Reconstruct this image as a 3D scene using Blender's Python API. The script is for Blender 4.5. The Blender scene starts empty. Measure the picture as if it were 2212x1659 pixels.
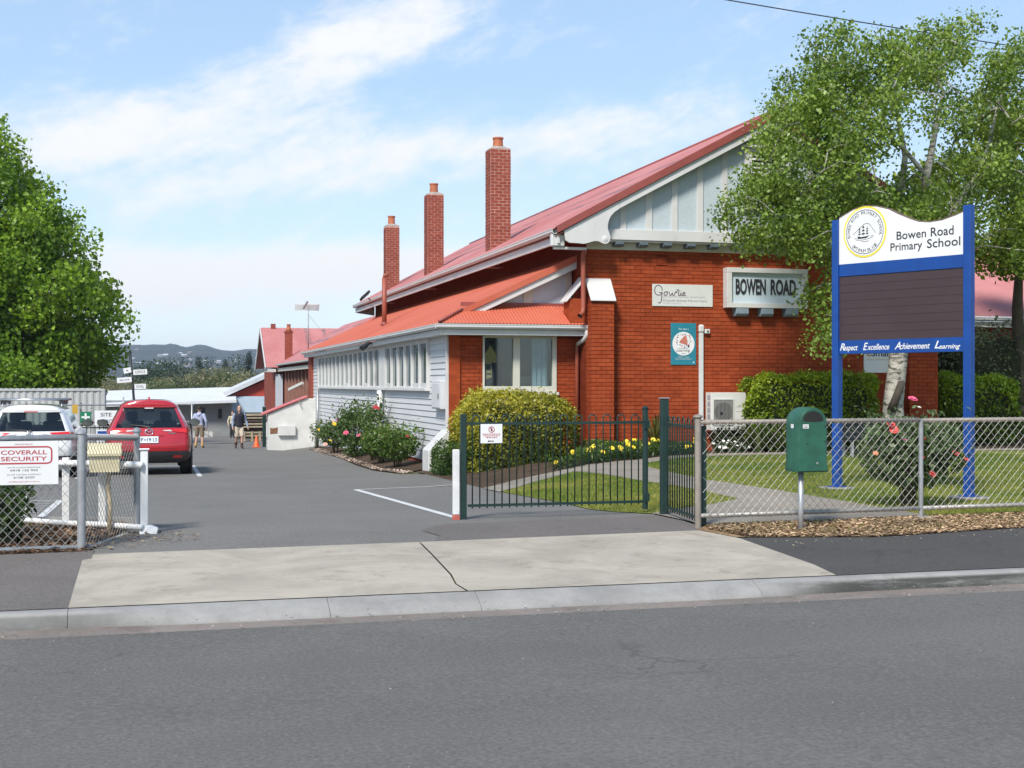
import bpy, bmesh, math, random
import numpy as np
from mathutils import Vector, Matrix

scene = bpy.context.scene
R = math.radians
# ------------------------------------------------------------------ camera
cam_d = bpy.data.cameras.new("camera")
cam = bpy.data.objects.new("camera", cam_d)
scene.collection.objects.link(cam)
cam.location = (0, 0, 1.55)
cam.rotation_euler = (R(90), 0, -math.atan(784 / 2850))
cam_d.sensor_width = 36.0
cam_d.lens = 36.0 * 2850 / 2212
cam_d.clip_start = 0.05
cam_d.clip_end = 20000
scene.camera = cam
# ------------------------------------------------------------------ sun, sky, exposure
SUN = Vector((-0.46, -0.58, 0.78)).normalized()
EXPOSURE = 1.18
world = bpy.data.worlds.new("World")
scene.world = world
world.use_nodes = True
wn, wl = world.node_tree.nodes, world.node_tree.links
wn.clear()

def wnode(t, **k):
    n = wn.new(t)
    for a, b in k.items():
        setattr(n, a, b)
    return n

def wmath(op, a, b=None, c=None):
    n = wn.new("ShaderNodeMath"); n.operation = op
    for i, v in enumerate((a, b, c)):
        if v is None: continue
        if isinstance(v, (int, float)): n.inputs[i].default_value = v
        else: wl.new(v, n.inputs[i])
    return n.outputs[0]

sky = wnode("ShaderNodeTexSky", sky_type='NISHITA')
sky.sun_disc = False
sky.sun_elevation = math.asin(SUN.z)
sky.sun_rotation = math.atan2(SUN.x, SUN.y)
sky.altitude = 50
sky.air_density = 1.0
sky.dust_density = 0.3
sky.ozone_density = 1.2
tc = wnode("ShaderNodeTexCoord")
sep = wnode("ShaderNodeSeparateXYZ")
wl.new(tc.outputs["Generated"], sep.inputs[0])
# azimuth (measured from the view direction of the street crossing) and elevation
az = wmath('SUBTRACT', wmath('ARCTAN2', sep.outputs[0], sep.outputs[1]), math.atan(784 / 2850))
el = wmath('ARCSINE', sep.outputs[2])
# wispy cirrus: noise stretched along a slanting wind direction
along = wmath('ADD', wmath('MULTIPLY', az, 0.955), wmath('MULTIPLY', el, 0.30))
across = wmath('SUBTRACT', wmath('MULTIPLY', el, 0.955), wmath('MULTIPLY', az, 0.30))
comb = wnode("ShaderNodeCombineXYZ")
wl.new(wmath('MULTIPLY', along, 5.0), comb.inputs[0])
wl.new(wmath('MULTIPLY', across, 15.0), comb.inputs[1])
n1 = wnode("ShaderNodeTexNoise"); n1.inputs["Scale"].default_value = 1.6
n1.inputs["Detail"].default_value = 9; n1.inputs["Roughness"].default_value = 0.62
n1.inputs["Distortion"].default_value = 0.5
wl.new(comb.outputs[0], n1.inputs["Vector"])
comb2 = wnode("ShaderNodeCombineXYZ")
wl.new(wmath('MULTIPLY', along, 26.0), comb2.inputs[0])
wl.new(wmath('MULTIPLY', across, 48.0), comb2.inputs[1])
n2 = wnode("ShaderNodeTexNoise"); n2.inputs["Scale"].default_value = 1.0
n2.inputs["Detail"].default_value = 8; n2.inputs["Roughness"].default_value = 0.7
wl.new(comb2.outputs[0], n2.inputs["Vector"])

def streak(a0, e0, a1, e1, width, amp, soft=0.05):
    """a long cirrus band between two directions of the sky"""
    dx, dy = a1 - a0, e1 - e0
    L = math.hypot(dx, dy)
    t = wmath('ADD', wmath('MULTIPLY', wmath('SUBTRACT', az, a0), dx / L), wmath('MULTIPLY', wmath('SUBTRACT', el, e0), dy / L))
    d = wmath('ADD', wmath('MULTIPLY', wmath('SUBTRACT', az, a0), -dy / L), wmath('MULTIPLY', wmath('SUBTRACT', el, e0), dx / L))
    g = wmath('POWER', 2.718, wmath('MULTIPLY', wmath('POWER', wmath('DIVIDE', wmath('ABSOLUTE', d), width), 2.0), -1.0))
    over = wmath('MAXIMUM', wmath('MAXIMUM', wmath('MULTIPLY', t, -1.0), wmath('SUBTRACT', t, L)), 0.0)
    e = wmath('POWER', 2.718, wmath('MULTIPLY', wmath('POWER', wmath('DIVIDE', over, soft), 2.0), -1.0))
    return wmath('MULTIPLY', wmath('MULTIPLY', g, e), amp)

bands = [streak(-0.33, 0.175, -0.08, 0.262, 0.026, 0.20),
         streak(-0.12, 0.245, -0.07, 0.268, 0.040, 0.10),
         streak(-0.30, 0.165, -0.10, 0.19, 0.028, 0.16),
         streak(-0.26, 0.135, 0.05, 0.190, 0.015, 0.22),
         streak(0.02, 0.165, 0.26, 0.235, 0.024, 0.12),
         streak(-0.34, 0.070, -0.08, 0.082, 0.018, 0.32),
         streak(-0.34, 0.095, 0.05, 0.10, 0.012, 0.16), streak(-0.5, 0.022, 0.6, 0.020, 0.030, 0.12)]
tot = bands[0]
for b in bands[1:]:
    tot = wmath('ADD', tot, b)
nn = wmath('ADD', wmath('MULTIPLY', n1.outputs[0], 0.56), wmath('MULTIPLY', n2.outputs[0], 0.44))
dens = wmath('ADD', nn, tot)
mr = wnode("ShaderNodeMapRange"); mr.interpolation_type = 'SMOOTHSTEP'
mr.inputs["From Min"].default_value = 0.50; mr.inputs["From Max"].default_value = 0.86
mr.inputs["To Max"].default_value = 0.95
wl.new(dens, mr.inputs["Value"])
mixc = wnode("ShaderNodeMix", data_type='RGBA')
wl.new(mr.outputs[0], mixc.inputs["Factor"])
# thin high haze pales the clear sky towards the horizon, evenly all round
hz_r = wnode("ShaderNodeValToRGB")
hz_r.color_ramp.elements[0].position = 0.0; hz_r.color_ramp.elements[0].color = (3.75, 4.35, 4.95, 1)
hz_r.color_ramp.elements[1].position = 1.0; hz_r.color_ramp.elements[1].color = (1.1, 1.75, 3.0, 1)
for p_, c_ in ((0.09, (3.0, 3.72, 4.5, 1)), (0.22, (2.10, 3.02, 4.15, 1)), (0.45, (1.65, 2.5, 3.7, 1))):
    e_ = hz_r.color_ramp.elements.new(p_); e_.color = c_
wl.new(wmath('MAXIMUM', sep.outputs[2], 0.0), hz_r.inputs[0])
hmix = wnode("ShaderNodeMix", data_type='RGBA'); hmix.inputs["Factor"].default_value = 0.72
wl.new(sky.outputs[0], hmix.inputs["A"]); wl.new(hz_r.outputs[0], hmix.inputs["B"])
wl.new(hmix.outputs["Result"], mixc.inputs["A"])
mixc.inputs["B"].default_value = (4.5, 4.55, 4.6, 1)
bg = wnode("ShaderNodeBackground"); bg.inputs["Strength"].default_value = 0.1
wl.new(mixc.outputs["Result"], bg.inputs["Color"])
wo = wnode("ShaderNodeOutputWorld")
wl.new(bg.outputs[0], wo.inputs["Surface"])

sun_d = bpy.data.lights.new("sun", 'SUN')
sun_d.energy = 2.35
sun_d.angle = R(12)
sun_d.color = (1.0, 0.95, 0.87)
sun = bpy.data.objects.new("sun", sun_d)
scene.collection.objects.link(sun)
sun.location = (0, 0, 60)
sun.rotation_euler = (-SUN).to_track_quat('-Z', 'Y').to_euler()
vs = scene.view_settings
vs.view_transform = 'Standard'; vs.look = 'None'; vs.exposure = EXPOSURE; vs.gamma = 1.0
vs.use_curve_mapping = False
scene.cycles.max_bounces = 7
scene.cycles.transparent_max_bounces = 12
scene.cycles.volume_bounces = 0

# ------------------------------------------------------------------ helpers
COL = scene.collection
rnd = random.Random(7)
nrng = np.random.default_rng(11)

def srgb(r, g, b):
    f = lambda c: (c / 255 / 12.92) if c / 255 <= 0.04045 else ((c / 255 + 0.055) / 1.055) ** 2.4
    return (f(r), f(g), f(b))

def newmat(name):
    m = bpy.data.materials.new(name); m.use_nodes = True
    n, l = m.node_tree.nodes, m.node_tree.links
    return m, n, l, n["Principled BSDF"]

class NG:
    """small node-graph writer"""
    def __init__(s, name):
        s.m, s.n, s.l, s.b = newmat(name)
        s.pos = s.n.new("ShaderNodeNewGeometry").outputs["Position"]
    def link(s, a, b): s.l.new(a, b)
    def noise(s, scale, detail=4, rough=0.55, vec=None, dist=0.0, stretch=None):
        n = s.n.new("ShaderNodeTexNoise")
        n.inputs["Scale"].default_value = scale; n.inputs["Detail"].default_value = detail
        n.inputs["Roughness"].default_value = rough; n.inputs["Distortion"].default_value = dist
        v = vec or s.pos
        if stretch:
            mp = s.n.new("ShaderNodeMapping"); mp.inputs["Scale"].default_value = stretch
            s.l.new(v, mp.inputs[0]); v = mp.outputs[0]
        s.l.new(v, n.inputs["Vector"])
        return n.outputs["Fac"]
    def ramp(s, fac, a, b, lo=0.0, hi=1.0):
        m = s.n.new("ShaderNodeMapRange"); m.interpolation_type = 'SMOOTHSTEP'
        m.inputs["From Min"].default_value = a; m.inputs["From Max"].default_value = b
        m.inputs["To Min"].default_value = lo; m.inputs["To Max"].default_value = hi
        s.l.new(fac, m.inputs["Value"]); return m.outputs[0]
    def mix(s, fac, a, b, mode='MIX'):
        m = s.n.new("ShaderNodeMix"); m.data_type = 'RGBA'; m.blend_type = mode
        for v, k in ((fac, "Factor"), (a, "A"), (b, "B")):
            if isinstance(v, (tuple, list)): m.inputs[k].default_value = (*v[:3], 1)
            elif isinstance(v, (int, float)): m.inputs[k].default_value = v
            else: s.l.new(v, m.inputs[k])
        return m.outputs["Result"]
    def math(s, op, a, b=None):
        n = s.n.new("ShaderNodeMath"); n.operation = op
        for i, v in enumerate((a, b)):
            if v is None: continue
            if isinstance(v, (int, float)): n.inputs[i].default_value = v
            else: s.l.new(v, n.inputs[i])
        return n.outputs[0]
    def color(s, c):
        if isinstance(c, (tuple, list)): s.b.inputs["Base Color"].default_value = (*c[:3], 1)
        else: s.l.new(c, s.b.inputs["Base Color"])
    def bump(s, h, strength=0.3, dist=0.01):
        n = s.n.new("ShaderNodeBump"); n.inputs["Strength"].default_value = strength
        n.inputs["Distance"].default_value = dist
        s.l.new(h, n.inputs["Height"]); s.l.new(n.outputs[0], s.b.inputs["Normal"])
    def set(s, **k):
        for a, v in k.items():
            s.b.inputs[a.replace("_", " ")].default_value = v

def sc(c, k): return tuple(min(1, x * k) for x in c)

MATS = {}
def mat(name, col, rough=0.6, var=0.12, vs=2.0, bump=0.0, bs=80.0, metal=0.0, spec=0.5, coat=0.0):
    """plain procedural surface: large soft tone changes + fine grain"""
    if name in MATS: return MATS[name]
    g = NG(name)
    a = g.noise(vs, 5, 0.6)
    f = g.noise(vs * 14, 3, 0.6)
    c = g.mix(g.ramp(a, 0.3, 0.7), sc(col, 1 - var), sc(col, 1 + var))
    c = g.mix(g.ramp(f, 0.3, 0.75, 0, 0.5), c, sc(col, 1 - var * 1.2))
    g.color(c)
    g.set(Roughness=rough, Metallic=metal)
    g.b.inputs["Specular IOR Level"].default_value = spec
    g.b.inputs["Coat Weight"].default_value = coat
    g.b.inputs["Coat Roughness"].default_value = 0.05
    if bump: g.bump(g.noise(bs, 3, 0.6), bump, 0.01)
    MATS[name] = g.m
    return g.m

def tag(o, label=None, cat=None, group=None, kind=None):
    if label: o["label"] = label
    if cat: o["category"] = cat
    if group: o["group"] = group
    if kind: o["kind"] = kind
    return o

def accum(p):
    v = Vector((0, 0, 0))
    while p:
        v += p.location; p = p.parent
    return v

def thing(name, label, cat, loc=(0, 0, 0), group=None, rotz=0.0):
    o = bpy.data.objects.new(name, None)
    o.empty_display_size = 0.2
    COL.objects.link(o); o.location = loc; o.rotation_euler = (0, 0, rotz)
    return tag(o, label, cat, group)

def link(name, me, m=None, parent=None, local=False):
    o = bpy.data.objects.new(name, me)
    COL.objects.link(o)
    if m is not None and len(me.materials) == 0: me.materials.append(m)
    if parent:
        o.parent = parent
        if not local: o.location = -accum(parent)
    return o

class MB:
    def __init__(s): s.v = []; s.f = []
    def add(s, vs, fs):
        k = len(s.v); s.v += [tuple(p) for p in vs]; s.f += [tuple(i + k for i in f) for f in fs]; return s
    def box(s, x0, x1, y0, y1, z0, z1):
        if x0 > x1: x0, x1 = x1, x0
        if y0 > y1: y0, y1 = y1, y0
        if z0 > z1: z0, z1 = z1, z0
        return s.add([(x0, y0, z0), (x1, y0, z0), (x1, y1, z0), (x0, y1, z0), (x0, y0, z1), (x1, y0, z1), (x1, y1, z1), (x0, y1, z1)],
                     [(0, 3, 2, 1), (4, 5, 6, 7), (0, 1, 5, 4), (1, 2, 6, 5), (2, 3, 7, 6), (3, 0, 4, 7)])
    def obox(s, c, ax, ay, az):
        """box from centre and three half-axis vectors"""
        c, ax, ay, az = map(Vector, (c, ax, ay, az))
        vs = [c + i * ax + j * ay + k * az for k in (-1, 1) for i, j in ((-1, -1), (1, -1), (1, 1), (-1, 1))]
        return s.add(vs, [(0, 3, 2, 1), (4, 5, 6, 7), (0, 1, 5, 4), (1, 2, 6, 5), (2, 3, 7, 6), (3, 0, 4, 7)])
    def beam(s, a, b, w, h, up=(0, 0, 1)):
        """rectangular bar from a to b; w sideways, h along up"""
        a, b, up = Vector(a), Vector(b), Vector(up)
        d = (b - a).normalized(); sd = d.cross(up).normalized(); u = sd.cross(d).normalized()
        return s.obox((a + b) / 2, d * (b - a).length / 2, sd * w / 2, u * h / 2)
    def prism(s, pts, vec):
        n = len(pts); vec = Vector(vec)
        a = [Vector(p) for p in pts]; b = [p + vec for p in a]
        fs = [tuple(range(n))[::-1], tuple(range(n, 2 * n))]
        fs += [(i, (i + 1) % n, n + (i + 1) % n, n + i) for i in range(n)]
        return s.add(a + b, fs)
    def tube(s, pts, r, n=8, caps=True):
        pts = [Vector(p) for p in pts]
        rs = r if isinstance(r, (list, tuple)) else [r] * len(pts)
        rings = []; prev = None
        for i, p in enumerate(pts):
            d = (pts[min(i + 1, len(pts) - 1)] - pts[max(i - 1, 0)])
            d = d.normalized() if d.length > 1e-9 else Vector((0, 0, 1))
            if prev is None:
                ref = Vector((0, 0, 1)) if abs(d.z) < 0.9 else Vector((1, 0, 0))
                u = d.cross(ref).normalized()
            else:
                u = (prev - d * prev.dot(d)).normalized()
            w = d.cross(u); prev = u
            rings.append([p + (u * math.cos(2 * math.pi * k / n) + w * math.sin(2 * math.pi * k / n)) * rs[i] for k in range(n)])
        vs = [q for rg in rings for q in rg]; fs = []
        for i in range(len(pts) - 1):
            for k in range(n):
                fs.append((i * n + k, i * n + (k + 1) % n, (i + 1) * n + (k + 1) % n, (i + 1) * n + k))
        if caps:
            fs.append(tuple(range(n))[::-1]); fs.append(tuple(range((len(pts) - 1) * n, len(pts) * n)))
        return s.add(vs, fs)
    def lathe(s, prof, c=(0, 0, 0), n=16, axis='z', caps=True):
        """prof: list of (radius, height)"""
        vs = []; c = Vector(c)
        for r, h in prof:
            for k in range(n):
                a = 2 * math.pi * k / n; x, y = r * math.cos(a), r * math.sin(a)
                vs.append(c + (Vector((x, y, h)) if axis == 'z' else Vector((h, x, y)) if axis == 'x' else Vector((x, h, y))))
        fs = [(i * n + k, i * n + (k + 1) % n, (i + 1) * n + (k + 1) % n, (i + 1) * n + k) for i in range(len(prof) - 1) for k in range(n)]
        if caps:
            fs.append(tuple(range(n))[::-1]); fs.append(tuple(range((len(prof) - 1) * n, len(prof) * n)))
        return s.add(vs, fs)
    def grid(s, rows):
        """rows: list of equally long point rows"""
        m = len(rows[0]); vs = [p for r in rows for p in r]
        fs = [(i * m + k, i * m + k + 1, (i + 1) * m + k + 1, (i + 1) * m + k) for i in range(len(rows) - 1) for k in range(m - 1)]
        return s.add(vs, fs)
    def mesh(s, name, smooth=False, bevel=0.0, seg=1, recalc=True):
        me = bpy.data.meshes.new(name)
        me.from_pydata(s.v, [], s.f)
        if recalc or bevel:
            bm = bmesh.new(); bm.from_mesh(me)
            if recalc: bmesh.ops.recalc_face_normals(bm, faces=bm.faces)
            if bevel:
                es = [e for e in bm.edges if len(e.link_faces) == 2 and e.calc_face_angle(0) > 0.6]
                bmesh.ops.bevel(bm, geom=es, offset=bevel, segments=seg, affect='EDGES', profile=0.5, clamp_overlap=True)
            bm.to_mesh(me); bm.free()
        if smooth:
            me.polygons.foreach_set("use_smooth", [True] * len(me.polygons))
        return me
    def build(s, name, m, parent=None, smooth=False, bevel=0.0, seg=1, local=False, recalc=True):
        return link(name, s.mesh(name, smooth, bevel, seg, recalc), m, parent, local)

def auto_smooth(o, deg=40):
    me = o.data
    bm = bmesh.new(); bm.from_mesh(me)
    for f in bm.faces: f.smooth = True
    for e in bm.edges:
        e.smooth = not (len(e.link_faces) == 2 and e.calc_face_angle(0) > R(deg))
    bm.to_mesh(me); bm.free()
    return o

def copy_tree(o, parent=None):
    c = o.copy(); COL.objects.link(c); c.parent = parent
    for ch in o.children: copy_tree(ch, c)
    return c

def text_mesh(body, bold=0.0, shear=0.0, extrude=0.0):
    cu = bpy.data.curves.new("t", 'FONT'); cu.body = body
    cu.offset = bold; cu.shear = shear; cu.extrude = extrude; cu.resolution_u = 3
    ob = bpy.data.objects.new("t", cu)
    me = bpy.data.meshes.new_from_object(ob)
    bpy.data.objects.remove(ob); bpy.data.curves.remove(cu)
    return me

def text_fit(body, o, right, up, w, h, bold=0.0, shear=0.0, depth=0.0, cap=True):
    """MB with the words fitted into a w x h box whose lower left corner is o"""
    me = text_mesh(body, bold, shear, 0.0)
    vs = [v.co.copy() for v in me.vertices]; fs = [tuple(p.vertices) for p in me.polygons]
    bpy.data.meshes.remove(me)
    xs = [v.x for v in vs]; ys = [v.y for v in vs]
    x0, x1, y0, y1 = min(xs), max(xs), min(ys), max(ys)
    o, right, up = Vector(o), Vector(right).normalized(), Vector(up).normalized()
    nrm = right.cross(up)
    mb = MB()
    pts = [o + right * ((v.x - x0) / (x1 - x0) * w) + up * ((v.y - y0) / (y1 - y0) * h) for v in vs]
    if depth:
        k = len(pts)
        edge = {}
        for f in fs:
            for a, b in zip(f, f[1:] + f[:1]):
                edge[(a, b)] = edge.get((a, b), 0) + 1
        sides = [(a, b, b + k, a + k) for (a, b) in edge if (b, a) not in edge]
        mb.add([p + nrm * depth for p in pts] + pts, fs + sides)
    else:
        mb.add(pts, fs)
    return mb

def ribbon(strokes, w, o, right, up, sx, sy):
    """flat pen strokes: polylines in unit coordinates, smoothed"""
    mb = MB(); o, right, up = Vector(o), Vector(right).normalized(), Vector(up).normalized()
    for st in strokes:
        P = [Vector((p[0] * sx, p[1] * sy)) for p in st]
        if len(P) > 2:
            Q = []
            for i in range(len(P) - 1):
                p0, p1, p2, p3 = P[max(i - 1, 0)], P[i], P[i + 1], P[min(i + 2, len(P) - 1)]
                for k in range(4):
                    t = k / 4
                    Q.append(0.5 * ((2 * p1) + (p2 - p0) * t + (2 * p0 - 5 * p1 + 4 * p2 - p3) * t * t + (3 * p1 - p0 - 3 * p2 + p3) * t ** 3))
            Q.append(P[-1]); P = Q
        L, Rr = [], []
        for i, p in enumerate(P):
            d = P[min(i + 1, len(P) - 1)] - P[max(i - 1, 0)]
            d = d.normalized() if d.length > 1e-9 else Vector((1, 0))
            n = Vector((-d.y, d.x)) * w / 2
            L.append(p + n); Rr.append(p - n)
        to3 = lambda q: o + right * q.x + up * q.y
        mb.grid([[to3(q) for q in L], [to3(q) for q in Rr]])
    return mb

def lerp(a, b, t): return a + (b - a) * t
def sstep(x, a, b):
    t = max(0.0, min(1.0, (x - a) / (b - a))); return t * t * (3 - 2 * t)

# ------------------------------------------------------------------ ground height
def fence_z(X): return -0.085 + 0.009 * (max(-8, min(18, X)) + 0.6)
def G(X, Y):
    if Y < 9.95:
        return -0.258 + 0.014 * min(9.95 - Y, 5.0)
    if Y < 10.42:
        return lerp(-0.258, -0.135, (Y - 9.95) / 0.47)
    zf = fence_z(X)
    if Y < 13.3:
        return lerp(-0.135, zf, (Y - 10.42) / 2.88)
    dr = -0.06 - 0.0263 * (min(Y, 140) - 15)
    if Y > 140: dr -= 0.034 * (min(Y, 620) - 140)
    lawn = 0.0 + 0.004 * (min(Y, 40) - 13)
    if Y > 40: lawn -= 0.04 * (min(Y, 620) - 40)
    w = sstep(X, 4.8, 8.8)
    if Y > 40: w *= max(0.0, 1 - (Y - 40) / 60)
    site = lerp(dr, lawn, w)
    if Y < 15.5:
        return lerp(zf, site, (Y - 13.3) / 2.2)
    return site
# ================================================================== GROUND
def asphalt(name, col, speck=0.5, streak_amt=0.12, patch=0.12, warm=(1.0, 1.0, 1.0), cracks=False):
    g = NG(name)
    fine = g.noise(85, 4, 0.8)
    mid = g.noise(38, 4, 0.6)
    big = g.noise(0.55, 5, 0.62, dist=0.6)
    trk = g.noise(0.9, 4, 0.55, stretch=(0.12, 1.0, 1.0))
    c = g.mix(g.ramp(big, 0.3, 0.7), sc(col, 1 - patch), sc(tuple(a * b for a, b in zip(col, warm)), 1 + patch))
    c = g.mix(g.ramp(trk, 0.35, 0.7, 0, streak_amt * 3), c, sc(col, 0.72))
    c = g.mix(g.ramp(fine, 0.52, 0.78, 0, speck), c, sc(col, 1.9))
    c = g.mix(g.ramp(fine, 0.48, 0.28, 0, speck), c, sc(col, 0.45))
    c = g.mix(g.ramp(mid, 0.51, 0.64, 0, 0.5), c, sc(col, 1.45))
    c = g.mix(g.ramp(mid, 0.48, 0.35, 0, 0.5), c, sc(col, 0.62))
    vo = g.n.new("ShaderNodeTexVoronoi"); vo.feature = 'DISTANCE_TO_EDGE'; vo.inputs["Scale"].default_value = 0.33
    wv = g.n.new("ShaderNodeVectorMath"); wv.operation = 'ADD'; nn_ = g.n.new("ShaderNodeTexNoise"); nn_.inputs["Scale"].default_value = 1.7; nn_.inputs["Detail"].default_value = 6
    g.link(g.pos, nn_.inputs["Vector"]); g.link(g.pos, wv.inputs[0]); g.link(nn_.outputs["Color"], wv.inputs[1]); g.link(wv.outputs[0], vo.inputs["Vector"])
    crk = g.math('MULTIPLY', g.ramp(vo.outputs["Distance"], 0.007, 0.002), g.ramp(g.noise(0.4, 3, 0.5), 0.52, 0.62))
    c = g.mix(g.math('MULTIPLY', crk, 0.38), c, sc(col, 0.3))
    st = g.noise(2.3, 6, 0.7)
    c = g.mix(g.ramp(st, 0.63, 0.74, 0, 0.22), c, sc(col, 0.5))
    spots = g.noise(11, 2, 0.5)
    c = g.mix(g.ramp(spots, 0.74, 0.78, 0, 0.5), c, sc(col, 0.35))
    g.color(c); g.set(Roughness=0.88)
    g.b.inputs["Specular IOR Level"].default_value = 0.3
    h = g.math('ADD', fine, g.math('MULTIPLY', mid, 0.8))
    g.bump(h, 0.8, 0.005)
    return g.m

def concrete(name, col, stain=0.3, fine_amt=0.35):
    g = NG(name)
    a = g.noise(0.8, 6, 0.65, dist=0.8); b = g.noise(3.5, 6, 0.7); f = g.noise(110, 3, 0.7); m_ = g.noise(24, 4, 0.65)
    c = g.mix(g.ramp(a, 0.3, 0.68), sc(col, 0.80), sc(col, 1.12))
    c = g.mix(g.ramp(b, 0.52, 0.72, 0, stain), c, sc((col[0] * 0.95, col[1] * 0.9, col[2] * 0.82), 0.55))
    w = g.noise(1.4, 7, 0.75, dist=1.2)
    c = g.mix(g.ramp(w, 0.55, 0.68, 0, 0.35), c, sc((col[0] * 0.98, col[1], col[2] * 1.06), 1.22))
    c = g.mix(g.ramp(f, 0.45, 0.25, 0, fine_amt), c, sc(col, 0.5))
    c = g.mix(g.ramp(m_, 0.6, 0.75, 0, 0.15), c, sc(col, 0.6))
    g.color(c); g.set(Roughness=0.9); g.b.inputs["Specular IOR Level"].default_value = 0.25
    g.bump(g.math('ADD', f, m_), 0.4, 0.004)
    return g.m

def soil(name, c1, c2, scale=9):
    g = NG(name)
    a = g.noise(scale, 6, 0.7); b = g.noise(0.7, 4, 0.6)
    c = g.mix(g.ramp(a, 0.35, 0.65), c1, c2)
    c = g.mix(g.ramp(b, 0.4, 0.65, 0, 0.5), c, sc(c1, 0.7))
    g.color(c); g.set(Roughness=0.95); g.b.inputs["Specular IOR Level"].default_value = 0.15
    g.bump(a, 0.8, 0.03)
    return g.m

M_road = asphalt("road_asphalt", (0.125, 0.119, 0.110), 0.55, 0.10, 0.10)
M_drive = asphalt("driveway_asphalt", (0.155, 0.148, 0.136), 0.40, 0.05, 0.09)
M_pathL = asphalt("old_footpath_asphalt", (0.135, 0.120, 0.110), 0.45, 0.03, 0.10)
M_pathR = asphalt("new_footpath_asphalt", (0.066, 0.063, 0.059), 0.55, 0.03, 0.12)
M_pad = concrete("crossing_concrete", (0.375, 0.335, 0.275), 0.55)
M_kerb = concrete("kerb_concrete", (0.27, 0.262, 0.25), 0.6)
def kerbmat():
    g = NG("kerb_scuffed"); col = (0.265, 0.258, 0.245)
    a = g.noise(2.2, 6, 0.7); f = g.noise(90, 3, 0.7); k = g.noise(1.6, 6, 0.72, stretch=(0.7, 1, 5)); p = g.n.new("ShaderNodeSeparateXYZ"); g.link(g.pos, p.inputs[0])
    c = g.mix(g.ramp(a, 0.3, 0.7), sc(col, 0.78), sc(col, 1.12)); c = g.mix(g.ramp(f, 0.45, 0.25, 0, 0.4), c, sc(col, 0.5))
    low = g.ramp(p.outputs[2], -0.140, -0.168); right = g.math('MAXIMUM', g.ramp(p.outputs[0], 4.9, 5.9, 0.0, 1.0), g.ramp(p.outputs[0], 0.3, -0.6, 0.0, 0.4))
    d = g.math('MULTIPLY', g.math('MULTIPLY', low, right), g.ramp(k, 0.34, 0.55, 0.35, 0.95))
    c = g.mix(d, c, (0.045, 0.046, 0.043)); g.color(c); g.set(Roughness=0.9); g.bump(f, 0.4, 0.004); return g.m
M_gut = concrete("gutter_concrete", (0.20, 0.172, 0.150), 0.55)
M_gpath = concrete("garden_path_concrete", (0.25, 0.222, 0.185), 0.4)
M_soil = soil("garden_soil", (0.055, 0.038, 0.026), (0.11, 0.075, 0.05))
M_bark = soil("bark_mulch", (0.09, 0.055, 0.035), (0.26, 0.16, 0.09), 22)
M_chip = soil("wood_chip", (0.16, 0.10, 0.055), (0.46, 0.31, 0.18), 26)
M_line = mat("road_paint", (0.56, 0.555, 0.54), 0.75, 0.10, 3.0, 0.3, 120)

def turf(name):
    g = NG(name)
    a = g.noise(0.9, 5, 0.6); b = g.noise(14, 5, 0.7); y = g.n.new("ShaderNodeSeparateXYZ"); g.link(g.pos, y.inputs[0])
    c = g.mix(g.ramp(b, 0.3, 0.7), (0.060, 0.10, 0.015), (0.17, 0.20, 0.04))
    c = g.mix(g.ramp(a, 0.4, 0.66, 0, 0.6), c, (0.29, 0.26, 0.07))
    g.color(c); g.set(Roughness=0.9); g.b.inputs["Specular IOR Level"].default_value = 0.15
    g.bump(b, 0.7, 0.02)
    return g.m
M_turf = turf("lawn_turf")

def land(name):
    g = NG(name)
    a = g.noise(0.02, 6, 0.65); b = g.noise(0.4, 5, 0.65)
    c = g.mix(g.ramp(a, 0.4, 0.6), (0.075, 0.085, 0.035), (0.05, 0.065, 0.03))
    c = g.mix(g.ramp(b, 0.4, 0.7, 0, 0.6), c, (0.12, 0.11, 0.06))
    g.color(c); g.set(Roughness=0.95)
    return g.m
M_land = land("rough_ground")

def sheet(name, poly, m, off=0.0, step=0.8, parent=None, zf=G, kind=None, smooth=True):
    bm = bmesh.new()
    f = bm.faces.new([bm.verts.new((x, y, 0)) for x, y in poly])
    if f.normal.z < 0: f.normal_flip()
    xs = [p[0] for p in poly]; ys = [p[1] for p in poly]
    for ax, lo, hi in ((0, min(xs), max(xs)), (1, min(ys), max(ys))):
        n = max(1, int(math.ceil((hi - lo) / step)))
        for i in range(1, n):
            co = [0, 0, 0]; no = [0, 0, 0]; co[ax] = lo + (hi - lo) * i / n; no[ax] = 1
            bmesh.ops.bisect_plane(bm, geom=bm.verts[:] + bm.edges[:] + bm.faces[:], plane_co=co, plane_no=no)
    bmesh.ops.triangulate(bm, faces=[f for f in bm.faces if len(f.verts) > 4])
    for v in bm.verts: v.co.z = zf(v.co.x, v.co.y) + off
    bmesh.ops.recalc_face_normals(bm, faces=bm.faces)
    for f in bm.faces:
        if f.normal.z < 0: f.normal_flip()
        f.smooth = smooth
    me = bpy.data.meshes.new(name); bm.to_mesh(me); bm.free()
    o = link(name, me, m, parent)
    if kind: o["kind"] = kind
    return o

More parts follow.
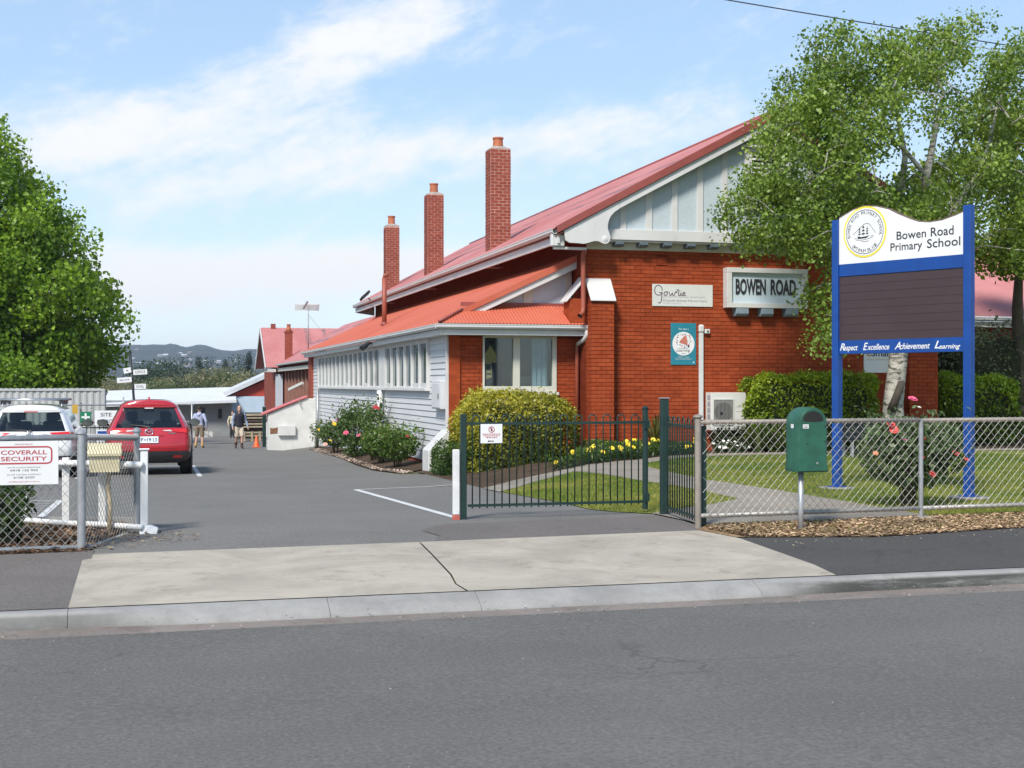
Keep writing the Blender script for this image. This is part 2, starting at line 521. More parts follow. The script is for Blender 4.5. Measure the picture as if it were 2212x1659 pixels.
# the ground out to the hills
xs = sorted(set([-4000, -3000, -2200, -1600, -1100, -800, -550, -380, -250, -170, -110, -75, -50, -35] + list(np.arange(-25, 30.1, 1.0)) + [35, 45, 60, 80, 110, 160, 230, 330, 480, 700, 1000, 1500, 2200, 3000, 4000]))
ys = sorted(set([-60, -30, -15, -8] + list(np.arange(-4, 9, 1.0)) + [9.5, 9.95, 10.3, 10.42] + list(np.arange(11, 62, 1.0)) + [66, 72, 80, 90, 105, 125, 150, 190, 240, 310, 400, 520, 680, 900, 1200, 1600, 2100, 2700, 3300, 3800]))
mb = MB(); mb.grid([[(x, y, G(x, y) - 0.035 - (0.10 if 9.9 < y < 10.5 else 0)) for x in xs] for y in ys])
tag(mb.build("ground", M_land, smooth=True), kind="structure")

tag(sheet("road", [(-40, -6), (60, -6), (60, 9.95), (-40, 9.95)], M_road, 0.0, 4.0), kind="structure")
sheet("gutter", [(-40, 9.94), (60, 9.94), (60, 10.26), (-40, 10.26)], M_gut, 0.0, 3.0, zf=lambda x, y: lerp(-0.2575, -0.249, (y - 9.94) / 0.32), kind="structure")
drive = sheet("driveway", [(-0.62, 13.05), (5.95, 13.05), (6.05, 15.3), (5.8, 15.8), (5.65, 16.4), (5.70, 17.6), (5.62, 19.2), (5.55, 20.4), (5.55, 23.5), (5.6, 26.4), (5.6, 26.95),
                           (5.2, 27.9), (5.02, 30.3), (5.12, 33.5), (5.37, 37.8), (5.55, 43.5), (5.72, 49.0), (6.2, 50.8), (6.2, 56.0), (8.4, 57.5), (8.4, 86), (12, 110), (-30, 110), (-30, 16.75), (-1.7, 16.75), (-0.2, 16.1), (-0.25, 15.1)],
              M_drive, 0.0, 1.0, kind="structure")
foot_l = sheet("footpath", [(-30, 10.42), (-0.50, 10.42), (-0.52, 13.5), (-30, 13.5)], M_pathL, 0.006, 1.2, kind="structure")
foot_r = sheet("footpath", [(5.75, 10.42), (40, 10.42), (40, 12.7), (16, 12.55), (9.2, 12.50), (7.3, 12.30), (5.90, 12.60), (5.80, 12.4)], M_pathR, 0.006, 1.0, kind="structure")

# concrete driveway crossing: two slabs with a crooked joint
cross = thing("driveway_crossing", None, None, (2.6, 11.8, 0)); cross["kind"] = "structure"
def slab(poly):
    bm_o = sheet("concrete_slab", poly, M_pad, 0.007, 0.7, parent=cross)
    return bm_o
jl = [(2.49, 10.422), (2.47, 10.75), (2.53, 11.2), (2.555, 11.6), (2.60, 12.3), (2.645, 13.16)]
slab([(-0.585, 10.422)] + [(x - 0.008, y) for x, y in jl] + [(-0.60, 13.24)])
slab([(jl[0][0] + 0.008, jl[0][1]), (5.82, 10.422), (5.89, 10.95), (5.90, 12.55), (5.76, 13.17)] + [(x + 0.008, y) for x, y in jl[::-1][:-1]])

# kerb stones
M_kerbs = kerbmat()
kerb = thing("kerb", None, None, (0, 10.3, -0.2)); kerb["kind"] = "structure"
def kf(X):
    if X < -0.58: return 1.0
    if X < 0.5: return 1 - sstep(X, -0.58, 0.5)
    return sstep(X, 4.7, 6.0)
def kprof(X):
    t = kf(X)
    full = [(10.419, -0.134), (10.30, -0.130), (10.262, -0.136), (10.245, -0.16), (10.232, -0.252), (10.232, -0.42), (10.419, -0.42)]
    lay = [(10.419, -0.134), (10.40, -0.137), (10.30, -0.178), (10.20, -0.222), (10.172, -0.250), (10.165, -0.42), (10.419, -0.42)]
    return [(X, lerp(a[0], b[0], t), lerp(a[1], b[1], t)) for a, b in zip(lay, full)]
ks = [-14, -11.6, -9.2, -6.8, -4.4, -2.0, -0.58, 1.35, 2.55, 5.0, 6.28, 7.9, 10.3, 12.7, 15.1, 17.5]
for a, b in zip(ks, ks[1:]):
    n = max(2, int((b - a) / 0.12)); mb = MB()
    rows = [kprof(lerp(a + 0.002, b - 0.002, i / n)) for i in range(n + 1)]
    jit = 0.004
    mb.grid([r + [r[0]] for r in rows]); mb.f += [tuple(range(7)), tuple(range(n * 8, n * 8 + 7))]
    auto_smooth(mb.build("kerb_stone", M_kerbs, kerb), 50)

# soil, paths, lawns
sheet("garden_bed", [(5.42, 20.6), (7.0, 22.6), (12, 24.5), (26, 24.5), (26, 34), (17.0, 34), (17.0, 28.2), (9.3, 28.2), (5.6, 28.2)], M_soil, 0.004, 1.0, kind="structure")
sheet("garden_bed", [(5.04, 30.25), (5.14, 33.5), (5.39, 37.8), (5.57, 43.5), (5.74, 49), (6.27, 50.6), (6.27, 28.6), (5.4, 28.4)], M_soil, 0.012, 0.8, kind="structure")
GL = [(5.45, 20.4), (6.37, 21.7), (7.4, 22.7), (7.58, 21.7), (7.62, 19.9), (7.7, 18.7), (7.7, 17.3), (7.64, 16.3), (7.1, 15.9), (6.2, 15.4), (5.92, 15.15), (5.66, 15.7), (5.52, 16.3), (5.56, 17.6), (5.49, 19.1)]
RB = [(8.80, 13.45), (8.77, 14.65), (8.73, 15.6), (8.70, 16.6), (8.64, 17.9), (8.50, 19.2), (8.60, 21.2), (8.72, 22.5), (8.95, 23.2), (9.95, 24.35), (11.2, 25.15), (13.0, 25.25), (14.7, 25.45), (19, 25.6), (26, 25.7)]
GR = RB + [(26, 13.45)]
sheet("lawn", GL, M_turf, 0.010, 0.5, kind="structure")
sheet("lawn", GR, M_turf, 0.010, 0.9, kind="structure")
sheet("garden_path", [(5.93, 13.30)] + [(8.80, 13.30)] + RB[1:] + [(26, 26.5), (15, 26.2), (11.6, 26.05), (10.2, 25.35), (9.2, 24.3), (8.0, 23.75), (7.2, 23.2), (6.2, 22.5), (5.4, 21.5), (5.4, 20.4)] + GL[1:10] + [(5.93, 15.1)],
      M_gpath, 0.016, 0.7, kind="structure")
sheet("mulch_strip", [(5.70, 13.2), (5.88, 12.62), (7.3, 12.30), (9.2, 12.50), (16, 12.55), (40, 12.7), (40, 13.5), (5.93, 13.5)], M_chip, 0.012, 0.6, kind="structure")
sheet("mulch_strip", [(-30, 13.45), (-0.62, 13.45), (-0.28, 15.1), (-0.22, 16.1), (-1.7, 16.72), (-30, 16.72)], M_bark, 0.012, 0.7, kind="structure")
# concrete garden edging behind the left planting
mb = MB()
for a, b in zip([(-12, 16.80), (-1.65, 16.80)], [(-1.65, 16.80), (-0.15, 16.15)]):
    mb.beam((*a, G(*a) + 0.02), (*b, G(*b) + 0.02), 0.10, 0.10)
tag(mb.build("garden_edging", M_kerb), kind="structure")

# an older patch of asphalt in front of the gate
sheet("asphalt_patch", [(2.75, 13.06), (2.95, 13.6), (2.85, 14.1), (3.25, 14.75), (5.9, 14.9), (5.9, 13.06)], M_pathL, 0.004, 0.6, parent=drive)
# painted lines
def line(p, q, w=0.10):
    p, q = Vector(p), Vector(q); d = (q - p).normalized(); n = Vector((-d.y, d.x)) * w / 2
    sheet("line_marking", [tuple(p + n), tuple(p - n), tuple(q - n), tuple(q + n)], M_line, 0.005, 0.7, parent=drive)
line((3.40, 22.35), (3.60, 15.45), 0.11); line((3.37, 22.38), (5.42, 23.12), 0.09)
line((1.05, 28.9), (1.12, 36.0)); line((-1.45, 28.9), (-1.42, 36.0)); line((-3.95, 28.9), (-3.92, 36)); line((-7, 35.9), (1.1, 36.02))
line((-1.32, 16.85), (-1.30, 21.15)); 
for i in range(9): line((-3.0, 16.95 + i * 0.48), (-1.40, 17.0 + i * 0.48), 0.06)
line((-6, 21.2), (-1.3, 21.2), 0.08)
line((1.7, 66), (5.2, 67.5), 0.14)

# ------------------------------------------------------------------ scatter helpers
def in_poly(P, poly):
    x, y = P[:, 0], P[:, 1]; inside = np.zeros(len(P), bool)
    n = len(poly)
    for i in range(n):
        x0, y0 = poly[i]; x1, y1 = poly[(i + 1) % n]
        c = ((y0 > y) != (y1 > y)) & (x < (x1 - x0) * (y - y0) / (y1 - y0 + 1e-12) + x0)
        inside ^= c
    return inside
def scatter(poly, n):
    xs = [p[0] for p in poly]; ys = [p[1] for p in poly]; out = np.zeros((0, 2))
    while len(out) < n:
        P = np.column_stack([nrng.uniform(min(xs), max(xs), n), nrng.uniform(min(ys), max(ys), n)])
        out = np.vstack([out, P[in_poly(P, poly)]])
    return out[:n]
def raw_mesh(name, V, F, colors=None):
    """V (n,3), F (m,k) numpy -> mesh, optional per-vertex colour 'Col'"""
    me = bpy.data.meshes.new(name); k = F.shape[1]
    me.vertices.add(len(V)); me.vertices.foreach_set("co", np.asarray(V, np.float32).ravel())
    me.loops.add(F.size); me.loops.foreach_set("vertex_index", F.astype(np.int32).ravel())
    me.polygons.add(len(F)); me.polygons.foreach_set("loop_start", np.arange(0, F.size, k, dtype=np.int32))
    if colors is not None:
        a = me.attributes.new("Col", 'FLOAT_COLOR', 'POINT')
        c = np.ones((len(V), 4), np.float32); c[:, :3] = colors
        a.data.foreach_set("color", c.ravel())
    me.update(calc_edges=True); me.validate()
    return me

def leafmat(name, rough=0.5, trans=0.35, spec=0.35):
    m, n, l, b = newmat(name)
    at = n.new("ShaderNodeAttribute"); at.attribute_name = "Col"
    l.new(at.outputs["Color"], b.inputs["Base Color"]); b.inputs["Roughness"].default_value = rough
    b.inputs["Specular IOR Level"].default_value = spec
    if trans:
        t = n.new("ShaderNodeBsdfTranslucent")
        hs_ = n.new("ShaderNodeHueSaturation"); hs_.inputs["Saturation"].default_value = 1.15; hs_.inputs["Value"].default_value = 1.35
        l.new(at.outputs["Color"], hs_.inputs["Color"]); l.new(hs_.outputs[0], t.inputs["Color"])
        mx = n.new("ShaderNodeMixShader"); mx.inputs[0].default_value = trans
        l.new(b.outputs[0], mx.inputs[1]); l.new(t.outputs[0], mx.inputs[2])
        l.new(mx.outputs[0], n["Material Output"].inputs["Surface"])
    return m
M_leaf = leafmat("leaf", 0.42, 0.30)
M_blade = leafmat("grass_blade", 0.6, 0.3, 0.2)
M_chipc = leafmat("chip", 0.9, 0.0, 0.1)

def vnoise(P, s, seed=0):
    """cheap smooth 2-d value noise 0..1"""
    g = np.random.default_rng(seed).random((64, 64))
    x, y = P[:, 0] / s, P[:, 1] / s
    xi, yi = np.floor(x).astype(int), np.floor(y).astype(int); fx, fy = x - xi, y - yi
    fx, fy = fx * fx * (3 - 2 * fx), fy * fy * (3 - 2 * fy)
    a, b, c, d = g[xi % 64, yi % 64], g[(xi + 1) % 64, yi % 64], g[xi % 64, (yi + 1) % 64], g[(xi + 1) % 64, (yi + 1) % 64]
    return (a * (1 - fx) + b * fx) * (1 - fy) + (c * (1 - fx) + d * fx) * fy

def blades(name, label, poly, n, h, w, cols, cat="grass", zoff=0.008):
    P = scatter(poly, n)
    Z = np.array([G(x, y) for x, y in P]) + zoff
    a = nrng.uniform(0, 2 * math.pi, n); H = h * nrng.uniform(0.5, 1.4, n) * (0.7 + 0.6 * vnoise(P, 0.6, 3))
    dx, dy = np.cos(a) * w / 2, np.sin(a) * w / 2
    lx, ly = nrng.normal(0, 0.45, n) * H, nrng.normal(0, 0.45, n) * H
    V = np.empty((n, 3, 3)); V[:, 0] = np.column_stack([P[:, 0] - dx, P[:, 1] - dy, Z]); V[:, 1] = np.column_stack([P[:, 0] + dx, P[:, 1] + dy, Z])
    V[:, 2] = np.column_stack([P[:, 0] + lx, P[:, 1] + ly, Z + H])
    t = np.clip(vnoise(P, 1.3, 5) * 0.7 + vnoise(P, 0.35, 8) * 0.45 - 0.1 + nrng.normal(0, 0.16, n) + np.clip((19 - P[:, 1]) * 0.035, -0.25, 0.14), 0, 1)[:, None]
    C = np.array(cols[0]) * (1 - t) + np.array(cols[1]) * t
    C *= nrng.uniform(0.7, 1.3, (n, 1))
    o = link(name, raw_mesh(name, V.reshape(-1, 3), np.arange(3 * n).reshape(-1, 3), np.repeat(C, 3, 0)), M_blade)
    return tag(o, label, cat, kind="stuff")
GC = ((0.085, 0.15, 0.02), (0.34, 0.31, 0.075))
blades("grass", "small patch of dry short grass beside the picket gate", GL, 15000, 0.035, 0.010, GC)
blades("grass", "mown front lawn around the blue school sign", [(8.8, 13.45)] + RB[1:12] + [(17.5, 25.4), (17.5, 13.45)], 70000, 0.04, 0.012, ((0.070, 0.145, 0.018), (0.30, 0.285, 0.06)))
blades("grass", "weeds growing out of the mulch strip along the fence", [(5.95, 12.8), (7.3, 12.5), (16, 12.7), (16, 13.45), (5.95, 13.45)], 1500, 0.05, 0.012, ((0.10, 0.14, 0.03), (0.30, 0.27, 0.10)))
blades("grass", "green weeds in the bark behind the white pipe rail", [(-4, 16.2), (-1.6, 16.2), (-0.7, 15.9), (-0.6, 15.6), (-4, 15.6)], 1200, 0.05, 0.012, ((0.10, 0.15, 0.03), (0.28, 0.26, 0.09)))

def chips(name, label, poly, n, size, c0, c1):
    P = scatter(poly, n)
    Z = np.array([G(x, y) for x, y in P]) + 0.016 + nrng.uniform(0, 0.02, n)
    a = nrng.uniform(0, 2 * math.pi, n); L = size * nrng.uniform(0.5, 1.5, n); W = L * nrng.uniform(0.25, 0.6, n)
    u = np.column_stack([np.cos(a), np.sin(a), nrng.normal(0, 0.22, n)]) * L[:, None] / 2
    v = np.column_stack([-np.sin(a), np.cos(a), nrng.normal(0, 0.22, n)]) * W[:, None] / 2
    B = np.column_stack([P, Z])
    V = np.stack([B - u - v, B + u - v, B + u + v, B - u + v], 1).reshape(-1, 3)
    t = nrng.random((n, 1)) ** 1.2
    C = (np.array(c0) * (1 - t) + np.array(c1) * t) * (0.55 + 0.75 * vnoise(P, 0.5, 9))[:, None]
    o = link(name, raw_mesh(name, V, np.arange(4 * n).reshape(-1, 4), np.repeat(C, 4, 0)), M_chipc)
    return tag(o, label, "mulch", kind="stuff")
chips("wood_chips", "tan wood chips strewn along the front of the mesh fence", [(5.82, 13.2), (5.99, 12.60), (7.3, 12.27), (9.2, 12.47), (16, 12.5), (16, 13.5), (5.93, 13.5)], 34000, 0.032, (0.15, 0.095, 0.055), (0.68, 0.48, 0.29))
chips("bark_chips", "brown bark pieces under the left mesh fence", [(-5, 13.45), (-0.62, 13.45), (-0.3, 15.0), (-0.24, 16.0), (-1.7, 16.65), (-5, 16.65)], 14000, 0.05, (0.07, 0.042, 0.028), (0.33, 0.21, 0.13))
chips("leaf_litter", "fallen leaves blown against the left gate corner", [(-0.75, 13.28), (0.5, 13.9), (0.55, 14.5), (0.1, 14.9), (-0.25, 15.0)], 220, 0.032, (0.09, 0.055, 0.035), (0.40, 0.30, 0.17))
chips("gravel_edge", "crumbled stones along the edge of the rose bed", [(5.72, 49), (5.37, 37.8), (5.05, 30.3), (5.25, 27.95), (5.55, 28.1), (5.25, 30.4), (5.6, 38), (5.95, 49)], 2600, 0.06, (0.20, 0.15, 0.11), (0.55, 0.44, 0.36))

chips("gutter_grit", "pale grit and small stones lying along the gutter", [(-3, 9.80), (12, 9.80), (12, 10.14), (-3, 10.14)], 900, 0.016, (0.10, 0.09, 0.08), (0.45, 0.40, 0.34))
chips("road_grit", "tiny specks of gravel scattered over the near road", [(-1.5, 5.0), (5, 5.0), (9, 9.8), (-2.5, 9.8)], 170, 0.009, (0.20, 0.19, 0.18), (0.45, 0.43, 0.40))
chips("footpath_litter", "small dry leaves on the dark footpath below the mulch", [(6.1, 11.9), (12, 11.9), (12, 12.45), (9.2, 12.4), (7.3, 12.2), (6.1, 12.5)], 150, 0.022, (0.25, 0.19, 0.11), (0.66, 0.52, 0.34))
# ================================================================== SCHOOL BUILDING
def paintbrick(name, col, chips_=True):
    g = NG(name)
    a = g.noise(1.1, 5, 0.6); b = g.noise(9, 4, 0.6, stretch=(0.5, 0.5, 1.6)); f = g.noise(90, 3, 0.7)
    c = g.mix(g.ramp(a, 0.3, 0.7), sc(col, 0.86), sc(col, 1.12))
    c = g.mix(g.ramp(b, 0.35, 0.7, 0, 0.55), c, (col[0] * 0.72, col[1] * 0.75, col[2] * 0.85))
    c = g.mix(g.ramp(b, 0.62, 0.80, 0, 0.45), c, (col[0] * 1.3, col[1] * 1.7, col[2] * 1.7))
    # every brick a slightly different tone
    vd = g.n.new("ShaderNodeVectorMath"); vd.operation = 'DIVIDE'; vd.inputs[1].default_value = (0.23, 0.23, 0.086); g.link(g.pos, vd.inputs[0])
    va = g.n.new("ShaderNodeVectorMath"); va.operation = 'ADD'; va.inputs[1].default_value = (0.11, 0.4, 0.581); g.link(vd.outputs[0], va.inputs[0])
    vf = g.n.new("ShaderNodeVectorMath"); vf.operation = 'FLOOR'; g.link(va.outputs[0], vf.inputs[0])
    wn_ = g.n.new("ShaderNodeTexWhiteNoise"); g.link(vf.outputs[0], wn_.inputs["Vector"])
    c = g.mix(g.ramp(wn_.outputs["Value"], 0.55, 1.0, 0, 0.42), c, (col[0] * 0.66, col[1] * 0.62, col[2] * 0.7))
    c = g.mix(g.ramp(wn_.outputs["Value"], 0.35, 0.0, 0, 0.35), c, (col[0] * 1.25, col[1] * 1.45, col[2] * 1.5))
    st_ = g.noise(0.9, 6, 0.7, stretch=(1.4, 1.4, 0.22)); c = g.mix(g.ramp(st_, 0.56, 0.72, 0, 0.4), c, (col[0] * 0.55, col[1] * 0.6, col[2] * 0.8))
    if chips_:
        ch = g.noise(5.5, 6, 0.75, dist=1.0, stretch=(1.6, 1.6, 0.7))
        c = g.mix(g.ramp(ch, 0.74, 0.79, 0, 0.7), c, (0.55, 0.36, 0.29))
    g.color(c); g.set(Roughness=0.8); g.b.inputs["Specular IOR Level"].default_value = 0.12
    g.bump(g.math('ADD', f, b), 0.25, 0.006)
    return g.m
M_brick = paintbrick("painted_brick", (0.325, 0.060, 0.020))
M_mortar = paintbrick("painted_joint", (0.18, 0.032, 0.012), False)
M_cbrick = paintbrick("chimney_brick", (0.27, 0.070, 0.046), True)
M_cmortar = mat("chimney_mortar", (0.50, 0.33, 0.26), 0.9, 0.2, 4)
M_pot = mat("terracotta_pot", (0.42, 0.13, 0.055), 0.7, 0.15, 5)
M_cement = mat("cement", (0.33, 0.30, 0.27), 0.9, 0.2, 6, 0.3)
M_white = mat("white_paint", (0.56, 0.555, 0.54), 0.5, 0.05, 1.5, 0.08, 60)
def dirtywhite(name, col):
    g = NG(name); a = g.noise(1.5, 5, 0.6); k = g.noise(2.6, 7, 0.75, stretch=(1.2, 0.35, 0.6)); f = g.noise(45, 3, 0.7)
    c = g.mix(g.ramp(a, 0.3, 0.7), sc(col, 0.95), sc(col, 1.05)); c = g.mix(g.ramp(k, 0.55, 0.75, 0, 0.45), c, (col[0] * 0.62, col[1] * 0.59, col[2] * 0.54)); c = g.mix(g.ramp(f, 0.66, 0.76, 0, 0.35), c, (col[0] * 0.6, col[1] * 0.52, col[2] * 0.45))
    g.color(c); g.set(Roughness=0.55); g.bump(f, 0.08, 0.004); return g.m
M_white = dirtywhite("white_paint_weathered", (0.575, 0.57, 0.555))
M_cream = mat("cream_paint", (0.55, 0.54, 0.46), 0.5, 0.06, 2.0)
M_board = mat("grey_weatherboard", (0.555, 0.56, 0.565), 0.55, 0.05, 1.2, 0.1, 50)
M_pipe_red = mat("red_downpipe", (0.30, 0.075, 0.042), 0.5, 0.12, 4)
M_darkblue = mat("blue_grey_block", (0.10, 0.13, 0.155), 0.6, 0.1, 4)
M_slate = mat("slate_bracket", (0.20, 0.255, 0.30), 0.6, 0.08, 4)
M_galv = mat("galvanised_steel", (0.40, 0.41, 0.42), 0.45, 0.18, 6, 0.1, 90, metal=0.55)
M_black = mat("black_plastic", (0.018, 0.018, 0.019), 0.45, 0.1, 4)
M_dark = mat("dark_void", (0.015, 0.014, 0.013), 0.9, 0.1, 2)
M_soffit = mat("painted_soffit", (0.34, 0.13, 0.09), 0.7, 0.15, 3)

def stucco(name, col):
    g = NG(name)
    b = g.noise(24, 4, 0.6, dist=1.0); a = g.noise(0.8, 4, 0.6)
    g.color(g.mix(g.ramp(a, 0.3, 0.7), sc(col, 0.94), sc(col, 1.05))); g.set(Roughness=0.85)
    g.bump(b, 0.5, 0.02)
    return g.m
M_stucco = stucco("pale_blue_stucco", (0.46, 0.525, 0.56))
M_panel = mat("pale_blue_panel", (0.50, 0.56, 0.61), 0.6, 0.05, 1.5, 0.15, 30)

def roofmat(name, col, fade, bands=False):
    g = NG(name)
    a = g.noise(0.35, 5, 0.6); b = g.noise(6, 5, 0.7, stretch=(0.35, 1.5, 0.35)); f = g.noise(60, 3, 0.6)
    c = g.mix(g.ramp(a, 0.3, 0.7), col, fade)
    c = g.mix(g.ramp(b, 0.5, 0.75, 0, 0.45), c, sc(col, 0.72))
    lap = g.noise(1.3, 6, 0.72, dist=0.7); c = g.mix(g.ramp(lap, 0.55, 0.72, 0, 0.4), c, tuple(min(1, q * 1.18 + 0.03) for q in fade)); c = g.mix(g.ramp(f, 0.62, 0.78, 0, 0.3), c, sc(col, 0.6))
    if bands:      # paint worn through to grey along the sheet laps
        s_ = g.n.new("ShaderNodeSeparateXYZ"); g.link(g.pos, s_.inputs[0])
        nz = g.noise(0.22, 5, 0.7, stretch=(3, 1, 1)); nz2 = g.noise(5, 5, 0.7, stretch=(1, 0.25, 1))
        for xc, wd in ((10.35, 0.30), (11.5, 0.24)):
            d = g.math('ABSOLUTE', g.math('SUBTRACT', s_.outputs[0], xc))
            k = g.math('MULTIPLY', g.ramp(d, wd, wd * 0.2), g.ramp(nz, 0.38, 0.52))
            k = g.math('MULTIPLY', k, g.ramp(nz2, 0.35, 0.6))
            c = g.mix(g.math('MULTIPLY', k, 0.9), c, (0.13, 0.10, 0.115))
    g.color(c); g.set(Roughness=0.55); g.b.inputs["Specular IOR Level"].default_value = 0.35
    return g.m
M_roofA = roofmat("faded_roof_paint", (0.41, 0.145, 0.135), (0.48, 0.205, 0.195), True)
M_roofB = roofmat("orange_roof_paint", (0.46, 0.105, 0.055), (0.52, 0.135, 0.08))
M_cap = mat("dark_red_flashing", (0.27, 0.065, 0.052), 0.5, 0.1, 2)

def glassmat(name, col, rough=0.04, alpha=None):
    m, n, l, b = newmat(name)
    g = n.new("ShaderNodeBsdfGlossy"); g.inputs["Roughness"].default_value = rough; g.inputs["Color"].default_value = (0.9, 0.95, 1, 1)
    lw = n.new("ShaderNodeLayerWeight"); lw.inputs[0].default_value = 0.5       # same from both sides of the pane
    pw = n.new("ShaderNodeMath"); pw.operation = 'POWER'; l.new(lw.outputs["Facing"], pw.inputs[0]); pw.inputs[1].default_value = 4.0
    fr = n.new("ShaderNodeMath"); fr.operation = 'MULTIPLY_ADD'; l.new(pw.outputs[0], fr.inputs[0]); fr.inputs[1].default_value = 0.85; fr.inputs[2].default_value = 0.06
    mx = n.new("ShaderNodeMixShader"); l.new(fr.outputs[0], mx.inputs[0])
    if alpha is None:
        d = n.new("ShaderNodeBsdfDiffuse"); ns = n.new("ShaderNodeTexNoise"); ns.inputs["Scale"].default_value = 1.3; ns.inputs["Detail"].default_value = 4
        cr = n.new("ShaderNodeMix"); cr.data_type = 'RGBA'; l.new(ns.outputs[0], cr.inputs["Factor"])
        cr.inputs["A"].default_value = (*sc(col, 0.4), 1); cr.inputs["B"].default_value = (*sc(col, 1.8), 1); l.new(cr.outputs["Result"], d.inputs[0])
        l.new(d.outputs[0], mx.inputs[1])
    else:
        t = n.new("ShaderNodeBsdfTransparent"); t.inputs[0].default_value = (*col, 1); l.new(t.outputs[0], mx.inputs[1])
    l.new(g.outputs[0], mx.inputs[2]); l.new(mx.outputs[0], n["Material Output"].inputs["Surface"])
    return m
M_glass_dark = glassmat("window_glass_dark", (0.085, 0.10, 0.09))
M_glass = glassmat("window_glass", (0.75, 0.80, 0.78), alpha=1)

school = thing("school_building", "red brick gabled school with orange corrugated side wing and three tall chimneys", "building", (12, 35, 0))

BRK = {}
def brick_mesh(key, depth=0.05, bev=0.004, L=0.22, H=0.0745):
    if key not in BRK:
        mb = MB(); mb.box(-L / 2, L / 2, -0.005, depth, -H / 2, H / 2)
        BRK[key] = mb.mesh("brick", bevel=bev)
    return BRK[key]

def brickwork(parent, o, u, n, ulen, z0, z1, m, limit=300, holes=(), keep=None, pitch=0.23, course=0.086, seed=1, name="brick", joint=0.005):
    """stretcher bond on a rectangle: origin o, direction u, outward normal n; the first `limit` bricks are own objects"""
    o, u, n = Vector(o), Vector(u), Vector(n)
    rr = random.Random(seed)
    ang = math.atan2(u.y, u.x)
    items = []
    nc = int((z1 - z0) / course)
    for c in range(nc):
        z = z0 + course * (c + 0.5)
        x = -(pitch / 2 if c % 2 else 0.0)
        while x < ulen - 0.02:
            a, b = max(x, 0) + joint, min(x + pitch, ulen) - joint
            x += pitch
            if b - a < 0.04: continue
            segs = [(a, b)]
            for (h0, h1, g0, g1) in holes:
                if z + course / 2 > g0 + 0.01 and z - course / 2 < g1 - 0.01:
                    ns = []
                    for (p, q) in segs:
                        if q <= h0 or p >= h1: ns.append((p, q)); continue
                        if p < h0 - 0.03: ns.append((p, h0 - 0.004))
                        if q > h1 + 0.03: ns.append((h1 + 0.004, q))
                    segs = ns
            for (p, q) in segs:
                if keep and not keep((p + q) / 2, z): continue
                items.append(((p + q) / 2, q - p, z, c))
    objs = 0
    rest = MB()
    order = sorted(items, key=lambda t: (t[0], t[2])) if limit < len(items) else items
    hh = course - 0.0115
    for i, (uc, L, z, c) in enumerate(order):
        pos = o + u * uc; j = rr.uniform(-0.0025, 0.0025)
        if i < limit:
            ob = bpy.data.objects.new(name, brick_mesh(m.name)); COL.objects.link(ob)
            if not ob.data.materials: ob.data.materials.append(m)
            ob.parent = parent
            ob.location = pos + Vector((0, 0, z)) - n * j - accum(parent)
            ob.rotation_euler = (0, 0, ang); ob.scale = (L / 0.22, 1, 1)
        else:
            p = pos + Vector((0, 0, z)) + n * j
            rest.obox(p + n * -0.0225, u * L / 2, n * 0.0275, (0, 0, hh / 2))
    if rest.v:
        ob = rest.build("brickwork", m, parent); ob["kind"] = "stuff"

def corr(name, m, parent, cols, nrm, amp=0.0095, rows=1):
    """corrugated sheet: cols = (start, end) pairs sampled every quarter wave"""
    nrm = Vector(nrm).normalized(); V = []; 
    for i, (a, b) in enumerate(cols):
        d = nrm * (amp * math.cos(i * math.pi / 2)) if rows else Vector()
        a, b = Vector(a), Vector(b)
        V.append([a.lerp(b, k / rows) + d for k in range(rows + 1)])
    mb = MB(); mb.grid(V)
    return mb.build(name, m, parent, smooth=True, recalc=False)

# --- main front wall ------------------------------------------------
WX0, WX1, WY = 9.22, 17.72, 27.4
wall = MB().box(WX0, WX1, WY + 0.004, WY + 0.35, -0.5, 4.66).build("front_wall", M_mortar, school)
brickwork(wall, (WX0, WY, 0), (1, 0, 0), (0, -1, 0), WX1 - WX0, -0.05, 4.60, M_brick, 300, holes=[(10.866 - WX0, 11.124 - WX0, 4.19, 4.385)], seed=3)
# side walls of the main block
MB().box(WX0 + 0.002, WX0 + 0.3, WY + 0.35, 55.3, -1.2, 5.13).build("side_wall", M_mortar, school)
MB().box(WX1 - 0.3, WX1 - 0.002, WY + 0.35, 55.3, -1.2, 5.13).build("side_wall", M_brick, school)
MB().box(WX0 + 0.3, WX1 - 0.3, 55.0, 55.3, -1.2, 5.13).build("rear_wall", M_mortar, school)
# buttresses with sloping caps
def buttress(x0, x1, y0, y1, z1, cap_poly, capvec, front=True):
    b = MB().box(x0, x1, y0 + 0.004, y1, -0.4, z1).build("buttress", M_mortar, school)
    brickwork(b, (x0, y0, 0), (1, 0, 0), (0, -1, 0), x1 - x0, -0.05, z1 - 0.02, M_brick, 120, seed=5)
    brickwork(b, (x0, y1, 0), (0, -1, 0), (-1, 0, 0), y1 - y0, -0.05, z1 - 0.02, M_brick, 0, seed=6)
    c = MB().prism(cap_poly, capvec); c.build("buttress_cap", M_white, school, bevel=0.006)
buttress(9.23, 9.755, 27.08, 27.398, 3.40, [(9.20, 27.02, 3.345), (9.20, 27.02, 3.375), (9.20, 27.396, 3.87), (9.20, 27.396, 3.78)], (0.585, 0, 0))
buttress(17.02, 17.77, 27.08, 27.398, 3.40, [(16.99, 27.02, 3.345), (16.99, 27.02, 3.375), (16.99, 27.396, 3.87), (16.99, 27.396, 3.78)], (0.81, 0, 0))
b = MB().box(8.86, 9.219, 27.45, 27.88, 2.9, 3.42).build("buttress", M_brick, school)
MB().prism([(8.78, 27.41, 3.34), (8.78, 27.41, 3.37), (9.216, 27.41, 3.92), (9.216, 27.41, 3.84)], (0, 0.52, 0)).build("buttress_cap", M_white, school, bevel=0.006)
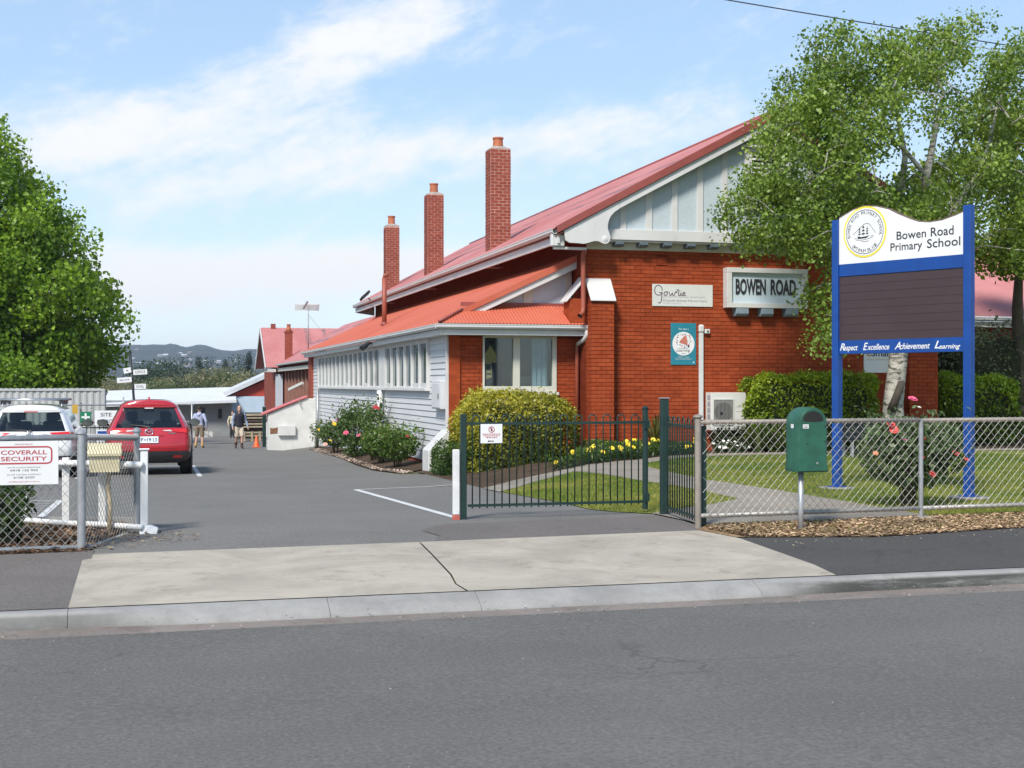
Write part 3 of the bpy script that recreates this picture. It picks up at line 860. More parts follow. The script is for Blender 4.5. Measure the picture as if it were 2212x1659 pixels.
# air brick
vb = MB().box(10.87, 11.12, 27.398, 27.45, 4.192, 4.383).build("air_vent", M_mortar, school)
mb = MB()
for i in range(4): mb.box(10.875, 11.115, 27.385, 27.42, 4.20 + i * 0.046, 4.228 + i * 0.046)
mb.build("vent_slats", M_brick, vb)

# --- gable ----------------------------------------------------------
AX, SL, EX = 13.45, 0.54, 8.445
def zroof(X): return 4.93 + SL * ((X if X < AX else 2 * AX - X) - EX)
mir = lambda x: 2 * AX - x
gp = [(9.35, 27.15, 4.90), (mir(9.35), 27.15, 4.90), (mir(9.35), 27.15, zroof(9.35) - 0.28), (AX, 27.15, zroof(AX) - 0.28), (9.35, 27.15, zroof(9.35) - 0.28)]
MB().prism(gp, (0, 0.12, 0)).build("gable_panel", M_stucco, school)
bx = [(9.906, 10.046), (10.506, 10.657), (11.113, 11.256), (11.717, 11.865), (12.315, 12.455)]
bx += [(mir(b), mir(a)) for a, b in bx]
for a, b in bx:
    t0, t1 = zroof(a) - 0.29, zroof(b) - 0.29
    MB().prism([(a, 27.118, 4.93), (b, 27.118, 4.93), (b, 27.118, t1), (a, 27.118, t0)], (0, 0.03, 0)).build("batten", M_white, school, bevel=0.004)
MB().box(9.45, mir(9.45), 27.08, 27.2, 4.692, 4.928).build("base_beam", M_white, school, bevel=0.006)
MB().box(9.30, mir(9.30), 27.12, 27.395, 4.655, 4.690).build("beam_soffit", M_white, school)
MB().box(9.22, mir(9.22), 27.34, 27.397, 4.50, 4.653).build("frieze_board", M_cream, school, bevel=0.004)
for i in range(13):
    x = 9.80 + i * 0.56
    MB().prism([(x, 27.10, 4.654), (x, 27.10, 4.60), (x, 27.14, 4.56), (x, 27.338, 4.56), (x, 27.338, 4.654)], (0.2, 0, 0)).build("block", M_darkblue, school, bevel=0.004)
# louvred vent in the middle of the gable
lv = MB()
lv.box(12.86, 13.02, 27.06, 27.149, 5.55, 6.75); lv.box(mir(13.02), mir(12.86), 27.06, 27.149, 5.55, 6.75)
lv.box(12.86, mir(12.86), 27.05, 27.149, 6.75, 6.86); lv.box(12.80, mir(12.80), 27.02, 27.149, 5.46, 5.55)
lvo = lv.build("gable_vent", M_white, school, bevel=0.004)
MB().box(13.02, mir(13.02), 27.12, 27.148, 5.55, 6.75).build("vent_back", M_dark, lvo)
for i in range(12):
    z = 5.59 + i * 0.098
    MB().prism([(13.02, 27.07, z), (13.02, 27.07, z + 0.012), (13.02, 27.125, z + 0.07), (13.02, 27.125, z + 0.058)], (mir(13.02) - 13.02, 0, 0)).build("louvre", M_white, lvo)
MB().prism([(12.72, 26.96, 6.88), (12.72, 27.14, 6.95), (12.72, 27.14, 6.90), (12.72, 26.96, 6.84)], (mir(12.72) - 12.72, 0, 0)).build("hood", M_white, lvo)

# --- main roof ------------------------------------------------------
nL = (-SL, 0, 1); nR = (SL, 0, 1)
yy = np.arange(26.84, 55.7, 0.0190)
corr("main_roof", M_roofA, school, [((8.33, y, zroof(8.33)), (AX, y, zroof(AX))) for y in yy], nL, rows=2)
corr("main_roof", M_roofA, school, [((mir(8.33), y, zroof(8.33)), (AX, y, zroof(AX))) for y in yy], nR, rows=2)
MB().tube([(AX, 26.83, zroof(AX) + 0.0), (AX, 55.7, zroof(AX) + 0.0)], 0.055, 10).build("ridge_cap", M_cap, school, smooth=True)
# under-side boarding of the eaves and the verge
for sgn in (0, 1):
    f = (lambda x: x) if not sgn else mir
    MB().prism([(f(8.42), 26.9, zroof(8.42) - 0.20), (f(9.219), 26.9, zroof(9.219) - 0.20), (f(9.219), 26.9, zroof(9.219) - 0.16), (f(8.42), 26.9, zroof(8.42) - 0.16)], (0, 28.7, 0)).build("eaves_lining", M_soffit, school)
    MB().prism([(f(9.4), 26.93, zroof(9.4) - 0.20), (f(AX), 26.93, zroof(AX) - 0.20), (f(AX), 26.93, zroof(AX) - 0.16), (f(9.4), 26.93, zroof(9.4) - 0.16)], (0, 0.22, 0)).build("verge_lining", M_white, school)
    # red flashing along the verge, white barge with a scrolled foot
    MB().prism([(f(8.36), 26.82, zroof(8.36) + 0.03), (f(AX), 26.82, zroof(AX) + 0.03), (f(AX), 26.82, zroof(AX) - 0.15), (f(8.40), 26.82, zroof(8.40) - 0.13)], (0, 0.045, 0)).build("verge_flashing", M_cap, school)
    foot = [(9.80, zroof(9.80) - 0.152), (9.80, 5.335), (9.70, 5.27), (9.62, 5.19), (9.565, 5.09), (9.535, 4.98), (9.54, 4.88), (9.575, 4.80), (9.598, 4.72), (9.585, 4.64), (9.54, 4.585), (9.47, 4.563), (9.40, 4.585),
            (9.33, 4.618), (9.24, 4.624), (9.12, 4.588), (9.00, 4.555), (8.85, 4.565), (8.67, 4.57), (8.58, 4.62), (8.545, zroof(8.545) - 0.152)]
    MB().prism([(f(x), 26.868, z) for x, z in foot], (0, 0.05, 0)).build("barge_foot", M_white, school, bevel=0.004)
    MB().prism([(f(9.803), 26.870, zroof(9.803) - 0.152), (f(AX), 26.870, zroof(AX) - 0.152), (f(AX), 26.870, zroof(AX) - 0.335), (f(9.803), 26.870, zroof(9.803) - 0.32)], (0, 0.045, 0)).build("bargeboard", M_white, school, bevel=0.003)
    MB().lathe([(0.075, 0), (0.085, 0.008), (0.0, 0.016)], (f(9.475), 26.866, 4.675), 16, 'y').build("scroll_boss", M_white, school, smooth=True)
# gutters (open profile) and fascia along the main eaves
def gutter(name, a, b, parent, m=None, w=0.13, h=0.115, side=1, up=Vector((0, 0, 1))):
    a, b = Vector(a), Vector(b); d = (b - a).normalized(); s_ = d.cross(up) * side
    prof = [(0, 0), (0.0, -h * 0.75), (0.03, -h), (w * 0.65, -h), (w * 0.93, -h * 0.62), (w * 0.93, -0.03), (w, -0.018), (w, 0.0), (w - 0.012, 0), (w - 0.014, -0.03), (w - 0.02, -h * 0.6), (w * 0.6, -h + 0.008), (0.012, -h * 0.7), (0.012, 0)]
    mb = MB(); P = [a + s_ * x + up * z for x, z in prof]
    mb.prism(P, b - a); return mb.build(name, m or M_white, parent, bevel=0)
gutter("gutter", (8.42, 26.92, 4.875), (8.42, 55.6, 4.875), school, side=-1)
gutter("gutter", (mir(8.42), 26.92, 4.875), (mir(8.42), 55.6, 4.875), school, side=1)
MB().box(8.421, 8.47, 26.93, 55.55, 4.56, 4.745).build("fascia", M_white, school, bevel=0.003)
MB().box(mir(8.47), mir(8.421), 26.93, 55.55, 4.56, 4.745).build("fascia", M_white, school, bevel=0.003)
# eaves closer at the far end
MB().prism([(8.42, 55.5, 4.56), (9.22, 55.5, 4.45), (9.22, 55.5, 5.1), (8.42, 55.5, 4.72)], (0, 0.1, 0)).build("eaves_end", M_white, school)

# --- chimneys -------------------------------------------------------
def chimney(x0, x1, y0, y1, zb, zt, pot_h, own):
    c = MB().box(x0 + 0.001, x1 - 0.001, y0 + 0.001, y1 - 0.001, zb, zt).build("chimney", M_cmortar, school)
    mid = zt - 0.95
    sets = [((x0, y0, 0), (1, 0, 0), (0, -1, 0), x1 - x0), ((x0, y1, 0), (0, -1, 0), (-1, 0, 0), y1 - y0), ((x1, y0, 0), (0, 1, 0), (1, 0, 0), y1 - y0)]
    for i, (o, u, n, L) in enumerate(sets):
        brickwork(c, o, u, n, L, zb, zt, M_cbrick, own if i < 2 else 0, seed=20 + i, joint=0.008)
    cx, cy = (x0 + x1) / 2, (y0 + y1) / 2
    mb = MB(); a = 0.005
    mb.add([(x0 - a, y0 - a, zt), (x1 + a, y0 - a, zt), (x1 + a, y1 + a, zt), (x0 - a, y1 + a, zt)] + [(cx + sx * 0.15, cy + sy * 0.15, zt + 0.085) for sx, sy in ((-1, -1), (1, -1), (1, 1), (-1, 1))],
           [(0, 1, 5, 4), (1, 2, 6, 5), (2, 3, 7, 6), (3, 0, 4, 7), (4, 5, 6, 7), (3, 2, 1, 0)])
    mb.build("flaunching", M_cement, c)
    p = MB().lathe([(0.145, 0), (0.14, 0.06), (0.13, pot_h - 0.05), (0.15, pot_h - 0.045), (0.15, pot_h), (0.115, pot_h), (0.11, 0.05)], (cx, cy, zt + 0.07), 18).build("chimney_pot", M_pot, c)
    auto_smooth(p)
    return c
chimney(8.86, 9.42, 34.38, 34.94, 4.7, 7.90, 0.27, 150)
chimney(8.86, 9.40, 42.70, 43.27, 4.7, 7.83, 0.31, 0)
chimney(8.86, 9.38, 50.60, 51.17, 4.7, 7.70, 0.33, 0)

# --- side wing ------------------------------------------------------
def zw(X): return 2.86 + 0.477 * (X - 5.95)
yy = np.arange(27.40, 53.2, 0.0190)
corr("wing_roof", M_roofB, school, [((5.93, y, zw(5.93)), (min(9.21, 5.95 + max(y - 27.38, 0.03)) if y < 28.0 else 9.21, y, zw(min(9.21, 5.95 + max(y - 27.38, 0.03)) if y < 28.0 else 9.21))) for y in yy], (-0.477, 0, 1), rows=2)
xx = np.arange(5.97, 9.36, 0.0190)
zs_ = lambda Y: 2.86 + 0.477 * (Y - 27.40)
corr("skirt_roof", M_roofB, school, [((x, 27.37, zs_(27.37)), (x, min(28.33, 27.40 + max(x - 5.95, 0.02)), zs_(min(28.33, 27.40 + max(x - 5.95, 0.02))))) for x in xx], (0, -0.477, 1), rows=1)
MB().tube([(5.93, 27.36, 2.885), (6.60, 28.03, zs_(28.03) + 0.02)], 0.035, 8).build("hip_cap", M_cap, school, smooth=True)
MB().prism([(6.62, 28.34, 3.27), (9.2, 28.34, 3.27), (9.2, 28.34, 3.36), (6.62, 28.34, 3.36)], (0, -0.03, 0)).build("apron_flashing", M_cap, school)
# small half gable above the skirt
MB().prism([(6.9, 28.36, 3.25), (9.2, 28.36, 3.25), (9.2, 28.36, zw(9.2) - 0.06), (6.9, 28.36, zw(6.9) - 0.06)], (0, 0.08, 0)).build("half_gable_panel", M_panel, school)
for a, b in ((8.06, 8.28), (9.06, 9.18)):
    MB().prism([(a, 28.325, 3.30), (b, 28.325, 3.30), (b, 28.325, zw(b) - 0.1), (a, 28.325, zw(a) - 0.1)], (0, 0.034, 0)).build("batten", M_cream, school, bevel=0.003)
MB().prism([(6.80, 28.330, zw(6.8) - 0.12), (9.2, 28.330, zw(9.2) - 0.12), (9.2, 28.330, zw(9.2) - 0.30), (7.05, 28.330, zw(7.05) - 0.29)], (0, 0.029, 0)).build("raking_rail", M_cream, school, bevel=0.003)
MB().prism([(6.55, 27.98, zw(6.55) + 0.025), (9.21, 27.98, zw(9.21) + 0.025), (9.21, 27.98, zw(9.21) - 0.13), (6.60, 27.98, zw(6.6) - 0.10)], (0, 0.04, 0)).build("verge_flashing", M_roofB, school)
MB().prism([(6.62, 28.022, zw(6.62) - 0.115), (9.21, 28.022, zw(9.21) - 0.132), (9.21, 28.022, zw(9.21) - 0.285), (6.80, 28.022, zw(6.80) - 0.25)], (0, 0.035, 0)).build("bargeboard", M_white, school, bevel=0.003)
MB().prism([(6.8, 28.06, zw(6.8) - 0.10), (9.2, 28.06, zw(9.2) - 0.10), (9.2, 28.06, zw(9.2) - 0.06), (6.8, 28.06, zw(6.8) - 0.06)], (0, 0.28, 0)).build("verge_lining", M_white, school)
# gutters, fascia, soffit
gutter("gutter", (5.955, 27.36, 2.83), (5.955, 53.1, 2.83), school, side=-1, w=0.115, h=0.105)
gutter("gutter", (5.85, 27.405, 2.83), (9.36, 27.405, 2.83), school, side=1, w=0.115, h=0.105)
MB().box(5.957, 5.995, 27.42, 53.0, 2.60, 2.722).build("fascia", M_white, school, bevel=0.003)
MB().box(5.995, 9.30, 27.42, 27.458, 2.60, 2.722).build("fascia", M_white, school, bevel=0.003)
MB().box(5.997, 6.30, 27.46, 53.0, 2.605, 2.62).build("soffit", M_white, school)
MB().box(6.302, 9.20, 27.46, 27.95, 2.605, 2.62).build("soffit", M_white, school)
# wing front wall in brick, with the double window
ww = MB()
ww.box(6.255, 7.008, 27.904, 28.15, -0.7, 2.604); ww.box(8.69, 9.219, 27.904, 28.15, -0.7, 2.604); ww.box(7.008, 8.69, 27.904, 28.15, -0.7, 1.30)
wwo = ww.build("wing_front_wall", M_mortar, school)
brickwork(wwo, (6.25, 27.9, 0), (1, 0, 0), (0, -1, 0), 2.97, -0.45, 2.60, M_brick, 300, holes=[(7.005 - 6.25, 8.695 - 6.25, 1.29, 2.7)], seed=9)
MB().box(6.25, 6.50, 27.845, 27.893, -0.5, 2.60).build("corner_pier", M_brick, school, bevel=0.004)
MB().box(6.262, 6.40, 28.15, 52.2, -1.2, 2.604).build("wing_side_wall", M_board, school)
MB().box(6.15, 6.42, 52.2, 53.15, -1.3, 2.604).build("end_pier", M_cbrick, school, bevel=0.005)
MB().box(6.42, 9.2, 52.9, 53.15, -1.3, 2.9).build("wing_end_wall", M_cbrick, school)
fw = MB()
fw.box(7.008, 7.05, 27.86, 27.98, 1.372, 2.604); fw.box(8.595, 8.69, 27.86, 27.98, 1.372, 2.604); fw.box(7.695, 7.845, 27.855, 27.98, 1.372, 2.604)
fw.box(7.05, 7.695, 27.865, 27.975, 1.372, 1.50); fw.box(7.845, 8.595, 27.865, 27.975, 1.372, 1.50)
fw.box(7.05, 7.695, 27.865, 27.975, 2.56, 2.604); fw.box(7.845, 8.595, 27.865, 27.975, 2.56, 2.604)
fwo = fw.build("window", M_cream, school, bevel=0.004)
MB().box(6.99, 8.73, 27.80, 27.98, 1.302, 1.368).build("sill", M_white, fwo, bevel=0.008)
MB().box(6.98, 8.70, 27.86, 27.902, 1.10, 1.298).build("sill_apron", M_white, fwo, bevel=0.004)
for a, b in ((7.05, 7.695), (7.845, 8.595)):
    MB().box(a, b, 27.915, 27.921, 1.50, 2.56).build("pane", M_glass, fwo)
# what is seen inside that window
rm = MB(); rm.box(6.6, 9.0, 29.6, 29.65, 0.9, 2.6); rm.box(6.55, 6.6, 28.2, 29.6, 0.9, 2.6); rm.box(9.0, 9.05, 28.2, 29.6, 0.9, 2.6); rm.box(6.6, 9.0, 28.2, 29.6, 0.85, 0.9); rm.box(6.6, 9.0, 28.2, 29.6, 2.58, 2.6)
rm.build("room_lining", mat("room_wall", (0.30, 0.31, 0.31), 0.8, 0.1, 1.5), school)
cur = MB(); cur.grid([[(8.16 + i * 0.016, 28.02 + 0.025 * math.sin(i * 0.9), z) for i in range(24)] for z in (1.45, 2.6)])
cur.build("curtain", mat("pale_blue_curtain", (0.36, 0.50, 0.62), 0.8, 0.1, 6), school, smooth=True, recalc=False)
MB().box(7.9, 8.35, 28.6, 29.3, 0.95, 1.72).build("cupboard", M_cream, school)
MB().box(7.36, 7.62, 29.2, 29.59, 0.95, 2.55).build("shelf_unit", mat("dark_shelf", (0.05, 0.05, 0.055), 0.6), school)
ypap = mat("yellow_paper", (0.62, 0.46, 0.16), 0.7, 0.1, 6)
pp = MB(); pp.prism([(7.09, 27.94, 1.66), (7.23, 27.94, 1.70), (7.21, 27.94, 2.05), (7.10, 27.94, 2.05)], (0, 0.004, 0))
pp.prism([(7.06, 27.96, 2.02), (7.34, 27.96, 2.02), (7.34, 27.96, 2.18), (7.20, 27.96, 2.40), (7.07, 27.96, 2.2)], (0, 0.004, 0)); pp.build("window_poster", ypap, fwo)
t = MB(); t.box(7.105, 7.20, 27.934, 27.938, 1.85, 1.99); t.box(7.11, 7.21, 27.934, 27.938, 1.75, 1.79); t.build("poster_print", M_black, fwo)

# weatherboards on the long side
def board(y0, y1, z0, h=0.137):
    MB().prism([(6.262, y0, z0 + 0.002), (6.232, y0, z0), (6.236, y0, z0 + 0.012), (6.256, y0, z0 + h + 0.004), (6.262, y0, z0 + h + 0.004)], (0, y1 - y0, 0)).build("weatherboard", M_board, school)
z = -0.16
while z < 1.30: board(28.0, 52.19, z); z += 0.137
zt = z
while z < 2.58: board(28.0, 29.82, z, min(0.137, 2.60 - z)); board(50.22, 52.19, z, min(0.137, 2.60 - z)); z += 0.137
for zz in (-0.297, -0.434, -0.571): board(36.5, 52.19, zz)
MB().box(6.20, 6.262, 27.905, 27.995, -0.18, 2.604).build("corner_board", M_white, school, bevel=0.004)
MB().box(6.215, 6.262, 28.0, 52.18, -0.24, -0.163).build("base_board", M_white, school, bevel=0.004)
pl = MB().box(6.240, 6.262, 27.99, 37, -1.0, -0.245).build("plinth", M_mortar, school)
brickwork(pl, (6.236, 37, 0), (0, -1, 0), (-1, 0, 0), 9.0, -0.98, -0.25, M_cbrick, 0, seed=31)
# window band: each bay is a window with its pane
sill = MB().box(6.13, 6.262, 29.82, 50.25, 1.385, 1.45).build("long_sill", M_white, school, bevel=0.006)
MB().box(6.19, 6.262, 29.82, 50.22, 2.555, 2.604).build("head_board", M_white, school)
MB().box(6.17, 6.262, 35.50, 36.38, 1.45, 2.555).build("cover_board", M_white, school, bevel=0.004)
bays = [(29.84 + i * 0.943, 29.84 + (i + 1) * 0.943) for i in range(6)] + [(36.38 + i * 0.989, 36.38 + (i + 1) * 0.989) for i in range(14)]
for i, (a, b) in enumerate(bays):
    w = MB(); a += 0.004; b -= 0.004
    dp = 6.165
    w.box(dp, 6.262, a, a + 0.055, 1.452, 2.552); w.box(dp, 6.262, b - 0.055, b, 1.452, 2.552)
    sash = 0.12 if i in (0, 1, 5, 8, 12) else 0.045
    w.box(6.185, 6.255, a + 0.055, b - 0.055, 1.452, 1.452 + sash); w.box(6.185, 6.255, a + 0.055, b - 0.055, 2.50, 2.552)
    wo_ = w.build("window", M_white, school, bevel=0.003)
    MB().box(6.222, 6.228, a + 0.055, b - 0.055, 1.452 + sash, 2.50).build("pane", M_glass_dark, wo_)
# pipes on the wall
MB().tube([(6.12, 35.95, 1.38), (6.12, 35.95, -0.55)], 0.085, 12).build("downpipe", M_board, school, smooth=True)
MB().tube([(6.14, 50.0, 1.36), (6.14, 50.0, -0.85)], 0.05, 10).build("downpipe", M_galv, school, smooth=True)
eb = MB().box(6.10, 6.231, 28.02, 28.98, 1.0, 1.62).build("meter_box", M_board, school, bevel=0.01)
MB().box(6.085, 6.099, 28.10, 28.88, 1.03, 1.56).build("meter_door", M_board, eb, bevel=0.004)
MB().box(6.076, 6.084, 28.16, 28.22, 1.22, 1.34).build("meter_lock", M_black, eb)
ch = MB().prism([(6.231, 27.70, -0.46), (5.76, 27.70, -0.46), (5.76, 27.70, 0.12), (6.19, 27.70, 0.555), (6.231, 27.70, 0.555)], (0, 0.62, 0)).build("pipe_cover", M_white, school, bevel=0.012)
MB().tube([(5.86, 27.66, -0.40), (5.86, 27.66, -0.28), (5.95, 27.64, -0.25), (5.98, 27.64, -0.4)], 0.022, 8).build("tap", M_galv, school, smooth=True)
# downpipe of the wing front
mb = MB(); mb.tube([(9.22, 27.36, 2.73), (9.22, 27.36, 2.62), (9.20, 27.45, 2.53), (9.16, 27.62, 2.47), (9.14, 27.76, 2.42)], 0.05, 12)
mb.build("downpipe_swan_neck", M_white, school, smooth=True)
MB().tube([(9.14, 27.78, 2.43), (9.14, 27.80, 2.3), (9.14, 27.80, -0.1)], 0.045, 12).build("downpipe", M_pipe_red, school, smooth=True)
# rain head, down pipe of the main roof with its open shoe
MB().box(8.30, 8.60, 26.98, 27.12, 4.50, 4.76).build("rain_head", M_white, school, bevel=0.02)
MB().box(8.36, 9.12, 27.03, 27.10, 4.44, 4.50).build("outlet_pipe", M_white, school, bevel=0.01)
MB().tube([(9.09, 27.06, 4.47), (9.09, 27.20, 4.36), (9.10, 27.24, 4.2), (9.10, 27.24, 3.20), (9.08, 27.22, 3.10), (8.98, 27.12, 3.02)], 0.055, 12, caps=False).build("downpipe", M_pipe_red, school, smooth=True)
MB().lathe([(0.05, 0), (0.0, 0.001)], (8.985, 27.115, 3.03), 10, 'x').build("pipe_bore", M_dark, school)
# vent pipe through the wing roof
vp = MB().tube([(7.0, 40.3, 3.2), (7.0, 40.3, 4.82)], 0.075, 12).build("vent_pipe", M_pipe_red, school, smooth=True)
MB().lathe([(0.14, 0.0), (0.08, 0.10)], (7.0, 40.3, 3.36), 12).build("pipe_flashing", M_cap, vp, smooth=True)
MB().tube([(7.0, 40.3, 4.82), (7.0, 40.3, 4.9), (7.1, 40.3, 4.96), (7.1, 40.3, 4.86)], 0.05, 8).build("pipe_cowl", M_pipe_red, vp, smooth=True)

# --- low wing on the right -----------------------------------------
rw = MB().box(17.72, 30, 33.4, 33.7, -0.5, 3.3).build("right_wing_wall", M_mortar, school)
brickwork(rw, (17.72, 33.39, 0), (1, 0, 0), (0, -1, 0), 9.0, 0.0, 3.2, M_brick, 0, seed=41)
xx = np.arange(17.75, 30, 0.0190)
corr("right_wing_roof", M_roofA, school, [((x, 32.8, 3.48), (x, 38.5, 6.3)) for x in xx], (0, -0.49, 1), rows=2)
gutter("gutter", (17.75, 32.86, 3.46), (30, 32.86, 3.46), school, side=1)
MB().box(17.75, 30, 32.87, 32.91, 3.18, 3.34).build("fascia", M_cream, school)
MB().box(17.75, 30, 32.92, 33.4, 3.2, 3.23).build("soffit", M_cream, school)
# ================================================================== PLANTS
def unit(n, rng): 
    v = rng.normal(size=(n, 3)); return v / np.linalg.norm(v, axis=1, keepdims=True)
def leaf_arrays(P, size, C, rng, droop=0.0, up=0.35, aspect=0.55, fold=0.12):
    n = len(P)
    d = unit(n, rng) + np.array([0, 0, -droop]); d /= np.linalg.norm(d, axis=1, keepdims=True)
    nr = unit(n, rng) + np.array([0, 0, up]); w = np.cross(d, nr); w /= np.linalg.norm(w, axis=1, keepdims=True) + 1e-9
    nn = np.cross(w, d)
    L = (size * rng.uniform(0.65, 1.35, n))[:, None]; W = L * aspect
    V = np.stack([P - d * L / 2, P - w * W / 2 + nn * W * fold + d * L * 0.05, P + d * L / 2, P + w * W / 2 + nn * W * fold + d * L * 0.05], 1).reshape(-1, 3)
    return V, np.arange(4 * n).reshape(-1, 4), np.repeat(C, 4, 0)
def mixcol(c0, c1, t): 
    t = np.clip(t, 0, 1)[:, None]; return np.array(c0) * (1 - t) + np.array(c1) * t

def barkmat(name, col, birch=False):
    g = NG(name)
    a = g.noise(3, 5, 0.65); f = g.noise(30, 4, 0.7, stretch=(1, 1, 0.4))
    c = g.mix(g.ramp(a, 0.3, 0.7), sc(col, 0.7), sc(col, 1.2))
    if birch:
        k = g.noise(7, 5, 0.75, stretch=(0.7, 0.7, 2.6), dist=0.6)
        c = g.mix(g.ramp(k, 0.50, 0.58, 0, 0.9), c, (0.055, 0.048, 0.04))
        z = g.n.new("ShaderNodeSeparateXYZ"); g.link(g.pos, z.inputs[0])
        k2 = g.math('MULTIPLY', g.ramp(z.outputs[2], 1.5, 0.3), g.ramp(g.noise(5, 5, 0.7), 0.42, 0.56))
        c = g.mix(k2, c, (0.07, 0.058, 0.045))
    g.color(c); g.set(Roughness=0.85); g.bump(f, 0.6, 0.02)
    return g.m
M_birch = barkmat("birch_bark", (0.40, 0.375, 0.325), True)
M_bark_b = barkmat("brown_bark", (0.11, 0.085, 0.06))
M_stem = barkmat("green_stem", (0.09, 0.085, 0.045))

def ellipsoid_points(els, rng, shell=0.0):
    out = []
    for (c, r, n) in els:
        u = unit(n, rng); q = rng.uniform(shell, 1, (n, 1)) ** (1 / 3)
        out.append(np.array(c) + u * q * np.array(r))
    return np.vstack(out)

def branch_mesh(trunks, centers, rng, r_tip=0.006, k=0.016, sag=0.12, sides=5, rmax=0.2):
    """trunks: list of (points, radii); limbs grow to every cluster centre from the nearest node (pipe-model radii)"""
    nodes = []; parent = []; fixed = []
    for pts, rad in trunks:
        prev = -1
        if nodes:
            prev = int(np.argmin([np.linalg.norm(np.array(p) - np.array(pts[0])) for p in nodes]))
        for p, r in zip(pts, rad):
            nodes.append(np.array(p, float)); parent.append(prev); fixed.append(r); prev = len(nodes) - 1
    base = np.array(trunks[0][0][0])
    usable_from = [i for i in range(len(nodes)) if nodes[i][2] > base[2] + 0.35 * (np.max([n[2] for n in nodes]) - base[2]) * 0.6]
    tn = len(nodes)
    order = np.argsort(np.min(np.stack([np.linalg.norm(centers - nodes[i], axis=1) for i in usable_from]), 0))
    usable = list(usable_from)
    for ci in order:
        c = centers[ci]; A = np.array([nodes[i] for i in usable])
        dist = np.linalg.norm(A - c, axis=1) + np.maximum(0, A[:, 2] - c[2]) * 0.6
        s = usable[int(np.argmin(dist))]
        p0 = nodes[s]; prev = s; L = np.linalg.norm(c - p0); m = max(2, int(L / 0.5))
        for j in range(1, m + 1):
            t = j / m
            q = p0 * (1 - t) + c * t + np.array([0, 0, sag * L * math.sin(math.pi * t)]) + rng.normal(0, 0.03 * L, 3) * (0 if j == m else 1)
            nodes.append(q); parent.append(prev); fixed.append(None); prev = len(nodes) - 1; usable.append(prev)
    cnt = np.zeros(len(nodes))
    for i in range(len(nodes) - 1, -1, -1):
        cnt[i] = max(cnt[i], 1)
        if parent[i] >= 0: cnt[parent[i]] += cnt[i] if fixed[i] is None else 0
    rad = [min(rmax, max(r_tip, k * math.sqrt(cnt[i]) * 0.5)) if fixed[i] is None else fixed[i] for i in range(len(nodes))]
    V, F = [], []
    for i in range(len(nodes)):
        if parent[i] < 0: continue
        a, b = nodes[parent[i]], nodes[i]; d = b - a; L = np.linalg.norm(d)
        if L < 1e-6: continue
        d /= L; ref = np.array([0, 0, 1.0]) if abs(d[2]) < 0.9 else np.array([1.0, 0, 0])
        u = np.cross(d, ref); u /= np.linalg.norm(u); w = np.cross(d, u)
        ns = 12 if (fixed[i] is not None and i < tn) else sides
        ra = rad[parent[i]] if fixed[i] is not None else min(rad[parent[i]], rad[i] * 1.35); rb = rad[i]
        k0 = len(V)
        for (p, r_) in ((a - d * ra * 0.25, ra), (b, rb)):
            for s_ in range(ns):
                an = 2 * math.pi * s_ / ns; V.append(p + (u * math.cos(an) + w * math.sin(an)) * r_)
        F += [(k0 + s_, k0 + (s_ + 1) % ns, k0 + ns + (s_ + 1) % ns, k0 + ns + s_) for s_ in range(ns)]
    mb = MB(); mb.add(V, F); return mb

def foliage(centers, per, cr, size, c0, c1, rng, droop=0.0, up=0.3, flat=0.75, tfun=None, aspect=0.6):
    n = len(centers) * per
    off = np.clip(rng.normal(0, 1, (n, 3)), -1.7, 1.7) * cr * np.array([1, 1, flat]) * 0.55
    off[:, 2] -= droop * np.abs(rng.normal(0, 1, n)) * cr * 0.9
    P = np.repeat(centers, per, 0) + off
    t = np.repeat(rng.uniform(0, 1, len(centers)), per) * 0.65 + rng.uniform(0, 0.35, n)
    if tfun is not None: t = t * 0.6 + tfun(P) * 0.4
    C = mixcol(c0, c1, t) * rng.uniform(0.75, 1.25, (n, 1))
    return leaf_arrays(P, size, C, rng, droop, up, aspect)

def tree(name, label, base, trunks, centers, per, cr, size, c0, c1, bark, seed, droop=0.0, group=None, extra=None, k=0.016, sag=0.12, rmax=0.2, aspect=0.6):
    rng = np.random.default_rng(seed)
    t = thing(name, label, "tree", base, group)
    branch_mesh(trunks, centers, rng, k=k, sag=sag, rmax=rmax).build("trunk", bark, t, smooth=True, recalc=False)
    V, F, C = foliage(centers, per, cr, size, c0, c1, rng, droop, aspect=aspect)
    link("crown", raw_mesh("crown", V, F, C), M_leaf, t)
    return t

# --- silver birch on the front lawn --------------------------------
rng = np.random.default_rng(5)
els = [((15.3, 24.6, 7.2), (2.9, 2.6, 1.65), 112), ((13.05, 24.2, 6.2), (1.25, 1.8, 1.6), 70), ((11.95, 24.0, 4.95), (0.95, 1.1, 1.0), 38),
       ((13.5, 24.0, 4.75), (1.6, 1.6, 1.05), 56), ((17.0, 24.8, 8.35), (1.8, 2.2, 1.05), 48), ((17.3, 24.6, 5.6), (1.4, 2.0, 1.75), 46),
       ((14.1, 24.5, 8.15), (1.4, 1.7, 0.75), 32), ((12.93, 23.6, 2.65), (0.6, 0.5, 0.42), 9), ((12.95, 24.4, 7.35), (0.6, 1.0, 0.5), 12),
       ((11.5, 24.0, 4.2), (0.5, 0.6, 0.55), 14), ((15.1, 24.8, 5.5), (1.9, 1.4, 0.55), 34), ((13.4, 23.8, 3.5), (0.9, 0.7, 0.5), 12), ((18.6, 25, 7.2), (1.3, 1.9, 2.0), 36)]
cen = ellipsoid_points(els, rng, 0.15)
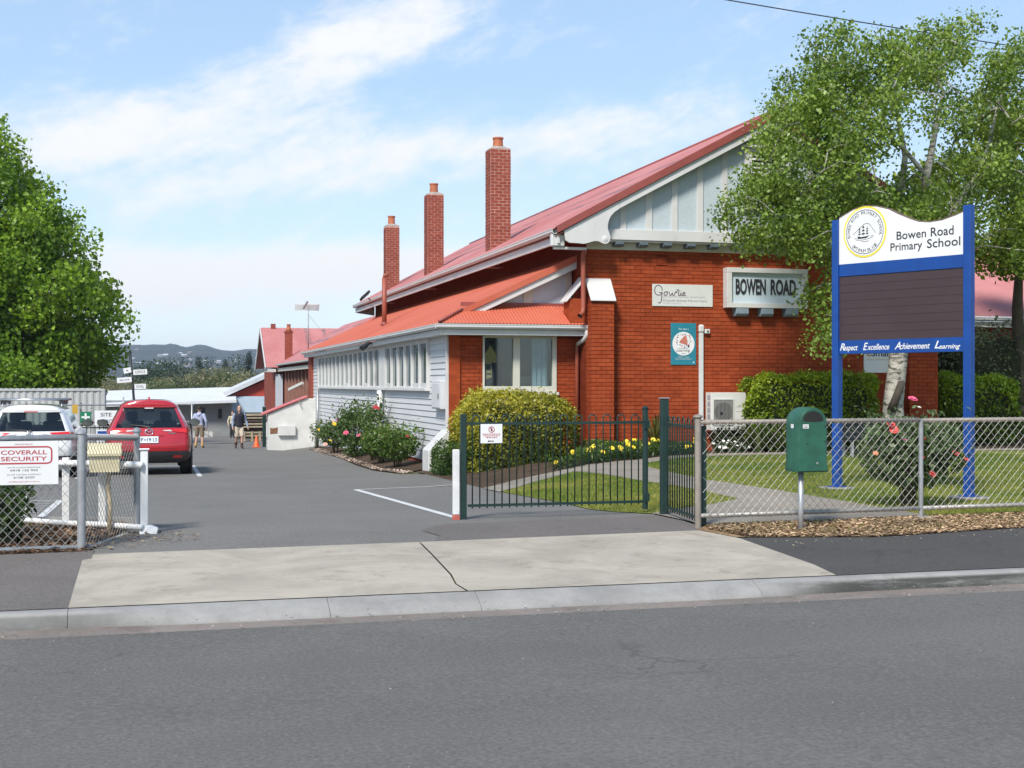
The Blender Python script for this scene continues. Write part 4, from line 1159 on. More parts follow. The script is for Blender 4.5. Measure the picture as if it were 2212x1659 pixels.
def screen(P):      # where a point stands in the view from the street, in photograph pixels
    c_, s_ = math.cos(math.atan(784 / 2850)), math.sin(math.atan(784 / 2850)); f_ = P[:, 0] * s_ + P[:, 1] * c_
    return 1106 + 2850 * (P[:, 0] * c_ - P[:, 1] * s_) / f_, 829.5 - 2850 * (P[:, 2] - 1.55) / f_
sx_, sy_ = screen(cen)
cen = cen[~((sx_ > 1560) & (sx_ < 1735) & (sy_ > 525) & (sy_ < 720)) & ~((sx_ > 2085) & (sy_ > 575) & (sy_ < 720))]      # the crown hangs clear of the name board
for (hx, hz, hr) in ((14.46, 6.22, 0.42), (16.27, 7.6, 0.55), (16.77, 6.95, 0.5), (15.0, 5.75, 0.4), (15.85, 6.5, 0.35)):
    cen = cen[np.hypot(cen[:, 0] - hx, (cen[:, 2] - hz) * 1.15) > hr]
t1 = ([(14.95, 24.35, -0.15), (14.93, 24.35, 0.15), (14.90, 24.32, 0.55), (14.89, 24.3, 1.16), (15.02, 24.3, 2.17), (15.22, 24.35, 3.0), (15.38, 24.3, 3.77), (15.61, 24.3, 5.02), (15.69, 24.35, 5.8), (15.97, 24.4, 6.98), (16.15, 24.4, 7.7)],
      [0.38, 0.30, 0.245, 0.205, 0.185, 0.14, 0.115, 0.10, 0.08, 0.055, 0.035])
t2 = ([(15.0, 24.38, 1.8), (15.08, 24.5, 2.5), (15.17, 24.6, 3.28), (15.26, 24.7, 5.1), (15.42, 24.7, 6.37), (15.22, 24.8, 7.6)], [0.16, 0.13, 0.115, 0.085, 0.06, 0.03])
t3 = ([(15.64, 24.3, 5.3), (15.5, 24.1, 5.9), (14.9, 23.9, 6.35), (14.31, 23.9, 6.8)], [0.06, 0.05, 0.042, 0.03])
t4 = ([(15.3, 24.3, 3.4), (14.5, 24.1, 4.2), (13.5, 23.9, 4.9), (12.6, 24.0, 5.4)], [0.07, 0.055, 0.045, 0.03])
t5 = ([(15.5, 24.3, 4.4), (16.3, 24.4, 5.1), (17.2, 24.5, 6.3), (17.6, 24.6, 7.5)], [0.075, 0.06, 0.045, 0.03])
birch = tree("birch_tree", "silver birch with pale forked trunk and drooping crown in front of gable", (14.95, 24.35, 0.03), [t1, t2, t3, t4, t5], cen, 150, 0.36, 0.082, (0.062, 0.120, 0.018), (0.29, 0.39, 0.068), M_birch, 21, droop=0.45, k=0.020, sag=0.10, rmax=0.06, aspect=0.68)
br = MB(); br.tube([(14.74, 24.14, 1.0), (14.82, 24.04, 1.32), (14.90, 23.98, 1.60)], [0.09, 0.085, 0.08], 10)
br.build("cut_limb", mat("cut_limb_bark", (0.065, 0.052, 0.042), 0.9, 0.3, 8), birch, smooth=True)
# --- the broad green trees at the edges -----------------------------
rng = np.random.default_rng(9)
u = unit(1150, rng); q = rng.uniform(0.12, 1.0, (1150, 1)) ** 0.5
cen = np.array([-9.2, 68.0, 4.4]) + u * q * np.array([7.9, 6.5, 9.7]) * (1 + 0.10 * np.sin(u[:, :1] * 9 + u[:, 2:] * 7))
cen = cen[(cen[:, 2] > 0.9)]
cen = cen[(cen[:, 1] < 71.0)]
tree("maple_tree", "broad bright green tree rising behind the grey shipping container", (-9.2, 68, G(-9.2, 68)),
     [([(-9.2, 68, G(-9.2, 68) - 0.2), (-9.2, 68, 1.0), (-9.1, 68, 4), (-9.2, 68, 8), (-9.2, 68, 11)], [0.5, 0.4, 0.33, 0.2, 0.08])],
     cen, 190, 0.95, 0.215, (0.065, 0.140, 0.010), (0.25, 0.39, 0.035), M_bark_b, 31, droop=0.15, k=0.03, rmax=0.2, aspect=0.75)
rng = np.random.default_rng(12)
cen = ellipsoid_points([((21.8, 29.5, 6.0), (3.0, 2.2, 3.0), 120), ((20.6, 29.0, 4.3), (1.6, 1.4, 0.9), 30), ((23.5, 29, 4.5), (2.5, 2, 2), 60)], rng, 0.3)
sx_, sy_ = screen(cen); cen = cen[~((sy_ > 560) & (sy_ < 720))]
tree("leafy_tree", "dense yellow-green tree behind the right end of the school sign", (21.8, 29.5, G(21.8, 29.5)),
     [([(21.8, 29.5, -0.1), (21.8, 29.5, 1.5), (21.7, 29.5, 3.5), (21.8, 29.5, 5.5)], [0.22, 0.18, 0.14, 0.06])], cen, 150, 0.6, 0.14, (0.060, 0.115, 0.010), (0.27, 0.34, 0.035), M_bark_b, 33, droop=0.2, k=0.02, rmax=0.1, aspect=0.7)

# --- clipped hedges -------------------------------------------------
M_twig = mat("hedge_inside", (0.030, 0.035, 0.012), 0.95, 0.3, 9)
def hedge(name, label, x0, x1, y0, y1, z0, z1, n, size, c0, c1, seed, rough=0.05, rr=0.25, cat="hedge", tfun=None, group=None, droop=0.0, aspect=0.55):
    rng = np.random.default_rng(seed)
    t = thing(name, label, cat, ((x0 + x1) / 2, (y0 + y1) / 2, z0), group)
    c = np.array([(x0 + x1) / 2, (y0 + y1) / 2, (z0 + z1) / 2]); h = np.array([x1 - x0, y1 - y0, z1 - z0]) / 2
    q = rng.uniform(-1, 1, (n * 3, 3)); ax = rng.integers(0, 5, n * 3)
    for i, (a, s_) in enumerate(((0, -1), (0, 1), (1, -1), (2, 1), (1, 1))): q[ax == i, a] = s_
    P = q * h
    inner = np.clip(P, -(h - rr), h - rr); d = P - inner; L = np.linalg.norm(d, axis=1, keepdims=True) + 1e-9
    P = inner + d / np.maximum(L, 1e-9) * np.minimum(L, rr)
    bump = vnoise(P[:, :2] * 1.0 + P[:, 2:3] * 0.7 + 30, 0.35, seed) * rough * 3 - rough * 1.5
    P = P * (1 + bump[:, None] / h.mean()) + rng.normal(0, rough * 0.5, P.shape)
    P = P[:n] + c
    P[:, 2] = np.maximum(P[:, 2], z0 + 0.02)
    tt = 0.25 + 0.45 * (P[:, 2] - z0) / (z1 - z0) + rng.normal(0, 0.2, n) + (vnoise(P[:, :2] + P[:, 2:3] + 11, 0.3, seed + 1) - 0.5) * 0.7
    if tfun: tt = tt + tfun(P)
    V, F, C = leaf_arrays(P, size, mixcol(c0, c1, tt) * rng.uniform(0.8, 1.2, (n, 1)), rng, droop, 0.5, aspect)
    link("foliage", raw_mesh("foliage", V, F, C), M_leaf, t)
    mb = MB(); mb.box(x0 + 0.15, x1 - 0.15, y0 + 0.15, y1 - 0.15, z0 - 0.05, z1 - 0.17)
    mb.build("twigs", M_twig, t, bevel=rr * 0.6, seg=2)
    return t
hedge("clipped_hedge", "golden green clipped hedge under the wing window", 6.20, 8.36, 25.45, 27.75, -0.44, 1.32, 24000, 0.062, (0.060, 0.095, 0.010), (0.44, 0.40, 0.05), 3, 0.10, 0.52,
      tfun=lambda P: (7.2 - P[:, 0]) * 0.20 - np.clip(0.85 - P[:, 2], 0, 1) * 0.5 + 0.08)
hedge("low_shrub", "low dark green shrub at the corner of the golden hedge", 5.58, 6.40, 25.6, 26.9, -0.42, 0.30, 3600, 0.055, (0.018, 0.045, 0.010), (0.075, 0.13, 0.022), 4, 0.06, 0.28, cat="shrub")
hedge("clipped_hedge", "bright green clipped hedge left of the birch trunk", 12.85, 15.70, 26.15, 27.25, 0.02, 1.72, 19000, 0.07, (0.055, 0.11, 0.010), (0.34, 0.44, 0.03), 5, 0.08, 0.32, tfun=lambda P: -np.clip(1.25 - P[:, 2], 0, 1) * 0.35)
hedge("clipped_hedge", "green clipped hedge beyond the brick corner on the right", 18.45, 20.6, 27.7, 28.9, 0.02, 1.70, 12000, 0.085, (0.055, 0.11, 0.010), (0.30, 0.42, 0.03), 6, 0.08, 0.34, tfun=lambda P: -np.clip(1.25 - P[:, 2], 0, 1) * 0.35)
hedge("loose_shrub", "large grey-green loose shrub behind the right hedge", 19.6, 23.0, 29.2, 31.0, 0.0, 2.9, 8000, 0.10, (0.050, 0.070, 0.028), (0.22, 0.26, 0.13), 7, 0.25, 0.8, cat="shrub", droop=0.2)
hedge("leafy_shrub", "dark glossy shrub pressing against the left mesh fence", -2.6, -1.30, 13.85, 15.3, -0.05, 0.62, 1500, 0.13, (0.016, 0.040, 0.010), (0.085, 0.14, 0.03), 8, 0.10, 0.3, cat="shrub", aspect=0.32)
hedge("low_shrub", "dark shrub below the air conditioner", 12.1, 13.3, 26.6, 27.2, 0.05, 0.55, 1500, 0.07, (0.014, 0.026, 0.008), (0.06, 0.08, 0.03), 18, 0.08, 0.22, cat="shrub")

# --- roses ----------------------------------------------------------
def flower_mesh(name, col, r=0.05):
    key = "petals_" + name
    mb = MB(); rr = random.Random(hash(name) % 999)
    for ring, (rad, tilt, n) in enumerate(((0.35, 1.2, 4), (0.7, 0.75, 5), (1.0, 0.25, 6))):
        for i in range(n):
            a = 2 * math.pi * i / n + ring * 0.5; d = Vector((math.cos(a), math.sin(a), 0)); w = Vector((-d.y, d.x, 0)) * r * (0.35 + 0.3 * rad)
            z = Vector((0, 0, 1)); p0 = d * r * 0.1; p1 = d * r * rad * math.cos(tilt) + z * r * rad * math.sin(tilt) * 1.2 + d * 0.25 * r
            mb.add([p0 - w * 0.4, p0 + w * 0.4, p1 + w, p1 - w], [(0, 1, 2, 3)])
            mb.add([p1 - w, p1 + w, p1 + w * 0.6 + d * r * 0.2 - z * r * 0.1, p1 - w * 0.6 + d * r * 0.2 - z * r * 0.1], [(0, 1, 2, 3)])
    me = mb.mesh(key, smooth=False, recalc=False); me.materials.append(mat(key, col, 0.6, 0.12, 20)); return me
FL = {k: flower_mesh(k, c) for k, c in dict(red=(0.42, 0.030, 0.040), pink=(0.70, 0.10, 0.20), coral=(0.72, 0.10, 0.085), blush=(0.78, 0.42, 0.36), yellow=(0.80, 0.58, 0.04), cream=(0.75, 0.72, 0.58), white=(0.80, 0.80, 0.76), magenta=(0.65, 0.12, 0.36), orange=(0.75, 0.27, 0.13)).items()}
def put_flower(kind, p, parent, s_, seed, name="rose_flower", face=None):
    rr = random.Random(seed)
    o = bpy.data.objects.new(name, FL[kind]); COL.objects.link(o); o.parent = parent
    o.location = Vector(p) - accum(parent)
    o.rotation_euler = (rr.uniform(0.3, 1.1), rr.uniform(-0.5, 0.5), rr.uniform(-0.6, 0.6)); o.scale = (s_ * 0.58,) * 3
    return o
def rose(label, base, h, w, n, flowers, seed, c0=(0.028, 0.062, 0.016), c1=(0.13, 0.19, 0.055), size=0.065, stems=7, els=None, trunk=0.0, group="rose bushes"):
    rng = np.random.default_rng(seed); rr = random.Random(seed)
    t = thing("rose_bush", label, "rose bush", base, group)
    b = Vector(base); mb = MB(); P = []
    cc = b + Vector((0, 0, h * 0.58))
    for i in range(stems):
        a = 2 * math.pi * i / stems + rr.uniform(-0.3, 0.3); R_ = w * rr.uniform(0.35, 0.95)
        top = b + Vector((math.cos(a) * R_, math.sin(a) * R_, h * rr.uniform(0.75, 1.05)))
        mid = b + Vector((math.cos(a) * R_ * 0.35, math.sin(a) * R_ * 0.35, h * 0.45))
        mb.tube([b + Vector((math.cos(a) * 0.05, math.sin(a) * 0.05, -0.03)), mid, top], [0.016, 0.011, 0.005], 5)
        for k in range(n // (stems * 3)):
            tt = rr.uniform(0.3, 1.0); q = mid.lerp(top, tt); P.append(np.array(q) + rng.normal(0, 0.09 * max(w, 0.4) / 0.5, 3))
    if trunk: mb.tube([b - Vector((0, 0, 0.05)), b + Vector((0.02, 0, h * 0.3)), b + Vector((0, 0, h * 0.5))], [trunk * 1.3, trunk, trunk * 0.8], 8)
    mb.build("stem", M_stem, t, smooth=True)
    m = n - len(P)
    E = els or [((cc.x, cc.y, cc.z), (w * 0.85, w * 0.85, h * 0.42), m)]
    tot = sum(e[2] for e in E)
    P = np.vstack([np.array(P).reshape(-1, 3), ellipsoid_points([(c, r, max(1, int(m * k / tot))) for c, r, k in E], rng, 0.35)])
    tv = rng.uniform(0, 1, len(P)) * 0.7 + 0.3 * np.clip((P[:, 2] - b.z) / h, 0, 1)
    V, F, C = leaf_arrays(P, size, mixcol(c0, c1, tv) * rng.uniform(0.75, 1.25, (len(P), 1)), rng, 0.15, 0.5, 0.6)
    link("foliage", raw_mesh("foliage", V, F, C), M_leaf, t)
    for i, (k, p, s_) in enumerate(flowers): put_flower(k, p, t, s_, seed * 50 + i)
    return t
zb_ = lambda x, y: G(x, y) + 0.01
rose("large rose bush with coral and pink blooms behind the mesh fence", (9.16, 14.62, zb_(9.16, 14.62)), 1.12, 0.62, 5200,
     [("coral", (8.76, 14.35, 1.06), 1.3), ("coral", (8.80, 14.35, 0.99), 1.4), ("pink", (8.72, 14.3, 1.10), 0.8), ("magenta", (8.88, 14.25, 0.87), 1.0), ("red", (9.13, 14.2, 0.88), 0.85), ("orange", (8.58, 14.4, 0.70), 0.85), ("red", (9.06, 14.15, 0.66), 0.9),
      ("coral", (9.21, 14.15, 0.45), 1.1), ("coral", (9.70, 14.4, 0.685), 1.1), ("coral", (9.88, 14.45, 0.60), 1.0), ("pink", (9.22, 14.6, 1.36), 1.5), ("cream", (9.25, 14.5, 1.26), 0.6), ("magenta", (9.95, 14.6, 0.56), 0.8)],
     61, (0.030, 0.055, 0.018), (0.14, 0.20, 0.08), 0.070, 9, els=[((9.05, 14.6, 0.72), (0.55, 0.5, 0.42), 60), ((9.45, 14.7, 0.80), (0.48, 0.45, 0.35), 40), ((9.2, 14.5, 0.42), (0.42, 0.35, 0.18), 18), ((9.75, 14.6, 0.58), (0.22, 0.2, 0.16), 8)], trunk=0.055, group=None)
B5 = lambda x, y: (x, y, zb_(x, y))
rose("thin straggling rose stem beside the white bin store", B5(5.85, 48.0), 1.0, 0.32, 140, [], 62, stems=4, size=0.10)
rose("rose bush with yellow and peach blooms by the weatherboards", B5(5.75, 42.2), 1.0, 0.62, 1900, [("yellow", (5.35, 43.2, 0.05), 1.6), ("yellow", (5.35, 42.4, 0.02), 1.6), ("blush", (5.35, 41.6, -0.35), 1.7), ("yellow", (5.4, 40.8, -0.2), 1.4), ("cream", (5.4, 42.9, -0.25), 1.4), ("yellow", (5.5, 40.6, 0.32), 1.6), ("magenta", (5.55, 40.2, 0.45), 1.5), ("blush", (5.5, 41.0, 0.38), 1.3)], 63, size=0.09)
rose("tall dark rose bush with one pink bloom in the side bed", B5(5.70, 38.0), 1.62, 0.62, 3200, [("pink", (5.25, 36.4, 0.2), 1.8)], 64, stems=9, size=0.085, els=[((5.7, 37.9, 0.25), (0.5, 0.9, 0.5), 60), ((5.7, 37.7, -0.25), (0.42, 0.7, 0.3), 25), ((5.75, 38.1, 0.75), (0.16, 0.25, 0.35), 8)], trunk=0.04)
rose("tall rose with dark red blooms at the top", B5(5.78, 35.0), 1.55, 0.5, 1500, [("red", (5.72, 34.4, 0.93), 1.3), ("red", (5.72, 34.2, 0.96), 1.2), ("red", (5.70, 33.8, 0.93), 1.3), ("red", (5.70, 34.9, 0.80), 1.2), ("pink", (5.4, 35.0, 0.18), 1.5)], 65, stems=7, size=0.085, els=[((5.8, 34.8, 0.45), (0.35, 0.75, 0.45), 40), ((5.75, 34.8, -0.05), (0.35, 0.6, 0.25), 14)])
rose("mid green rose bush with pale pink blooms near the chute", B5(5.65, 33.0), 0.92, 0.6, 2600, [("blush", (5.5, 32.2, 0.26), 1.4), ("pink", (5.5, 31.6, 0.30), 1.3), ("cream", (5.4, 33.3, 0.18), 1.2), ("yellow", (5.35, 33.9, 0.15), 1.2)], 66, (0.035, 0.080, 0.016), (0.155, 0.23, 0.05), 0.08)
rose("nearest low rose bush by the white pipe cover", B5(5.62, 30.6), 0.88, 0.62, 2600, [("red", (5.65, 29.5, 0.36), 1.1), ("blush", (5.4, 31.0, 0.22), 1.0)], 67, (0.035, 0.080, 0.016), (0.15, 0.22, 0.05), 0.075)

# --- daisies, flax and small flowers along the wall ------------------
def blade_clump(name, label, base, n, h, w, c0, c1, seed, spread=0.05, lean=0.5, cat="plant"):
    rng = np.random.default_rng(seed); t = thing(name, label, cat, base)
    V = []; F = []; C = []
    for i in range(n):
        a = rng.uniform(0, 2 * math.pi); d = np.array([math.cos(a), math.sin(a), 0]); s_ = np.array([-d[1], d[0], 0]) * w / 2
        H = h * rng.uniform(0.6, 1.1); l = rng.uniform(0.1, lean) * H; b0 = np.array(base) + d * rng.uniform(0, spread)
        pts = [b0, b0 + d * l * 0.3 + [0, 0, H * 0.5], b0 + d * l * 0.8 + [0, 0, H * 0.9], b0 + d * l * 1.35 + [0, 0, H * 0.95]]
        ws = [0.8, 1, 0.7, 0.05]; k = len(V); c = np.array(c0) + (np.array(c1) - np.array(c0)) * rng.random()
        for p, q in zip(pts, ws): V += [p - s_ * q, p + s_ * q]; C += [c, c]
        F += [(k + 2 * j, k + 2 * j + 1, k + 2 * j + 3, k + 2 * j + 2) for j in range(3)]
    link("leaf_blades", raw_mesh("leaf_blades", np.array(V), np.array(F), np.array(C)), M_leaf, t)
    return t
blade_clump("flax_plant", "spiky flax clump against the brick by the buttress", (10.55, 26.6, G(10.5, 26.6)), 40, 0.95, 0.05, (0.05, 0.075, 0.02), (0.24, 0.20, 0.06), 71, lean=0.8)
blade_clump("flax_plant", "strappy plant left of the bright green hedge", (12.75, 26.2, G(12.7, 26.2)), 34, 0.75, 0.05, (0.03, 0.06, 0.018), (0.13, 0.16, 0.05), 72, lean=0.9)
dz = thing("daisy_bed", "low bed of yellow daisies along the brick wall", "flowers", (9.2, 25.4, 0.03))
poly = [(6.9, 22.9), (8.1, 23.6), (9.3, 24.5), (10.3, 25.5), (11.5, 26.0), (11.6, 26.9), (9.6, 26.95), (8.7, 26.4), (8.6, 25.0)]
P2 = scatter(poly, 7500); zz = np.array([G(x, y) for x, y in P2])
hgt = 0.03 + 0.27 * nrng.random(len(P2)) * (0.5 + 0.7 * vnoise(P2, 0.5, 4))
V, F, C = leaf_arrays(np.column_stack([P2, zz + hgt]), 0.085, mixcol((0.014, 0.035, 0.008), (0.075, 0.13, 0.025), hgt / 0.3 + nrng.normal(0, 0.15, len(P2))), nrng, -0.8, 0.3, 0.3)
fo = link("foliage", raw_mesh("foliage", V, F, C), M_leaf, dz); fo["kind"] = "stuff"
dm = MB()
for i in range(10):
    a = i * math.pi / 5; d = Vector((math.cos(a), math.sin(a), 0.05)); w = Vector((-d.y, d.x, 0)) * 0.013
    dm.add([d * 0.012 - w * 0.6, d * 0.012 + w * 0.6, d * 0.05 + w, d * 0.05 - w], [(0, 1, 2, 3)])
FL["daisy"] = dm.mesh("daisy_petals", recalc=False); FL["daisy"].materials.append(mat("daisy_yellow", (0.82, 0.60, 0.03), 0.6, 0.1, 20))
dP = scatter(poly, 44)
for i, (x, y) in enumerate(dP):
    put_flower("daisy", (x, y, G(x, y) + rnd.uniform(0.16, 0.31)), dz, 1.8, 900 + i, "daisy_flower").rotation_euler = (0.9 + rnd.uniform(-0.3, 0.3), rnd.uniform(-0.3, 0.3), rnd.uniform(-0.5, 0.2))
wf = thing("white_flower_plant", "clump of small white flowers under the air conditioner", "flowers", (12.2, 26.5, 0.05))
q = ellipsoid_points([((12.2, 26.45, 0.16), (0.42, 0.3, 0.16), 900)], np.random.default_rng(3), 0.2)
V, F, C = leaf_arrays(q, 0.05, mixcol((0.02, 0.04, 0.012), (0.08, 0.12, 0.04), nrng.random(len(q))), nrng); link("foliage", raw_mesh("foliage", V, F, C), M_leaf, wf)
for i in range(22):
    put_flower("white", (12.2 + rnd.uniform(-0.4, 0.4), 26.3 + rnd.uniform(-0.15, 0.15), 0.22 + rnd.uniform(-0.08, 0.1)), wf, 0.75, 700 + i, "white_flower")
# ================================================================== FENCES, GATE, SIGNS
M_green = mat("dark_green_paint", (0.011, 0.033, 0.029), 0.4, 0.15, 5, spec=0.5)
M_mgreen = mat("mailbox_green", (0.022, 0.105, 0.065), 0.5, 0.22, 7, 0.2, 40)
M_rail = mat("weathered_pipe", (0.28, 0.245, 0.205), 0.6, 0.2, 6, 0.2, 60, metal=0.15)
M_wire = mat("galvanised_wire", (0.36, 0.35, 0.325), 0.5, 0.12, 8, metal=0.3)
M_blue = mat("sign_blue", (0.004, 0.055, 0.265), 0.45, 0.14, 3, 0.1, 50)
M_dkbrown = mat("letter_board", (0.050, 0.030, 0.032), 0.55, 0.08, 2)
M_ink = mat("black_ink", (0.022, 0.022, 0.026), 0.5, 0.05, 5)
M_signw = mat("sign_white", (0.72, 0.72, 0.715), 0.4, 0.03, 1.5)
M_yellow = mat("sign_yellow", (0.80, 0.66, 0.03), 0.45, 0.04, 3)
M_redink = mat("red_ink", (0.42, 0.03, 0.045), 0.5, 0.06, 5)
M_grey_ink = mat("grey_ink", (0.22, 0.23, 0.25), 0.5, 0.06, 5)
M_steel = mat("bright_steel", (0.55, 0.55, 0.55), 0.3, 0.1, 6, metal=0.8)
M_creambox = mat("cream_enamel", (0.66, 0.58, 0.36), 0.5, 0.10, 5, 0.15, 40)

def chain(parent, a, b, z0a, z1a, z0b, z1b, pitch=0.097, r=0.0023):
    """woven diamond mesh between two posts, one joined part"""
    a, b = Vector((*a, 0)), Vector((*b, 0)); L = (b - a).length; d = (b - a) / L; n = Vector((-d.y, d.x, 0))
    mb = MB(); H = ((z1a - z0a) + (z1b - z0b)) / 2
    def pt(u, v, off):
        t = u / L
        return a + d * u + Vector((0, 0, lerp(lerp(z0a, z0b, t), lerp(z1a, z1b, t), v / H))) + n * off
    k = -int(H / pitch) - 2
    step = pitch
    for sgn in (1, -1):
        u0 = -H - pitch if sgn > 0 else 0.0
        c = u0
        while c < L + H:
            p, q = [], None
            for j in range(0, 13):
                v = H * j / 12; u = c + sgn * v * 0.92 + (0 if sgn > 0 else 0)
                if 0 <= u <= L: p.append(pt(u, v, 0.004 * sgn + 0.0015 * math.sin(j * 2.0 + c * 9)))
            if len(p) >= 2: mb.tube(p, r, 4, caps=False)
            c += step
    o = mb.build("wire_mesh", M_wire, parent, recalc=False); return o
def wraps(parent, a, b, r, n, name="wire_tie"):
    a, b = Vector(a), Vector(b); mb = MB(); d = (b - a).normalized()
    s_ = d.cross(Vector((0, 0, 1))).normalized(); u = Vector((0, 0, 1))
    for i in range(n):
        c = a.lerp(b, (i + 0.5) / n); P = [c + (s_ * math.cos(t) + u * math.sin(t)) * r + d * 0.05 * (t / 6.28 - 0.5) for t in np.linspace(0, 6.28, 9)]
        mb.tube(P, 0.0035, 4, caps=False)
    o = mb.build(name, M_wire, parent, recalc=False); o["kind"] = "stuff"

# --- right mesh fence -------------------------------------------------
fr = thing("mesh_fence", "chain-link fence with brown pipe rails in front of the lawn", "fence", (9.5, 13.4, 0))
posts = [5.80, 8.57, 11.35, 14.1, 16.9]
for i, x in enumerate(posts):
    z = fence_z(x)
    p = MB(); p.tube([(x, 13.4, z - 0.15), (x, 13.4, 1.15 + (0.03 if i == 0 else 0.0))], 0.036 if i == 0 else 0.027, 12)
    if i == 0: p.lathe([(0.038, 0), (0.055, 0.012), (0.05, 0.03), (0.0, 0.045)], (x, 13.4, 1.175), 12)
    auto_smooth(p.build("post", M_rail if i == 0 else M_galv, fr))
    if i: 
        f = MB(); f.lathe([(0.23, -0.03), (0.21, 0.02), (0.06, 0.035)], (x, 13.4, z + 0.0), 14); f.build("footing", M_kerb, fr, smooth=True)
for a, b in zip(posts, posts[1:]):
    MB().tube([(a + 0.02, 13.4, 1.13), (b - 0.02, 13.4, 1.135)], 0.0265, 12).build("top_rail", M_rail, fr, smooth=True)
    MB().tube([(a + 0.02, 13.4, 0.105 + 0.006 * (a - 5.8)), (b - 0.02, 13.4, 0.105 + 0.006 * (b - 5.8))], 0.0245, 12).build("bottom_rail", M_wire, fr, smooth=True)
    chain(fr, (a + 0.04, 13.365), (b - 0.03, 13.365), 0.11 + 0.006 * (a - 5.8), 1.12, 0.11 + 0.006 * (b - 5.8), 1.12)
    wraps(fr, (a + 0.05, 13.4, 0.105 + 0.006 * (a - 5.8)), (b - 0.05, 13.4, 0.105 + 0.006 * (b - 5.8)), 0.028, 34)
    wraps(fr, (a + 0.05, 13.4, 1.13), (b - 0.05, 13.4, 1.135), 0.030, 34)
MB().box(5.85, 5.93, 13.46, 13.54, -0.15, 1.09).build("green_post", M_green, fr, bevel=0.006)

# --- left mesh fence with splayed return ------------------------------
fl = thing("mesh_fence", "grey chain-link fence with angled return at the left of the entrance", "fence", (-0.64, 13.6, -0.1))
LP = [(-0.64, 13.6), (-0.13, 15.2)]
for i, ((x, y), zt, r_) in enumerate((((-0.64, 13.6), 1.06, 0.042), ((-0.13, 15.2), 1.02, 0.035), ((-3.6, 13.6), 1.02, 0.036), ((-6.6, 13.6), 1.0, 0.036))):
    p = MB(); p.tube([(x, y, G(x, y) - 0.15), (x, y, zt)], r_, 14); p.lathe([(r_ + 0.004, 0), (r_ + 0.012, 0.008), (r_ + 0.010, 0.03), (r_ * 0.6, 0.05), (0, 0.055)], (x, y, zt - 0.005), 14)
    auto_smooth(p.build("post", M_galv, fl))
for (a, b, z0, z1, t0, t1) in (((-0.64, 13.6), (-3.6, 13.6), -0.055, -0.065, 1.03, 0.985), ((-3.6, 13.6), (-6.6, 13.6), -0.065, -0.08, 0.985, 0.95), ((-0.64, 13.6), (-0.13, 15.2), -0.07, -0.10, 1.03, 0.955)):
    MB().tube([(*a, t0), (*b, t1)], 0.030, 12).build("top_rail", M_galv, fl, smooth=True)
    MB().tube([(*a, z0), (*b, z1)], 0.028, 12).build("bottom_rail", M_galv, fl, smooth=True)
    chain(fl, a, b, z0 + 0.02, t0 - 0.03, z1 + 0.02, t1 - 0.03, pitch=0.088, r=0.0026)
    wraps(fl, (*a, z0), (*b, z1), 0.031, 30); wraps(fl, (*a, t0), (*b, t1), 0.033, 26)

# --- bow-topped picket panels ----------------------------------------
def bowpanel(parent, a, b, n, zb, zbr, ztr, zh, m, r=0.0085, rail=0.016):
    """n pickets from a to b (xy), joined in pairs by a bow at the top; each pair is one piece"""
    a, b = Vector((*a, 0)), Vector((*b, 0)); d = (b - a) / (n - 1); h = d.length / 2
    for k in range(0, n - 1, 2):
        p, q = a + d * k, a + d * (k + 1); c = (p + q) / 2
        pts = [p + Vector((0, 0, zb)), p + Vector((0, 0, zh - h))]
        pts += [c + d.normalized() * (-h * math.cos(t)) + Vector((0, 0, zh - h + h * math.sin(t))) for t in np.linspace(0.35, math.pi - 0.35, 6)]
        pts += [q + Vector((0, 0, zh - h)), q + Vector((0, 0, zb))]
        MB().tube(pts, r, 7).build("bow_picket", m, parent, smooth=True)
    for z in (zbr, ztr):
        MB().beam(a - d * 0.6 + Vector((0, 0, z)), b + d * 0.6 + Vector((0, 0, z)), 0.022, rail * 2).build("rail", m, parent)
gate = thing("picket_gate", "dark green bow-topped steel gate half closing the driveway", "gate", (3.62, 15.35, -0.07))
bowpanel(gate, (3.73, 15.35), (5.84, 15.33), 24, 0.06, 0.095, 1.075, 1.175, M_green)
MB().box(3.585, 3.655, 15.315, 15.385, -0.10, 1.19).build("gate_post", M_green, gate, bevel=0.008)
gp_ = MB(); gp_.tube([(5.93, 15.33, 0.0), (5.93, 15.33, 1.24)], 0.036, 12); gp_.lathe([(0.042, 0), (0.045, 0.02), (0.0, 0.05)], (5.93, 15.33, 1.235), 12); auto_smooth(gp_.build("hinge_post", M_green, gate))
MB().box(5.90, 5.965, 15.27, 15.29, 0.10, 0.2).build("hinge", M_green, gate); MB().box(5.90, 5.965, 15.27, 15.29, 1.0, 1.1).build("hinge", M_green, gate)
ret = thing("picket_fence", "short green bow-topped fence return beside the gate", "fence", (5.95, 14.2, 0))
MB().box(5.965, 6.055, 14.86, 14.95, -0.12, 1.37).build("corner_post", M_green, ret, bevel=0.008)
MB().box(5.955, 6.065, 14.85, 14.96, 1.372, 1.385).build("post_cap", M_galv, ret, bevel=0.004)
bowpanel(ret, (5.99, 14.74), (5.84, 13.58), 12, 0.03, 0.075, 1.07, 1.165, M_green)
wp = thing("guard_post", "white timber post with a red foot beside the green gate", "post", (3.50, 15.33, -0.1))
MB().box(3.487, 3.563, 15.29, 15.366, -0.007, 0.77).build("post_shaft", mat("chipped_white", (0.66, 0.66, 0.64), 0.6, 0.12, 6), wp, bevel=0.008)
MB().box(3.486, 3.564, 15.289, 15.367, -0.12, -0.010).build("post_foot", mat("faded_red_paint", (0.48, 0.11, 0.08), 0.7, 0.25, 12), wp, bevel=0.006)
